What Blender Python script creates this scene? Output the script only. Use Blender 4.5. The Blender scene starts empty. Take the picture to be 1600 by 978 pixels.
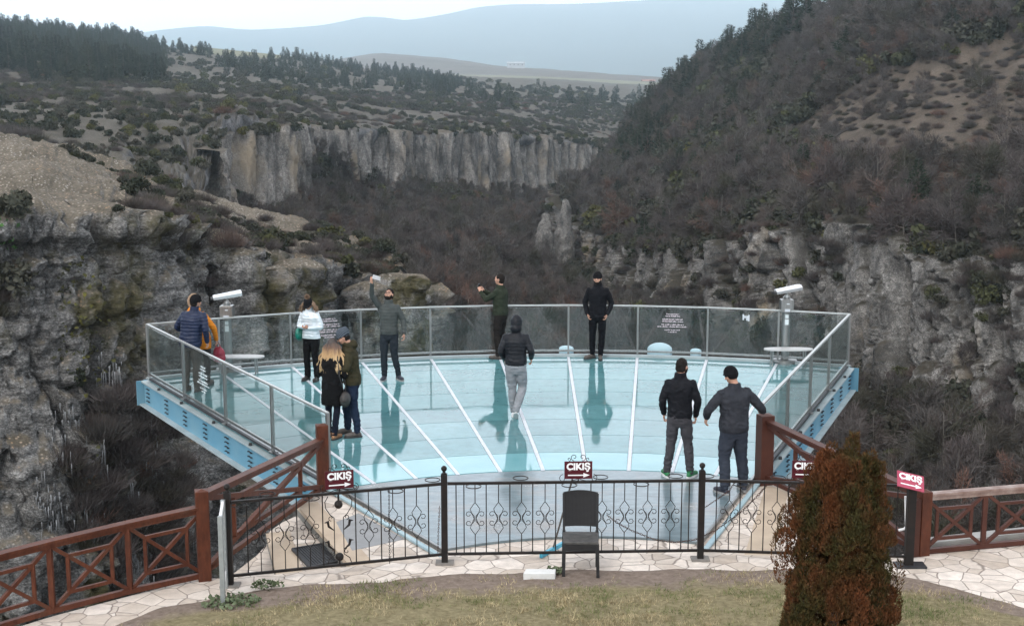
import bpy, bmesh, math, random
import numpy as np
from mathutils import Vector, Matrix
random.seed(7); RS = np.random.RandomState(11)
SC = bpy.context.scene
COL = SC.collection
R = math.radians

# ---------------------------------------------------------------- camera
FPX = 2150.0; CAMH = 5.76; PITCH = math.atan((489 - 125) / FPX)
cam_d = bpy.data.cameras.new('camera'); cam = bpy.data.objects.new('camera', cam_d); COL.objects.link(cam)
cam_d.sensor_width = 36; cam_d.lens = 36 * FPX / 1600; cam_d.clip_end = 60000; cam_d.clip_start = 0.1
cam.location = (0, 0, CAMH); cam.rotation_euler = (math.pi / 2 - PITCH, 0, 0)
SC.camera = cam

# ---------------------------------------------------------------- world and sun (overcast winter day)
SUN_EL, SUN_AZ = 42, 205      # azimuth measured clockwise from +Y
W = bpy.data.worlds.new('World'); SC.world = W; W.use_nodes = True
nt = W.node_tree; bg = nt.nodes['Background']
sky = nt.nodes.new('ShaderNodeTexSky'); sky.sky_type = 'NISHITA'; sky.sun_disc = False
sky.sun_elevation = R(SUN_EL); sky.sun_rotation = R(SUN_AZ); sky.altitude = 500; sky.air_density = 1.0; sky.dust_density = 2.0
tc = nt.nodes.new('ShaderNodeTexCoord'); mp = nt.nodes.new('ShaderNodeMapping'); mp.inputs['Scale'].default_value = (1.2, 1.2, 4.5)
nz = nt.nodes.new('ShaderNodeTexNoise'); nz.inputs['Scale'].default_value = 2.2; nz.inputs['Detail'].default_value = 5; nz.inputs['Roughness'].default_value = 0.5
cr = nt.nodes.new('ShaderNodeValToRGB')
cr.color_ramp.elements[0].position = 0.3; cr.color_ramp.elements[0].color = (14.2, 14.6, 16.0, 1)
cr.color_ramp.elements[1].position = 0.65; cr.color_ramp.elements[1].color = (19.4, 19.3, 19.6, 1)
mx = nt.nodes.new('ShaderNodeMixRGB'); mx.inputs[0].default_value = 0.86
nt.links.new(tc.outputs['Generated'], mp.inputs[0]); nt.links.new(mp.outputs[0], nz.inputs['Vector']); nt.links.new(nz.outputs[0], cr.inputs[0])
nt.links.new(sky.outputs[0], mx.inputs[1]); nt.links.new(cr.outputs[0], mx.inputs[2]); 
sz = nt.nodes.new('ShaderNodeSeparateXYZ'); nt.links.new(tc.outputs['Generated'], sz.inputs[0])
ez = nt.nodes.new('ShaderNodeValToRGB'); ez.color_ramp.elements[0].position = 0.0; ez.color_ramp.elements[0].color = (1, 1, 1, 1); ez.color_ramp.elements[1].position = 0.45; ez.color_ramp.elements[1].color = (0.42, 0.42, 0.42, 1)
nt.links.new(sz.outputs[2], ez.inputs[0]); m3 = nt.nodes.new('ShaderNodeMixRGB'); m3.blend_type = 'MULTIPLY'; m3.inputs[0].default_value = 1
nt.links.new(mx.outputs[0], m3.inputs[1]); nt.links.new(ez.outputs[0], m3.inputs[2]); nt.links.new(m3.outputs[0], bg.inputs[0])
bg.inputs[1].default_value = 0.13
sl = bpy.data.lights.new('sun', 'SUN'); sl.energy = 1.1; sl.angle = R(20); sl.color = (1, 0.93, 0.85)
so = bpy.data.objects.new('sun', sl); COL.objects.link(so)
_sd = Vector((math.sin(R(SUN_AZ)) * math.cos(R(SUN_EL)), math.cos(R(SUN_AZ)) * math.cos(R(SUN_EL)), math.sin(R(SUN_EL))))
so.rotation_euler = _sd.to_track_quat('Z', 'Y').to_euler()
SC.view_settings.view_transform = 'Standard'; SC.view_settings.look = 'None'; SC.view_settings.gamma = 1
SC.view_settings.exposure = 0.7; SC.view_settings.use_curve_mapping = False
SC.render.engine = 'CYCLES'; SC.cycles.use_denoising = True
SC.cycles.max_bounces = 6; SC.cycles.diffuse_bounces = 2; SC.cycles.glossy_bounces = 3; SC.cycles.transmission_bounces = 4
SC.cycles.transparent_max_bounces = 12; SC.cycles.volume_bounces = 3; SC.cycles.caustics_reflective = False; SC.cycles.caustics_refractive = False

# ---------------------------------------------------------------- helpers
def ray(px, py):
    x = (px - 800) / FPX; v = -(py - 489) / FPX
    return np.array([x, math.cos(PITCH) + v * math.sin(PITCH), -math.sin(PITCH) + v * math.cos(PITCH)])
def ground(px, py, z=0.0):
    r = ray(px, py); t = (z - CAMH) / r[2]; return Vector((r[0] * t, r[1] * t, z))
def at(px, py, Y):
    r = ray(px, py); t = Y / r[1]; return Vector((r[0] * t, Y, CAMH + r[2] * t))

def tag(o, label=None, cat=None, group=None, kind=None):
    if label: o['label'] = label
    if cat: o['category'] = cat
    if group: o['group'] = group
    if kind: o['kind'] = kind
    return o
def empty(name, loc=(0, 0, 0), rz=0, label=None, cat=None, group=None):
    o = bpy.data.objects.new(name, None); COL.objects.link(o); o.location = loc; o.rotation_euler = (0, 0, rz)
    o.empty_display_size = 0.2
    return tag(o, label, cat, group)
def mesh_obj(name, V, F, mat=None, parent=None, smooth=False, loc=None):
    me = bpy.data.meshes.new(name)
    V = np.asarray(V, dtype=np.float32)
    if isinstance(F, np.ndarray):
        n, k = F.shape
        me.vertices.add(len(V)); me.vertices.foreach_set('co', V.ravel())
        me.loops.add(n * k); me.loops.foreach_set('vertex_index', F.astype(np.int32).ravel())
        me.polygons.add(n); me.polygons.foreach_set('loop_start', np.arange(0, n * k, k, dtype=np.int32)); me.update(calc_edges=True)
    else:
        me.from_pydata(V.tolist(), [], F); me.update()
    if smooth: me.polygons.foreach_set('use_smooth', np.ones(len(me.polygons), dtype=bool))
    if mat: me.materials.append(mat)
    o = bpy.data.objects.new(name, me); COL.objects.link(o)
    if parent: o.parent = parent
    if loc is not None: o.location = loc
    return o

class MB:
    """collects primitive shapes, then builds ONE mesh object"""
    def __init__(s): s.v = []; s.f = []
    def add(s, V, F):
        b = len(s.v); s.v += [tuple(p) for p in V]; s.f += [tuple(i + b for i in f) for f in F]
    def box(s, c, size, M=None):
        x, y, z = [d / 2 for d in size]
        V = [Vector((a * x, b * y, d * z)) for d in (-1, 1) for b in (-1, 1) for a in (-1, 1)]
        if M: V = [M @ p for p in V]
        V = [p + Vector(c) for p in V]
        s.add(V, [(0, 2, 3, 1), (4, 5, 7, 6), (0, 1, 5, 4), (2, 6, 7, 3), (0, 4, 6, 2), (1, 3, 7, 5)])
    def bar(s, a, b, w, h, up=(0, 0, 1)):
        a = Vector(a); b = Vector(b); d = (b - a); L = d.length; d.normalize()
        side = d.cross(Vector(up))
        if side.length < 1e-4: side = Vector((1, 0, 0))
        side.normalize(); u = side.cross(d).normalized()
        V = []
        for p in (a, b):
            for (i, j) in ((-1, -1), (1, -1), (1, 1), (-1, 1)): V.append(p + side * (i * w / 2) + u * (j * h / 2))
        s.add(V, [(0, 1, 2, 3), (7, 6, 5, 4), (0, 4, 5, 1), (1, 5, 6, 2), (2, 6, 7, 3), (3, 7, 4, 0)])
    def tube(s, pts, r, n=8, cap=True):
        pts = [Vector(p) for p in pts]; m = len(pts)
        rr = r if isinstance(r, (list, tuple)) else [r] * m
        V = []; prev = None
        for i, p in enumerate(pts):
            d = (pts[min(i + 1, m - 1)] - pts[max(i - 1, 0)]).normalized()
            if prev is None:
                a = Vector((0, 0, 1)) if abs(d.z) < 0.9 else Vector((1, 0, 0)); x = d.cross(a).normalized()
            else:
                x = (prev - d * prev.dot(d)).normalized()
            y = d.cross(x); prev = x
            for k in range(n):
                t = 2 * math.pi * k / n; V.append(p + (x * math.cos(t) + y * math.sin(t)) * rr[i])
        F = [(i * n + k, i * n + (k + 1) % n, (i + 1) * n + (k + 1) % n, (i + 1) * n + k) for i in range(m - 1) for k in range(n)]
        if cap: F += [tuple(range(n - 1, -1, -1)), tuple((m - 1) * n + k for k in range(n))]
        s.add(V, F)
    def lathe(s, prof, c=(0, 0, 0), n=20):
        V = []; 
        for (r, z) in prof:
            for k in range(n):
                t = 2 * math.pi * k / n; V.append((c[0] + r * math.cos(t), c[1] + r * math.sin(t), c[2] + z))
        m = len(prof)
        F = [(i * n + k, i * n + (k + 1) % n, (i + 1) * n + (k + 1) % n, (i + 1) * n + k) for i in range(m - 1) for k in range(n)]
        F += [tuple(range(n - 1, -1, -1)), tuple((m - 1) * n + k for k in range(n))]
        s.add(V, F)
    def prism(s, poly, z0, z1):
        n = len(poly)
        V = [(p[0], p[1], z0) for p in poly] + [(p[0], p[1], z1) for p in poly]
        s.add(V, [tuple(range(n - 1, -1, -1)), tuple(range(n, 2 * n))] + [(i, (i + 1) % n, n + (i + 1) % n, n + i) for i in range(n)])
    def ellip(s, c, r, M=None, nu=14, nv=10):
        V = []
        for i in range(nv + 1):
            ph = math.pi * i / nv
            for k in range(nu):
                t = 2 * math.pi * k / nu
                p = Vector((r[0] * math.sin(ph) * math.cos(t), r[1] * math.sin(ph) * math.sin(t), r[2] * math.cos(ph)))
                if M: p = M @ p
                V.append(p + Vector(c))
        s.add(V, [(i * nu + k, (i + 1) * nu + k, (i + 1) * nu + (k + 1) % nu, i * nu + (k + 1) % nu) for i in range(nv) for k in range(nu)])
    def build(s, name, mat, parent=None, smooth=False, loc=None, bevel=0):
        o = mesh_obj(name, s.v, s.f, mat, parent, smooth, loc)
        if bevel:
            m = o.modifiers.new('b', 'BEVEL'); m.width = bevel; m.segments = 2; m.limit_method = 'ANGLE'
        return o

# vectorised noise
def _hash(i, j, k):
    h = (i.astype(np.int64) * 374761393 + j.astype(np.int64) * 668265263 + k.astype(np.int64) * 2147483647 + 1274126177) & 0xffffffff
    h = ((h ^ (h >> 13)) * 1274126177) & 0xffffffff
    h = h ^ (h >> 16)
    return (h & 0xffff) / 32767.5 - 1.0
def vnoise(P):
    P = np.asarray(P, dtype=np.float64); I = np.floor(P); f = P - I; f = f * f * (3 - 2 * f); I = I.astype(np.int64)
    r = 0
    for a in (0, 1):
        for b in (0, 1):
            for c in (0, 1):
                w = (f[..., 0] if a else 1 - f[..., 0]) * (f[..., 1] if b else 1 - f[..., 1]) * (f[..., 2] if c else 1 - f[..., 2])
                r = r + w * _hash(I[..., 0] + a, I[..., 1] + b, I[..., 2] + c)
    return r
def fbm(P, scale=1.0, oct=4, gain=0.5, ofs=0.0):
    P = np.asarray(P) / scale + ofs; a = 1.0; s = 0; t = 0
    for i in range(oct):
        s = s + a * vnoise(P); t += a; P = P * 2.03 + 17.1; a *= gain
    return s / t

# ---------------------------------------------------------------- materials
def new_mat(name):
    m = bpy.data.materials.new(name); m.use_nodes = True
    return m, m.node_tree, m.node_tree.nodes['Principled BSDF']
def N(nt, t, **kw):
    n = nt.nodes.new(t)
    for k, v in kw.items():
        if k in n.inputs: n.inputs[k].default_value = v
        else: setattr(n, k, v)
    return n
def noise_node(nt, scale, detail=5, rough=0.55, coord='Object', vscale=(1, 1, 1), dist=0.0):
    tc = N(nt, 'ShaderNodeTexCoord'); src = tc.outputs['Object']
    if coord == 'Position':
        g = N(nt, 'ShaderNodeNewGeometry'); src = g.outputs['Position']
    mp = N(nt, 'ShaderNodeMapping'); mp.inputs['Scale'].default_value = vscale
    nt.links.new(src, mp.inputs[0])
    n = N(nt, 'ShaderNodeTexNoise'); n.inputs['Scale'].default_value = scale; n.inputs['Detail'].default_value = detail
    n.inputs['Roughness'].default_value = rough; n.inputs['Distortion'].default_value = dist
    nt.links.new(mp.outputs[0], n.inputs['Vector']); return n
def ramp(nt, src, stops):
    r = N(nt, 'ShaderNodeValToRGB'); e = r.color_ramp.elements
    while len(e) < len(stops): e.new(0.5)
    for i, (p, c) in enumerate(stops):
        e[i].position = p; e[i].color = (c[0], c[1], c[2], 1) if isinstance(c, (tuple, list)) else (c, c, c, 1)
    nt.links.new(src, r.inputs[0]); return r
def mix(nt, fac, a, b, mode='MIX'):
    m = N(nt, 'ShaderNodeMixRGB', blend_type=mode)
    for i, s in ((0, fac), (1, a), (2, b)):
        if isinstance(s, (int, float)): m.inputs[i].default_value = s
        elif isinstance(s, (tuple, list)): m.inputs[i].default_value = (*s[:3], 1)
        else: nt.links.new(s, m.inputs[i])
    return m.outputs[0]
def bump(nt, bs, h, strength=0.4, dist=0.02):
    b = N(nt, 'ShaderNodeBump'); b.inputs['Strength'].default_value = strength; b.inputs['Distance'].default_value = dist
    nt.links.new(h, b.inputs['Height']); nt.links.new(b.outputs[0], bs.inputs['Normal']); return b
def simple(name, c1, c2=None, scale=8, rough=0.6, metal=0.0, bmp=0.0, bdist=0.01, spec=0.5, vscale=(1, 1, 1), objrand=0.0):
    m, nt, bs = new_mat(name)
    c2 = c2 or tuple(x * 0.75 for x in c1)
    n = noise_node(nt, scale, vscale=vscale)
    col = ramp(nt, n.outputs[0], [(0.3, c1), (0.7, c2)]).outputs[0]
    if objrand:
        oi = N(nt, 'ShaderNodeObjectInfo'); hs = N(nt, 'ShaderNodeHueSaturation')
        mr = N(nt, 'ShaderNodeMapRange'); mr.inputs['To Min'].default_value = 1 - objrand; mr.inputs['To Max'].default_value = 1 + objrand
        nt.links.new(oi.outputs['Random'], mr.inputs['Value']); nt.links.new(mr.outputs[0], hs.inputs['Value']); nt.links.new(col, hs.inputs['Color']); col = hs.outputs[0]
    nt.links.new(col, bs.inputs['Base Color']); bs.inputs['Roughness'].default_value = rough; bs.inputs['Metallic'].default_value = metal
    bs.inputs['Specular IOR Level'].default_value = spec
    if bmp: bump(nt, bs, n.outputs[0], bmp, bdist)
    return m
# ================================================================ TERRAIN
def rock_soil_material(name, rock=((0.10, 0.10, 0.105), (0.27, 0.27, 0.275)), soil=((0.115, 0.10, 0.08), (0.20, 0.18, 0.15)),
                       bed=0.0, tan=0.25, moss=0.0, nz0=0.45, nz1=0.72, soilscale=0.25, stones=0.0):
    m, nt, bs = new_mat(name); L = nt.links
    streak = noise_node(nt, 0.55, 8, 0.62, 'Position', (1, 1, 0.12), 0.4)
    blot = noise_node(nt, 0.16, 6, 0.6, 'Position', (1, 1, 0.6))
    fine = noise_node(nt, 2.2, 8, 0.7, 'Position', (1, 1, 1.0 + 3 * bed))
    c = ramp(nt, streak.outputs[0], [(0.32, rock[0]), (0.5, tuple((a + b) / 2 for a, b in zip(*rock))), (0.66, rock[1])]).outputs[0]
    dk = ramp(nt, blot.outputs[0], [(0.35, 0.35), (0.55, 1.0)]).outputs[0]
    c = mix(nt, 1.0, c, dk, 'MULTIPLY')
    fr = ramp(nt, fine.outputs[0], [(0.32, 0.45), (0.5, 0.95), (0.7, 1.45)]).outputs[0]
    fl = noise_node(nt, 7.0, 6, 0.75, 'Position', (1, 1, 1.5)); c = mix(nt, 1.0, c, ramp(nt, fl.outputs[0], [(0.36, 0.45), (0.5, 1.0), (0.62, 1.9)]).outputs[0], 'MULTIPLY')
    c = mix(nt, 1.0, c, fr, 'MULTIPLY')
    tn = noise_node(nt, 0.11, 4, 0.6, 'Position', (1, 1, 0.35))
    tf = ramp(nt, tn.outputs[0], [(0.56, 0.0), (0.68, tan * 2)]).outputs[0]
    c = mix(nt, tf, c, (0.30, 0.245, 0.175))
    if bed:
        bd = noise_node(nt, 0.9, 4, 0.6, 'Position', (0.25, 0.25, 3.0), 0.3)
        bf = ramp(nt, bd.outputs[0], [(0.40, 0.5), (0.5, 1.0), (0.62, 1.3)]).outputs[0]
        c = mix(nt, bed, c, mix(nt, 1.0, c, bf, 'MULTIPLY'))
    if moss:
        mn = noise_node(nt, 0.13, 5, 0.65, 'Position', (1, 1, 0.7), 0.3)
        mf = ramp(nt, mn.outputs[0], [(0.52, 0.0), (0.60, moss)]).outputs[0]
        mc = ramp(nt, fine.outputs[0], [(0.35, (0.035, 0.032, 0.012)), (0.6, (0.10, 0.088, 0.03))]).outputs[0]
        c = mix(nt, mf, c, mc)
    sn = noise_node(nt, soilscale, 8, 0.65, 'Position')
    sc_ = ramp(nt, sn.outputs[0], [(0.3, soil[0]), (0.7, soil[1])]).outputs[0]
    sg = noise_node(nt, 5.0, 4, 0.7, 'Position')
    sc_ = mix(nt, 1.0, sc_, ramp(nt, sg.outputs[0], [(0.3, 0.6), (0.7, 1.35)]).outputs[0], 'MULTIPLY')
    if stones:
        vo = N(nt, 'ShaderNodeTexVoronoi'); vo.inputs['Scale'].default_value = 3.6
        g = N(nt, 'ShaderNodeNewGeometry'); L.new(g.outputs['Position'], vo.inputs['Vector'])
        vf = ramp(nt, vo.outputs['Distance'], [(0.18, stones), (0.34, 0.0)]).outputs[0]
        so_ = noise_node(nt, 0.22, 3, 0.6, 'Position')
        sc2 = ramp(nt, so_.outputs[0], [(0.42, (0.50, 0.47, 0.43)), (0.6, (0.52, 0.34, 0.2))]).outputs[0]
        sc_ = mix(nt, vf, sc_, sc2)
    ge = N(nt, 'ShaderNodeNewGeometry'); sx = N(nt, 'ShaderNodeSeparateXYZ'); L.new(ge.outputs['Normal'], sx.inputs[0])
    ad = N(nt, 'ShaderNodeMath', operation='MULTIPLY_ADD'); L.new(fine.outputs[0], ad.inputs[0]); ad.inputs[1].default_value = 0.5; L.new(sx.outputs[2], ad.inputs[2])
    sb = N(nt, 'ShaderNodeMath', operation='SUBTRACT'); L.new(ad.outputs[0], sb.inputs[0]); sb.inputs[1].default_value = 0.25
    mr = N(nt, 'ShaderNodeMapRange'); mr.inputs['From Min'].default_value = nz0; mr.inputs['From Max'].default_value = nz1; L.new(sb.outputs[0], mr.inputs['Value'])
    c = mix(nt, mr.outputs[0], c, sc_)
    c = mix(nt, 1.0, c, (0.8, 0.79, 0.78), 'MULTIPLY')
    L.new(c, bs.inputs['Base Color']); bs.inputs['Roughness'].default_value = 0.95; bs.inputs['Specular IOR Level'].default_value = 0.15
    hs = mix(nt, 0.5, fine.outputs[0], streak.outputs[0])
    bump(nt, bs, hs, 0.9, 0.5)
    return m

def catmull(A, ns):
    """A (n,...) control, ns list of n-1 subdivision counts -> dense"""
    out = []; n = len(A)
    for i in range(n - 1):
        p0 = A[max(i - 1, 0)]; p1 = A[i]; p2 = A[i + 1]; p3 = A[min(i + 2, n - 1)]
        m1 = (p2 - p0) * 0.5 * 0.8; m2 = (p3 - p1) * 0.5 * 0.8
        k = ns[i]; T = np.arange(k + (1 if i == n - 2 else 0)) / k
        for t in T:
            t2 = t * t; t3 = t2 * t
            out.append((2 * t3 - 3 * t2 + 1) * p1 + (t3 - 2 * t2 + t) * m1 + (-2 * t3 + 3 * t2) * p2 + (t3 - t2) * m2)
    return np.array(out)

def buttress(s, z, seed, wmin, wmax, layer=9.0):
    """rounded rock columns with deep cracks between; s metres along the face, z height"""
    rs = np.random.RandomState(seed)
    lay = np.floor((z + 0.8 * vnoise(np.stack([s * 0.1, z * 0, z * 0 + seed], -1))) / layer).astype(int)
    out = np.zeros_like(s); off = np.zeros_like(s)
    base_edges = np.cumsum(rs.uniform(wmin, wmax, 900)) - 700
    for l in np.unique(lay):
        k = lay == l
        r2 = np.random.RandomState(seed * 31 + int(l) % 97)
        e = base_edges + r2.uniform(-0.25, 0.25, 900) * wmin
        ss = s[k]; i = np.clip(np.searchsorted(e, ss) - 1, 0, 898)
        a = e[i]; b = e[i + 1]; u = (ss - a) / (b - a) * 2 - 1
        prof = np.power(np.clip(1 - np.abs(u) ** 2.6, 0, 1), 0.55)
        out[k] = prof; off[k] = rs.permutation(900)[i] / 900.0 if False else (np.sin(i * 12.9898 + seed) * 43758.5453 % 1)
    return out, off

def worley(P, seed=0):
    """F1, F2 distances and the id (0..1) of the nearest cell, one random point per unit cell"""
    P = np.asarray(P, dtype=np.float64) + seed * 7.31; I = np.floor(P).astype(np.int64); f1 = np.full(P.shape[:-1], 9.0); f2 = f1.copy(); cid = np.zeros(P.shape[:-1])
    for a in (-1, 0, 1):
        for b in (-1, 0, 1):
            for c in (-1, 0, 1):
                J = I + np.array([a, b, c]); h1 = _hash(J[..., 0], J[..., 1], J[..., 2]); h2 = _hash(J[..., 0] + 91, J[..., 1] + 17, J[..., 2] + 5); h3 = _hash(J[..., 0] + 37, J[..., 1] + 71, J[..., 2] + 53)
                d = np.sqrt(((J + 0.5 + 0.42 * np.stack([h1, h2, h3], -1) - P) ** 2).sum(-1))
                m = d < f1; f2 = np.where(m, f1, np.minimum(f2, d)); cid = np.where(m, h1 * 0.5 + 0.5, cid); f1 = np.where(m, d, f1)
    return f1, f2, cid
def blocks(G, size, seed, crack=0.14):
    """blocky rock: each block stands out by its own amount, with a crack between blocks"""
    f1, f2, cid = worley((G + 0.35 * np.stack([vnoise(G * 0.8), vnoise(G * 0.8 + 9), vnoise(G * 0.8 + 21)], -1)) / np.array(size), seed)
    return cid, np.clip((f2 - f1) / crack, 0, 1)

def columns(s, seed, wmin, wmax, cw):
    """rock columns along s: (0 in the crack .. 1 on the face, random offset of each column)"""
    rs = np.random.RandomState(seed); e = np.cumsum(rs.uniform(wmin, wmax, 1500)) - 400
    i = np.clip(np.searchsorted(e, s) - 1, 0, 1498); a = e[i]; b = e[i + 1]; d = np.minimum(s - a, b - s); w = b - a
    return np.clip(d / cw, 0, 1) ** 0.6 * 0.75 + 0.25 * np.sqrt(np.clip(1 - ((s - (a + b) / 2) / (w / 2)) ** 2, 0, 1)), rs.rand(1500)[i]

def sheet(name, rows, cu, cv, mat, disp=None, kind='structure', label=None, cat=None):
    """rows: list of rows (each a list of Vectors); cu, cv subdivision counts"""
    A = np.array([[tuple(p) for p in r] for r in rows], dtype=float)
    if isinstance(cu, int): cu = [cu] * (A.shape[1] - 1)
    if isinstance(cv, int): cv = [cv] * (A.shape[0] - 1)
    G = catmull(A, cv); G = np.transpose(catmull(np.transpose(G, (1, 0, 2)), cu), (1, 0, 2))
    vpar = np.concatenate([np.arange(k) / k + i for i, k in enumerate(cv)] + [[len(cv)]])[:, None] * np.ones((1, G.shape[1]))
    upar = np.concatenate([np.arange(k) / k + i for i, k in enumerate(cu)] + [[len(cu)]])[None, :] * np.ones((G.shape[0], 1))
    if disp is not None:
        du = np.gradient(G, axis=1); dv = np.gradient(G, axis=0); n = np.cross(du, dv)
        n /= np.linalg.norm(n, axis=-1, keepdims=True) + 1e-9
        # orient towards the camera / up
        tocam = np.array([0, 0, CAMH + 30.0]) - G
        sgn = np.sign((n * tocam).sum(-1, keepdims=True)); sgn[sgn == 0] = 1
        sgn = np.sign(np.median(sgn)) ; n = n * (sgn if sgn != 0 else 1)
        hz = n.copy(); hz[..., 2] = 0; hl = np.linalg.norm(hz, axis=-1, keepdims=True); hz = hz / (hl + 1e-6)
        s = np.cumsum(np.linalg.norm(np.diff(G[:, :, :2], axis=1, prepend=G[:, :1, :2]), axis=-1), axis=1)
        s = np.median(s, axis=0)[None, :] * np.ones((G.shape[0], 1))
        G = disp(G, n, hz, s, upar, vpar)
    r, c = G.shape[:2]
    idx = np.arange(r * c).reshape(r, c)
    F = np.stack([idx[:-1, :-1], idx[:-1, 1:], idx[1:, 1:], idx[1:, :-1]], -1).reshape(-1, 4)
    V = G.reshape(-1, 3)
    # face orientation up/towards camera
    a = V[F[:, 0]]; nn = np.cross(V[F[:, 1]] - a, V[F[:, 3]] - a); 
    if np.median((nn * (np.array([0, 0, 60.0]) - a)).sum(-1)) < 0: F = F[:, ::-1]
    o = mesh_obj(name, V, F, mat, smooth=True)
    tag(o, label, cat, kind=kind)
    return G, upar, vpar

def band(v, a, b, w=0.25):
    return np.clip((v - a) / w, 0, 1) * np.clip((b - v) / w, 0, 1)

M_ROCK = rock_soil_material('limestone_slope', rock=((0.10, 0.096, 0.092), (0.38, 0.36, 0.335)), tan=0.4)
M_BED = rock_soil_material('bedded_limestone', rock=((0.12, 0.12, 0.12), (0.33, 0.325, 0.315)), bed=0.55, tan=0.2, moss=0.85, nz0=0.55, nz1=0.85, stones=0.75,
                           soil=((0.12, 0.105, 0.08), (0.24, 0.21, 0.17)))
M_SCRUB = rock_soil_material('scrub_soil', soil=((0.085, 0.078, 0.066), (0.165, 0.152, 0.13)), tan=0.2, nz0=0.66, nz1=0.92)
M_WOODS = rock_soil_material('wooded_slope_soil', rock=((0.12, 0.12, 0.125), (0.33, 0.325, 0.32)), soil=((0.032, 0.030, 0.026), (0.07, 0.064, 0.056)), tan=0.3, nz0=0.32, nz1=0.58)
M_MEADOW = rock_soil_material('hillside_soil', rock=((0.12, 0.12, 0.125), (0.33, 0.325, 0.32)), soil=((0.075, 0.062, 0.050), (0.165, 0.135, 0.11)), tan=0.3, nz0=0.38, nz1=0.62)

def rim_cols(pts): return [at(*p) for p in pts]

# ---- near left rock mass (N)
ncol = [-300, -60, 60, 150, 230, 330, 400, 475, 545, 598, 622]
crest = [(235, 125), (236, 128), (245, 132), (262, 136), (290, 140), (322, 146), (350, 146), (372, 144), (396, 140), (412, 132), (426, 126)]
rimN = [(335, 78), (333, 78), (330, 80), (326, 84), (345, 90), (388, 96), (400, 102), (408, 108), (424, 112), (430, 116), (436, 121)]
rows = []
rows.append([at(x, y, Y) + Vector((0, 30, -14)) for x, (y, Y) in zip(ncol, crest)])
rows.append([at(x, y, Y) for x, (y, Y) in zip(ncol, crest)])
rows.append([(at(x, y, Y) * 0.5 + at(x, y2, Y2) * 0.5) + Vector((0, 0, 0.3)) for x, (y, Y), (y2, Y2) in zip(ncol, crest, rimN)])
rims = [at(x, y, Y) for x, (y, Y) in zip(ncol, rimN)]
rows.append(rims)
rows.append([p + Vector((0, -1.0, -2.2)) for p in rims])
for f_, yo, xs_ in ((0.22, 2.0, 0.99), (0.45, 4.0, 0.975), (0.7, 7.5, 0.96), (1.0, 20.0, 0.94)):
    rows.append([Vector((p.x * xs_ + (1.0 * f_ if i > 8 else 0), p.y - yo * (0.5 if i > 7 else 1), p.z + f_ * (-39 - p.z))) for i, p in enumerate(rims)])
def dN(G, n, hz, s, u, v):
    face = band(v, 2.95, 8, 0.25)
    b, off = buttress(s + 2.2 * vnoise(G * 0.16), G[..., 2], 5, 2.5, 13.0, 7.0)
    b2, off2 = buttress(s + 1.0 * vnoise(G * 0.4), G[..., 2], 6, 1.2, 3.6, 3.1)
    alc = fbm(G * np.array([1, 1, 0.5]), 16, 3, 0.5, 3.3)
    d = face * (b * 0.8 + off * 1.4 - 1.6 + b2 * 0.3 + off2 * 0.4 + 5.0 * alc)
    d = d + face * 0.5 * vnoise(np.stack([G[..., 0] * 0.1, G[..., 1] * 0.1, G[..., 2] * 1.1], -1))
    G = G + hz * d[..., None]
    G = G + n * (fbm(G, 7, 5)[..., None] * 1.6)
    G = G + n * ((1 - np.abs(fbm(G, 2.3, 4, 0.6, 5.5))) ** 2)[..., None] * 0.55
    c1, o1 = columns(s + 0.9 * vnoise(G * np.array([0.3, 0.3, 0.18])), 61, 4.0, 10.0, 0.8); G = G + hz * (face * (c1 * 2.6 - 2.2 + o1 * 2.0))[..., None]
    for size, seed_, amp_, ck in (((4.5, 4.5, 8.0), 1, 1.2, 0.8), ((2.0, 2.0, 1.5), 2, 0.6, 0.35), ((0.8, 0.8, 0.42), 3, 0.28, 0.14)):
        cid, cr_ = blocks(G, size, seed_); w_ = 0.15 + 0.85 * face
        G = G + hz * (w_ * (cid * amp_ - (1 - cr_) * ck))[..., None]
    # stepped rock ledges on the gentle top
    top = 1 - face
    led = vnoise(np.stack([G[..., 0] * 0.12, G[..., 1] * 0.25, s * 0], -1))
    G[..., 2] += top * (np.clip(led * 3, -1, 1) * 0.5)
    return G
gN = sheet('left_cliff', rows, [6, 50, 45, 45, 45, 45, 45, 45, 50, 30], [8, 26, 26, 10, 34, 34, 32, 28], M_BED, dN)

# ---- left plateau (L): from the far edge to the rim of the far cliff
lcol = [-320, -60, 60, 180, 300, 345, 400, 452, 500, 550, 650, 750, 830, 920, 1050]
rimL = [(262, 150), (262, 152), (270, 155), (292, 158), (318, 178), (212, 218), (203, 232), (198, 244), (205, 290), (205, 325), (208, 365), (208, 405), (213, 440), (230, 485), (262, 530)]
m1 = [(190, 215), (190, 215), (190, 220), (192, 230), (195, 250), (188, 275), (186, 285), (184, 310), (186, 350), (188, 385), (190, 430), (192, 470), (197, 510), (208, 560), (235, 600)]
m2 = [(130, 330), (130, 340), (132, 350), (136, 365), (142, 380), (144, 390), (146, 400), (148, 420), (152, 450), (155, 480), (158, 540), (160, 600), (164, 650), (170, 700), (185, 750)]
m3 = [(75, 520), (75, 540), (80, 560), (92, 580), (108, 600), (112, 610), (116, 620), (119, 640), (122, 670), (125, 700), (130, 760), (136, 820), (140, 870), (146, 930), (160, 980)]
m4 = [(25, 800), (42, 800), (52, 800), (63, 820), (80, 850), (85, 860), (90, 870), (94, 890), (98, 920), (108, 950), (118, 1100), (122, 1250), (124, 1300), (129, 1400), (136, 1400)]
rows = [[at(x, y, Y) + Vector((0, 200, -25)) for x, (y, Y) in zip(lcol, m4)]]
for m in (m4, m3, m2, m1, rimL): rows.append([at(x, y, Y) for x, (y, Y) in zip(lcol, m)])
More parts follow.
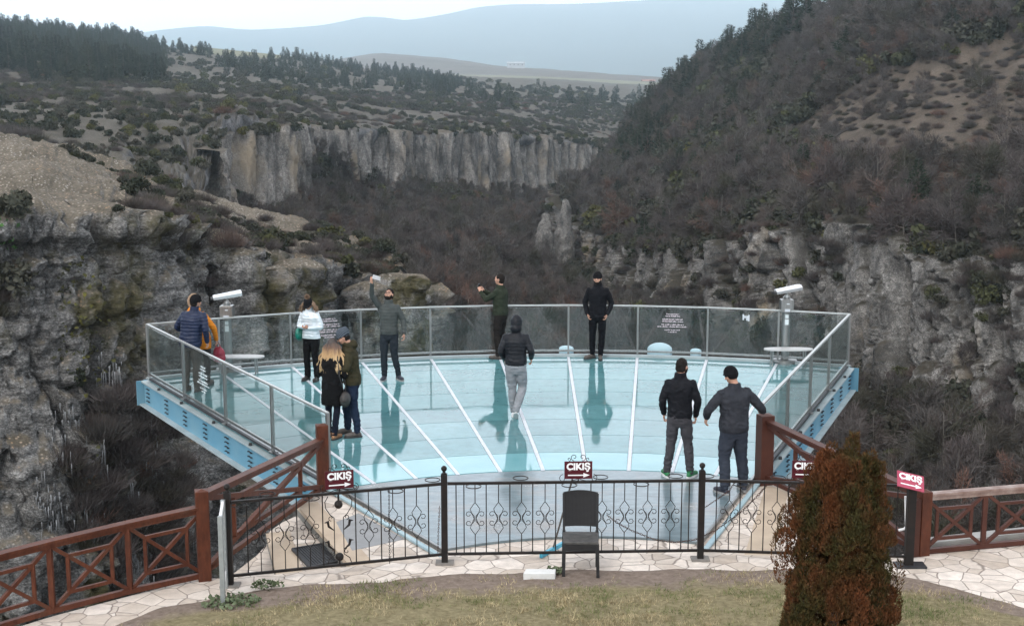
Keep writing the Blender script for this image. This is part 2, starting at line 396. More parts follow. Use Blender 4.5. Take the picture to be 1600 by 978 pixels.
rows.append([p + Vector((0, -1.5, -3.0)) for p in rows[-1]])
def dL(G, n, hz, s, u, v):
    w = np.clip((v - 0.8) / 1.0, 0.3, 1)
    amp = np.where(v < 4.9, 1.0, np.clip((6.0 - v), 0, 1))
    G = G.copy(); G[..., 2] += amp * w * (fbm(G * np.array([1, 1, 0.2]), 45, 4) * 3.0 + fbm(G, 9, 4, 0.6) * 1.4)
    rocky = np.clip((u - 2.2) / 1.5, 0, 1) * np.clip((6.6 - u) / 1, 0, 1) * np.clip((v - 4.0) / 0.6, 0, 1)
    b, off = buttress(s * 0.8 + G[..., 2] * 0.5, G[..., 2] * 0 + 1, 15, 3, 9)
    G[..., 2] += rocky * (b * 1.2 + off * 1.4 - 1.2)
    for size, seed_, amp_, ck in (((5, 5, 5), 31, 1.6, 0.9), ((2, 2, 2), 32, 0.7, 0.4)):
        cid, cr_ = blocks(G, size, seed_); G[..., 2] += rocky * (cid * amp_ - (1 - cr_) * ck)
    return G
gL = sheet('plateau', rows, [6, 24, 30, 34, 14, 18, 18, 16, 16, 28, 26, 22, 22, 14], [4, 24, 30, 34, 40, 4], M_SCRUB, dL)

# ---- far cliff band (K)
kcol = [300, 345, 400, 452, 470, 500, 550, 650, 750, 830, 920, 1050]
rimK = [(240, 200), (212, 218), (203, 232), (198, 244), (200, 272), (205, 290), (205, 325), (208, 365), (208, 405), (213, 440), (230, 485), (262, 530)]
baseK = [(345, 192), (345, 208), (352, 222), (352, 236), (262, 268), (282, 286), (296, 318), (308, 356), (308, 394), (318, 428), (310, 470), (312, 515)]
top = [at(x, y, Y) + Vector((0, 0, 0.4)) for x, (y, Y) in zip(kcol, rimK)]
bot = [at(x, y, Y) + Vector((0, 0, -1.5)) for x, (y, Y) in zip(kcol, baseK)]
rows = [[p + Vector((0, 6, -0.5)) for p in top], top, [p * 0.66 + q * 0.34 for p, q in zip(top, bot)], [p * 0.33 + q * 0.67 for p, q in zip(top, bot)], bot]
def dK(G, n, hz, s, u, v):
    f = band(v, 0.9, 4.2, 0.2)
    ampl = 1.0
    b, off = buttress(s + 0.7 * vnoise(G * np.array([0.2, 0.2, 0.1])), G[..., 2], 9, 3.2, 8.5, 14.0)
    G = G + hz * (f * 4 * fbm(G * np.array([1, 1, 0.3]), 24, 3))[..., None]
    c1, o1 = columns(s + 0.7 * vnoise(G * np.array([0.15, 0.15, 0.10])), 62, 3.2, 7.0, 1.2); c2, o2 = columns(s + 0.4 * vnoise(G * 0.3), 63, 1.2, 2.6, 0.3)
    G = G + hz * (f * (c1 * 5.4 - 5.0 + o1 * 3.4 + c2 * 0.8 + o2 * 0.6))[..., None]
    for size, seed_, amp_, ck in (((1.6, 1.6, 5), 6, 0.4, 0.25),):
        cid, cr_ = blocks(G, size, seed_); G = G + hz * (f * (cid * amp_ - (1 - cr_) * ck - amp_ * 0.5))[..., None]
    G = G + n * (fbm(G, 3, 4, 0.55) * 0.45)[..., None]
    # uneven rim
    G[..., 2] += np.clip(1.6 - v, 0, 0.6) * (off * 2.4 - 1.2)
    return G
gK = sheet('far_cliff', rows, [14, 50, 50, 14, 30, 42, 80, 80, 60, 60, 30], [4, 20, 20, 20], M_ROCK, dK)

# ---- wooded slope beneath the far cliff (V)
vcol = [300, 345, 400, 452, 470, 550, 650, 750, 830, 900, 960]
b0 = [(340, 195), (335, 212), (340, 226), (345, 240), (250, 276), (285, 322), (297, 360), (297, 400), (308, 434), (300, 470), (300, 500)]
b1 = [(400, 160), (410, 165), (415, 175), (410, 195), (350, 225), (350, 262), (348, 300), (345, 335), (342, 385), (325, 440), (312, 480)]
b2 = [(480, 140), (480, 142), (480, 148), (480, 160), (460, 175), (430, 200), (410, 235), (395, 275), (372, 340), (335, 425), (322, 470)]
b3 = [(640, 115), (640, 118), (640, 122), (640, 128), (620, 135), (600, 148), (560, 170), (460, 225), (395, 310), (345, 410), (330, 465)]
rows = [[at(x, y, Y) for x, (y, Y) in zip(vcol, b)] for b in (b0, b1, b2, b3)]
rows[0] = [p + Vector((0, 3, 1)) for p in rows[0]]
rows.append([p + Vector((2, -6, -8)) for p in rows[-1]])
def dV(G, n, hz, s, u, v):
    return G + n * (fbm(G, 22, 4) * 2.6 + fbm(G, 5, 3) * 0.7)[..., None]
gV = sheet('canyon_slope', rows, 14, [26, 26, 26, 8], M_WOODS, dV)

# ---- right hillside (R)
def row(l): return [at(*p) for p in l]
ridge = [(980, 215, 490), (1040, 165, 455), (1090, 125, 430), (1150, 92, 400), (1220, 62, 370), (1310, 18, 340), (1420, -60, 320), (1600, -150, 300), (1850, -230, 290)]
r1 = [(962, 245, 430), (1000, 225, 400), (1050, 205, 370), (1120, 190, 335), (1200, 180, 300), (1300, 150, 265), (1420, 105, 245), (1600, 60, 232), (1850, 20, 225)]
r2 = [(930, 285, 385), (960, 290, 350), (1010, 290, 315), (1080, 290, 275), (1170, 280, 240), (1290, 265, 210), (1420, 250, 196), (1600, 240, 188), (1850, 230, 180)]
rimR = [(885, 300, 348), (925, 355, 290), (990, 385, 245), (1060, 392, 222), (1180, 372, 195), (1310, 360, 172), (1440, 385, 155), (1600, 395, 145), (1850, 400, 138)]
rows = [[p + Vector((15, 60, -10)) for p in row(ridge)], row(ridge), row(r1), row(r2), row(rimR), [p + Vector((0, -0.5, -2.0)) for p in row(rimR)]]
def dR(G, n, hz, s, u, v):
    w = np.clip(5 - v, 0, 1)
    G = G + n * (fbm(G, 26, 4) * 3.2 * np.where(v < 3.9, 1, w) + fbm(G, 5, 3) * 0.8)[..., None]
    return G
gR = sheet('right_hillside', rows, [14, 16, 20, 24, 28, 28, 28, 16], [6, 26, 30, 34, 4], M_MEADOW, dR)
baseR = [(868, 425, 322), (915, 445, 268), (985, 470, 228), (1055, 490, 206), (1185, 525, 180), (1320, 570, 160), (1460, 605, 145), (1620, 640, 134), (1870, 700, 127)]
t0 = [p + Vector((0, 0.3, 0.3)) for p in row(rimR)]; b0_ = row(baseR)
rows = [[p + Vector((0, 6, 0)) for p in t0], t0, [p * 0.66 + q * 0.34 for p, q in zip(t0, b0_)], [p * 0.33 + q * 0.67 for p, q in zip(t0, b0_)], b0_, [p + Vector((0, 0, -3)) for p in b0_]]
def dK2(G, n, hz, s, u, v):
    hgt = (G[:, :, 2].max(0) - G[:, :, 2].min(0))[None, :]; q_ = np.clip(hgt / 17.0, 0.35, 1.0)
    f = band(v, 0.8, 4.6, 0.3) * q_
    b, off = buttress(s + 1.6 * vnoise(G * 0.15), G[..., 2], 21, 4.0, 11, 7.0)
    big = fbm(G * np.array([1, 1, 0.35]), 20, 3, 0.5, 9.0)
    G = G + hz * (f * (5.0 * big))[..., None]
    c1, o1 = columns(s + 1.6 * vnoise(G * np.array([0.1, 0.1, 0.12])), 64, 3.5, 9.0, 1.1); c2, o2 = columns(s + 0.8 * vnoise(G * 0.25), 65, 1.5, 3.4, 0.4)
    G = G + hz * (f * (c1 * 4.2 - 4.0 + o1 * 4.0 + c2 * 0.9 + o2 * 0.9))[..., None]
    for size, seed_, amp_, ck in (((4, 4, 7), 8, 1.5, 0.9), ((1.4, 1.4, 2.4), 9, 0.5, 0.3)):
        cid, cr_ = blocks(G, size, seed_); G = G + hz * (f * (cid * amp_ - (1 - cr_) * ck - amp_ * 0.4))[..., None]
    G = G + n * (fbm(G, 3, 4, 0.6) * 0.6)[..., None]
    G[..., 2] += q_ * np.clip(1.8 - v, 0, 0.8) * (o1 * 4.0 - 1.8)
    return G
gK2 = sheet('right_cliff', rows, [26, 36, 40, 60, 70, 70, 70, 40], [4, 30, 30, 30, 6], rock_soil_material('right_cliff_limestone', rock=((0.095, 0.092, 0.09), (0.32, 0.31, 0.295)), tan=0.45, soil=((0.04, 0.037, 0.028), (0.085, 0.075, 0.06)), nz0=0.55, nz1=0.85), dK2)
tb = [p + Vector((0, 3, 1.5)) for p in b0_]
tm = row([(835, 425, 300), (850, 500, 225), (880, 560, 185), (960, 620, 165), (1120, 680, 145), (1290, 740, 130), (1470, 780, 120), (1650, 800, 113), (1900, 850, 107)])
te = row([(790, 430, 265), (745, 520, 190), (720, 640, 150), (780, 760, 125), (960, 850, 112), (1200, 920, 105), (1450, 950, 100), (1700, 980, 95), (2000, 1000, 92)])
gV2 = sheet('canyon_slope', [tb, tm, te, [p + Vector((-6, -5, -9)) for p in te]], [18, 18, 20, 24, 28, 28, 24, 18], [36, 36, 8], M_WOODS, dV)

# ---- small rock pillars standing at the mouth of the side valley
def pillar(px, py_top, py_bot, Y, w, seed, label, blunt=False, mat=None):
    t = at(px, py_top, Y); b = at(px, py_bot, Y); H = t.z - b.z + 4
    n = 40; m = 36; V = []
    for i in range(m + 1):
        f = i / m
        for k in range(n):
            a = 2 * math.pi * k / n
            r = w * (0.25 + 0.75 * math.sqrt(min(1, (1 - f) * 2.2 + 0.02))) * (1 + 0.5 * (1 - f)) * (1 if i < m else 0.3)
            if blunt: r = w * (1 + 0.25 * (1 - f)) * (min(1, (1 - f) * 12) ** 0.5 * 0.8 + 0.2) * (1 + 0.10 * math.sin(f * H * 2.3 + seed))
            V.append((r * math.cos(a) + f * w * 0.2, r * 0.8 * math.sin(a), f * H))
    V = np.array(V); nn = V * np.array([1, 1, 0]); nn /= np.linalg.norm(nn, axis=1, keepdims=True) + 1e-6
    V = V + nn * (fbm(V, 3.5, 4, 0.6, seed)[:, None] * 1.3 + 0.35 * np.abs(vnoise(V * np.array([0.9, 0.9, 0.12]) + seed))[:, None])
    F = [(i * n + k, i * n + (k + 1) % n, (i + 1) * n + (k + 1) % n, (i + 1) * n + k) for i in range(m) for k in range(n)] + [tuple(m * n + k for k in range(n))]
    if blunt:
        c_, k_ = blocks(V, (1.6, 1.6, 1.1), seed); V = V + nn * (c_ * 0.8 - (1 - k_) * 0.35)[:, None]
    o = mesh_obj('rock_pillar', V, F, mat or M_CLIFFR, smooth=True, loc=(t.x, Y, b.z - 4))
    tag(o, label, 'rock pillar')
M_CLIFFR = bpy.data.materials['right_cliff_limestone']
pillar(850, 332, 400, 290, 1.6, 3.0, 'short blunt grey rock pillar left of the taller pillar in the canyon mouth')
pillar(882, 310, 425, 275, 1.35, 8.0, 'tall slender grey rock pillar standing in front of the right hillside')


pillar(570, 440, 570, 105, 1.15, 21.0, 'left column of the blunt rock bluff behind the selfie man', True, M_BED)
pillar(605, 427, 570, 106, 1.5, 25.0, 'middle column of the blunt rock bluff behind the selfie man', True, M_BED)
pillar(637, 430, 570, 105, 1.05, 33.0, 'right end column of the blunt rock bluff behind the selfie man', True, M_BED)
pillar(368, 388, 500, 89, 1.3, 41.0, 'blunt rock column above the left telescope', True, M_BED)
pillar(418, 418, 520, 91, 0.9, 47.0, 'small round topped rock column right of the left telescope', True, M_BED)
pillar(455, 404, 500, 97, 1.3, 53.0, 'blunt rock column behind the silver jacket woman', True, M_BED)

# ---- far plateau hill, field, mountains, valley floor
hcol = [430, 545, 600, 690, 800, 900, 1000, 1100, 1250]
h1 = [(112, 2400), (93, 2400), (86, 2400), (94, 2400), (104, 2300), (113, 2250), (121, 2200), (128, 2200), (133, 2200)]
h2 = [(120, 1900), (112, 1900), (110, 1900), (114, 1900), (121, 1850), (126, 1800), (131, 1800), (134, 1800), (138, 1800)]
h3 = [(135, 1350), (135, 1350), (135, 1350), (138, 1350), (140, 1320), (143, 1300), (146, 1300), (150, 1300), (155, 1300)]
rows = [[at(x, y, Y) + Vector((0, 600, -60)) for x, (y, Y) in zip(hcol, h1)]] + [[at(x, y, Y) for x, (y, Y) in zip(hcol, h)] for h in (h1, h2, h3)]
rows.append([p + Vector((0, -100, -30)) for p in rows[-1]])
def dH(G, n, hz, s, u, v):
    G = G.copy(); G[..., 2] += fbm(G * np.array([1, 1, 0]), 120, 4) * 5; return G
M_HILL = rock_soil_material('dry_hill_soil', soil=((0.12, 0.105, 0.092), (0.20, 0.175, 0.155)), nz0=-0.2, nz1=0.1, soilscale=0.02)
sheet('far_hill', rows, 14, [3, 14, 14, 3], M_HILL, dH)
# pale green field on the far plateau
M_FIELD = simple('winter_field', (0.13, 0.135, 0.075), (0.165, 0.155, 0.10), 0.02, 0.95)
f1 = row([(560, 128, 1180), (700, 122, 1500), (820, 124, 1580), (930, 129, 1600), (1010, 133, 1600), (1060, 136, 1600)])
f2 = row([(560, 131, 1150), (700, 133, 1180), (820, 137, 1200), (930, 142, 1220), (1010, 146, 1230), (1060, 150, 1230)])
sheet('field', [[p + Vector((0, 0, 3.5)) for p in f1], [p + Vector((0, 0, 3.5)) for p in f2], [p + Vector((0, -60, -14)) for p in f2]], 10, [8, 3], M_FIELD)
f1 = row([(300, 80, 870), (380, 88, 900), (450, 95, 930), (540, 106, 980)])
f2 = row([(300, 88, 780), (380, 96, 800), (450, 102, 830), (540, 113, 880)])
sheet('field', [[p + Vector((0, 0, 3.0)) for p in f1], [p + Vector((0, 0, 2.0)) for p in f2], [p + Vector((0, -40, -12)) for p in f2]], 10, [8, 3], M_FIELD)

M_MTN = simple('mountain_woods', (0.05, 0.06, 0.05), (0.09, 0.095, 0.08), 0.0017, 0.95)
mcol = [-900, -200, 130, 200, 260, 330, 400, 500, 545, 575, 605, 640, 700, 745, 800, 900, 1060, 1150, 1320, 1600, 2300]
my = [95, 85, 72, 60, 50, 44, 50, 44, 36, 30, 31, 34, 24, 14, 9, 8, 0, -4, -10, -22, -50]
rows = [[at(x, y, 8000) + Vector((0, 3000, -400)) for x, y in zip(mcol, my)], [at(x, y, 8000) for x, y in zip(mcol, my)],
        [at(x, y * 0.45 + 125 * 0.55, 6900) for x, y in zip(mcol, my)], [at(x, 140, 5500) for x in mcol], [at(x, 160, 4300) for x in mcol]]
def dM(G, n, hz, s, u, v):
    G = G.copy(); w = np.clip(v, 0, 1.5); G[..., 2] += fbm(G * np.array([1, 0.6, 0]), 1000, 5) * 60 * np.abs(w - 1).clip(0.06, 1); return G
sheet('mountains', rows, 10, [4, 14, 14, 8], M_MTN, dM)
# valley floor: one sheet out to the horizon, below everything
V = []; F = []
xs = [-16000, -3000, -600, -200, -60, 0, 60, 200, 600, 3000, 16000]; ys = [-3000, -600, -150, -30, 40, 120, 250, 500, 1200, 4000, 15000]
for y in ys:
    for x in xs: V.append((x, y, -40.0 if y < 700 else (-58.0 if y < 2000 else -120.0)))
for j in range(len(ys) - 1):
    for i in range(len(xs) - 1):
        a = j * len(xs) + i; F.append((a, a + 1, a + 1 + len(xs), a + len(xs)))
tag(mesh_obj('ground', V, F, M_WOODS), kind='structure')

# long pale building on the far hill, red roofed house behind the right ridge
def far_house(px, py, Y, w, d, h, roofcol, label):
    p = at(px, py, Y); t = empty('farm_building', p, 0.1, label, 'building')
    mb = MB(); mb.box((0, 0, h / 2 - 3), (w, d, h + 6)); mb.build('wall', simple('pale_render_wall', (0.40, 0.41, 0.43), (0.34, 0.35, 0.36), 0.3, 0.8), t)
    mb = MB(); V = [(-w / 2 - .5, -d / 2 - .8, h), (w / 2 + .5, -d / 2 - .8, h), (w / 2 + .5, d / 2 + .8, h), (-w / 2 - .5, d / 2 + .8, h), (-w / 2 - .5, 0, h + 2.2), (w / 2 + .5, 0, h + 2.2)]
    mb.add(V, [(0, 1, 5, 4), (2, 3, 4, 5), (0, 4, 3), (1, 2, 5), (3, 2, 1, 0)]); mb.build('roof', simple('roof_sheet', roofcol, None, 0.2, 0.6), t)
    for x in (-w * 0.35, -w * 0.12, w * 0.12, w * 0.35): mb = MB(); mb.box((x, -d / 2 - 0.05, h * 0.55), (w * 0.05, 0.1, h * 0.35)); mb.build('window', simple('dark_glass', (0.05, 0.06, 0.07), None, 1, 0.2), t)
far_house(806, 104.5, 2100, 26, 10, 5, (0.42, 0.44, 0.46), 'long pale low building on the crest of the far hill')
far_house(1013, 133, 1750, 16, 9, 4.5, (0.30, 0.14, 0.10), 'tiny pale building with a reddish roof just left of the right ridge')
# ================================================================ VEGETATION
def veg_mat(name, stops, rand_stops, rough=0.9):
    """colour from a noise inside the plant, times a hue picked per plant"""
    m, nt, bs = new_mat(name)
    n = noise_node(nt, 1.3, 3, 0.6)
    oi = N(nt, 'ShaderNodeObjectInfo')
    cr = ramp(nt, oi.outputs['Random'], rand_stops)
    v = ramp(nt, n.outputs[0], stops)
    nt.links.new(mix(nt, 1.0, mix(nt, 1.0, cr.outputs[0], v.outputs[0], 'MULTIPLY'), (0.66, 0.67, 0.70), 'MULTIPLY'), bs.inputs['Base Color'])
    bs.inputs['Roughness'].default_value = rough; bs.inputs['Specular IOR Level'].default_value = 0.1
    return m
M_TWIG = veg_mat('bare_twigs', [(0.3, 0.7), (0.7, 1.3)], [(0, (0.075, 0.068, 0.06)), (0.18, (0.14, 0.125, 0.115)), (0.36, (0.10, 0.082, 0.076)), (0.52, (0.085, 0.082, 0.055)), (0.68, (0.13, 0.105, 0.098)), (0.84, (0.17, 0.15, 0.135)), (0.95, (0.15, 0.105, 0.085)), (1, (0.21, 0.12, 0.09))])
M_TRUNK = simple('bare_bark', (0.09, 0.08, 0.07), (0.15, 0.135, 0.12), 3, 0.95, bmp=0.4, vscale=(4, 4, 1))
M_BUSH = veg_mat('evergreen_bush_leaves', [(0.3, 0.65), (0.7, 1.4)], [(0, (0.045, 0.052, 0.034)), (0.25, (0.075, 0.080, 0.056)), (0.5, (0.105, 0.098, 0.075)), (0.75, (0.065, 0.068, 0.046)), (0.93, (0.10, 0.105, 0.045)), (1, (0.14, 0.13, 0.05))])
M_PINE = veg_mat('pine_needles', [(0.3, 0.7), (0.7, 1.35)], [(0, (0.028, 0.042, 0.027)), (0.5, (0.036, 0.05, 0.03)), (1, (0.052, 0.062, 0.034))])

def slivers(C, D, L, Wd, rs):
    """thin triangles: base at C, along D (unit), length L, width Wd"""
    n = len(C); q = rs.normal(size=(n, 3)); side = np.cross(D, q); side /= np.linalg.norm(side, axis=1, keepdims=True) + 1e-9
    a = C - side * Wd[:, None] / 2; b = C + side * Wd[:, None] / 2; t = C + D * L[:, None]
    V = np.stack([a, b, t], 1).reshape(-1, 3); F = np.arange(n * 3).reshape(n, 3); return V, F
def quads(C, size, rs, up=0.3):
    n = len(C); a = rs.normal(size=(n, 3)); a /= np.linalg.norm(a, axis=1, keepdims=True); q = rs.normal(size=(n, 3)); q[:, 2] += up
    b = np.cross(a, q); b /= np.linalg.norm(b, axis=1, keepdims=True)
    s = size[:, None]; V = np.stack([C - a * s - b * s * 0.6, C + a * s - b * s * 0.3, C + a * s * 0.4 + b * s, C - a * s * 0.7 + b * s * 0.6], 1).reshape(-1, 3)
    return V, np.arange(n * 4).reshape(n, 4)
def join(parts):
    V = []; F = []; o = 0
    for v, f in parts: V.append(v); F.append(f + o); o += len(v)
    return np.concatenate(V), np.concatenate(F)

def bare_tree_geo(h, w, seed, ntw=1000):
    """trunk+limbs (tris) and twigs (tris) of a leafless tree"""
    rs = np.random.RandomState(seed); mb = MB(); C = []; D = []; Ls = []
    lean = rs.uniform(-0.08, 0.08, 2)
    top = np.array([lean[0] * h, lean[1] * h, h * 0.8])
    P = [np.array([0, 0, -0.5]), np.array([lean[0] * h * 0.2, 0, h * 0.22]), top * 0.6, top]
    mb.tube(P, [0.022 * h * 0.55, 0.018 * h * 0.55, 0.010 * h * 0.5, 0.003 * h], 5)
    tips = []
    for k in range(11):
        t = rs.uniform(0.10, 0.9); a = rs.uniform(0, 6.28); b = top * t; ln = w * rs.uniform(0.55, 1.0) * (1.05 - 0.55 * t)
        e = b + np.array([math.cos(a) * ln, math.sin(a) * ln, h * rs.uniform(0.08, 0.26)])
        mid = (b + e) / 2 + np.array([0, 0, -0.04 * h])
        mb.tube([b, mid, e], [0.011 * h * 0.6, 0.007 * h * 0.6, 0.002 * h], 4, cap=False); tips.append((b, mid, e))
    for k in range(ntw):
        b, m_, e = tips[rs.randint(len(tips))]; t = rs.beta(2.2, 1.1)
        p = (b + (m_ - b) * t * 2) if t < 0.5 else (m_ + (e - m_) * (t - 0.5) * 2)
        p = p + rs.normal(size=3) * 0.085 * w * np.array([1, 1, 0.9])
        d = (p - np.array([top[0] * 0.4, top[1] * 0.4, h * 0.35])); d = d / (np.linalg.norm(d) + 1e-6) + rs.normal(size=3) * 0.6 + np.array([0, 0, 0.15]); d /= np.linalg.norm(d)
        C.append(p); D.append(d); Ls.append(rs.uniform(0.35, 1.0) * 0.17 * h)
    tv, tf = slivers(np.array(C), np.array(D), np.array(Ls), rs.uniform(0.007, 0.014, len(C)) * h, rs)
    F3 = []
    for f in mb.f:
        for i in range(1, len(f) - 1): F3.append((f[0], f[i], f[i + 1]))
    return (np.array([tuple(p) for p in mb.v]), np.array(F3)), (tv, tf)
def bare_bush_geo(h, seed, n=700):
    rs = np.random.RandomState(seed); C = rs.normal(size=(n, 3)) * np.array([0.3, 0.3, 0.12]) * h; C[:, 2] = np.abs(C[:, 2])
    D = C * np.array([1, 1, 0.5]) / h + rs.normal(size=(n, 3)) * 0.3 + np.array([0, 0, 0.75]); D /= np.linalg.norm(D, axis=1, keepdims=True)
    return slivers(C, D, rs.uniform(0.3, 0.8, n) * h, rs.uniform(0.02, 0.04, n) * h, rs)
def bush_geo(h, seed, n=420):
    rs = np.random.RandomState(seed); cl = [(rs.uniform(-0.4, 0.4), rs.uniform(-0.4, 0.4), rs.uniform(0.25, 0.6), rs.uniform(0.25, 0.42)) for _ in range(6)]
    C = []
    for i in range(n):
        x, y, z, r = cl[rs.randint(6)]; d = rs.normal(size=3); d /= np.linalg.norm(d); rr = r * rs.uniform(0.6, 1.05)
        C.append((x + d[0] * rr, y + d[1] * rr, max(0.02, z + d[2] * rr * 0.85)))
    return quads(np.array(C) * h, rs.uniform(0.05, 0.11, n) * h, rs)
def pine_geo(h, w, seed, n=950):
    rs = np.random.RandomState(seed); mb = MB(); mb.tube([(0, 0, -0.5), (0, 0, h * 0.5), (0, 0, h * 0.97)], [0.02 * h, 0.014 * h, 0.003 * h], 5)
    F3 = []
    for f in mb.f:
        for i in range(1, len(f) - 1): F3.append((f[0], f[i], f[i + 1]))
    C = []; D = []; nl = 13
    for k in range(n):
        l = int(nl * rs.uniform(0, 1) ** 1.15); t = 0.07 + 0.93 * l / nl; rmax = w * (1 - t) ** 0.7 * (0.8 + 0.35 * math.sin(l * 7.1 + seed)) + 0.03 * w
        br = rs.randint(7); a = br * 6.283 / 7 + l * 0.8 + rs.normal() * 0.17; r = rmax * rs.uniform(0.12, 1) ** 0.7
        C.append((r * math.cos(a), r * math.sin(a), h * t - r * 0.18 + rs.normal() * 0.026 * h)); D.append((math.cos(a), math.sin(a), 0.25))
    C = np.array(C); D = np.array(D) + rs.normal(size=(n, 3)) * 0.35; D /= np.linalg.norm(D, axis=1, keepdims=True)
    return (np.array([tuple(p) for p in mb.v]), np.array(F3)), slivers(C, D, rs.uniform(0.06, 0.13, n) * h * (0.45 + 0.7 * (1 - C[:, 2] / h).clip(0, 1)), rs.uniform(0.03, 0.06, n) * h * (0.3 + 0.8 * (1 - C[:, 2] / h).clip(0, 1)), rs)

def two_mat(name, A, mA, B, mB_):
    V, F = join([A, B]); me = bpy.data.meshes.new(name)
    me.vertices.add(len(V)); me.vertices.foreach_set('co', V.astype(np.float32).ravel()); me.loops.add(len(F) * 3); me.loops.foreach_set('vertex_index', F.astype(np.int32).ravel())
    me.polygons.add(len(F)); me.polygons.foreach_set('loop_start', np.arange(0, len(F) * 3, 3, dtype=np.int32))
    me.materials.append(mA); me.materials.append(mB_); me.polygons.foreach_set('material_index', np.r_[np.zeros(len(A[1])), np.ones(len(B[1]))].astype(np.int32)); me.update(calc_edges=True); return me
def one_mesh(name, VF, mat):
    o = mesh_obj(name, VF[0], VF[1], mat); me = o.data; bpy.data.objects.remove(o); return me

PROTO = {}
G_ = [bare_tree_geo(h, w, sd, 1300) for h, w, sd in ((6.2, 3.2, 1), (5.4, 3.4, 2), (7, 3.4, 3), (4.6, 3.0, 4), (5.8, 3.6, 5), (6.6, 2.9, 6))]
PROTO['bare'] = [two_mat('leafless_tree', a, M_TRUNK, b, M_TWIG) for a, b in G_]
PROTO['bare_parts'] = [(one_mesh('trunk', a, M_TRUNK), one_mesh('crown', b, M_TWIG)) for a, b in G_]
PROTO['bbush'] = [one_mesh('leafless_bush', bare_bush_geo(2.2, s), M_TWIG) for s in (1, 2, 3)]
PROTO['bush'] = [one_mesh('evergreen_bush', bush_geo(2.0, s), M_BUSH) for s in (1, 2, 3, 4)]
G_ = [pine_geo(h, w, sd) for h, w, sd in ((7, 2.9, 1), (8, 3.0, 2), (6.0, 3.2, 3), (8.8, 3.0, 4))]
M_PBARK = simple('pine_bark', (0.035, 0.028, 0.022), (0.06, 0.045, 0.036), 4, 0.95)
PROTO['pine'] = [two_mat('pine_tree', a, M_PBARK, b, M_PINE) for a, b in G_]
PROTO['pine_parts'] = [(one_mesh('trunk', a, M_PBARK), one_mesh('crown', b, M_PINE)) for a, b in G_]

def project(P):
    P = np.asarray(P); dy = P[:, 1]; dz = P[:, 2] - CAMH
    f = dy * math.cos(PITCH) - dz * math.sin(PITCH); u = dy * math.sin(PITCH) + dz * math.cos(PITCH)
    return 800 + FPX * P[:, 0] / f, 489 - FPX * u / f, f

def scatter(Gt, n, seed, vr=(0, 99), ur=(0, 99), nzmin=0.35):
    """random points on a terrain sheet, uniform by area; returns positions"""
    G, U, Vp = Gt; rs = np.random.RandomState(seed)
    a = G[:-1, :-1]; b = G[:-1, 1:]; c = G[1:, 1:]; d = G[1:, :-1]
    cr_ = np.cross(b - a, d - a); ar = np.linalg.norm(cr_, axis=-1); nz_ = np.abs(cr_[..., 2]) / (ar + 1e-9)
    hor = np.abs(cr_[..., 2])
    m = (Vp[:-1, :-1] >= vr[0]) & (Vp[:-1, :-1] <= vr[1]) & (U[:-1, :-1] >= ur[0]) & (U[:-1, :-1] <= ur[1]) & (nz_ > nzmin)
    p = (ar * m).ravel(); 
    if p.sum() == 0: return np.zeros((0, 3))
    idx = rs.choice(len(p), n, p=p / p.sum())
    s, t = rs.rand(n, 1), rs.rand(n, 1); a = a.reshape(-1, 3)[idx]; b = b.reshape(-1, 3)[idx]; d = d.reshape(-1, 3)[idx]; c = c.reshape(-1, 3)[idx]
    P = a * (1 - s) * (1 - t) + b * s * (1 - t) + c * s * t + d * (1 - s) * t
    x, y, f = project(P); k = (x > -60) & (x < 1660) & (y > -60) & (y < 1040) & (f > 5)
    return P[k]

PL = []      # (kind, group key, pos, scale)
def put(kind, key, P, smin, smax, seed):
    rs = np.random.RandomState(seed)
    for p in P: PL.append((kind, key, p, rs.uniform(smin, smax)))
def inpoly(x, y, poly):
    r = np.zeros(len(x), bool); n = len(poly)
    for i in range(n):
        x1, y1 = poly[i]; x2, y2 = poly[(i + 1) % n]
        c = ((y1 > y) != (y2 > y)) & (x < (x2 - x1) * (y - y1) / (y2 - y1 + 1e-9) + x1); r ^= c
    return r
def where(P, poly): x, y, f = project(P); return P[inpoly(x, y, poly)]
def nse(P, sc, th, ofs=0.0): return P[fbm(P * np.array([1, 1, 0.5]), sc, 3, 0.5, ofs) > th]

# -- left plateau: scattered evergreen bushes, pine woods
P = scatter(gL, 12000, 1, (2.6, 5.0)); P = nse(P, 30, -0.16); put('bush', 'plateau', P[:4200], 0.3, 0.95, 1)
put('bbush', 'plateau', nse(scatter(gL, 5000, 2, (2.6, 5.0)), 30, -0.2, 4)[:1700], 0.3, 0.9, 2)
P = scatter(gL, 16000, 3, (0.9, 3.6))
w1 = where(P, [(-60, 20), (90, 45), (200, 60), (260, 95), (255, 128), (150, 132), (-60, 128)]); put('pine', 'left wood', w1[:900], 0.5, 1.15, 3)
w2 = where(P, [(150, 50), (330, 80), (340, 92), (200, 82)]); put('pine', 'ridge', w2[:80], 0.45, 0.95, 4)
w3 = where(P, [(330, 95), (460, 92), (560, 97), (640, 112), (740, 132), (760, 160), (640, 150), (560, 142), (440, 135), (350, 118)]); put('pine', 'middle wood', w3[:430], 0.4, 0.95, 5)
w4 = where(P, [(740, 140), (1010, 145), (1010, 178), (760, 180)]); put('pine', 'plateau pines', w4[:26], 0.6, 1.3, 6)
w5 = where(P, [(260, 95), (800, 130), (1000, 150), (1000, 190), (260, 170)]); put('bush', 'plateau', w5[:500], 0.8, 1.8, 7)
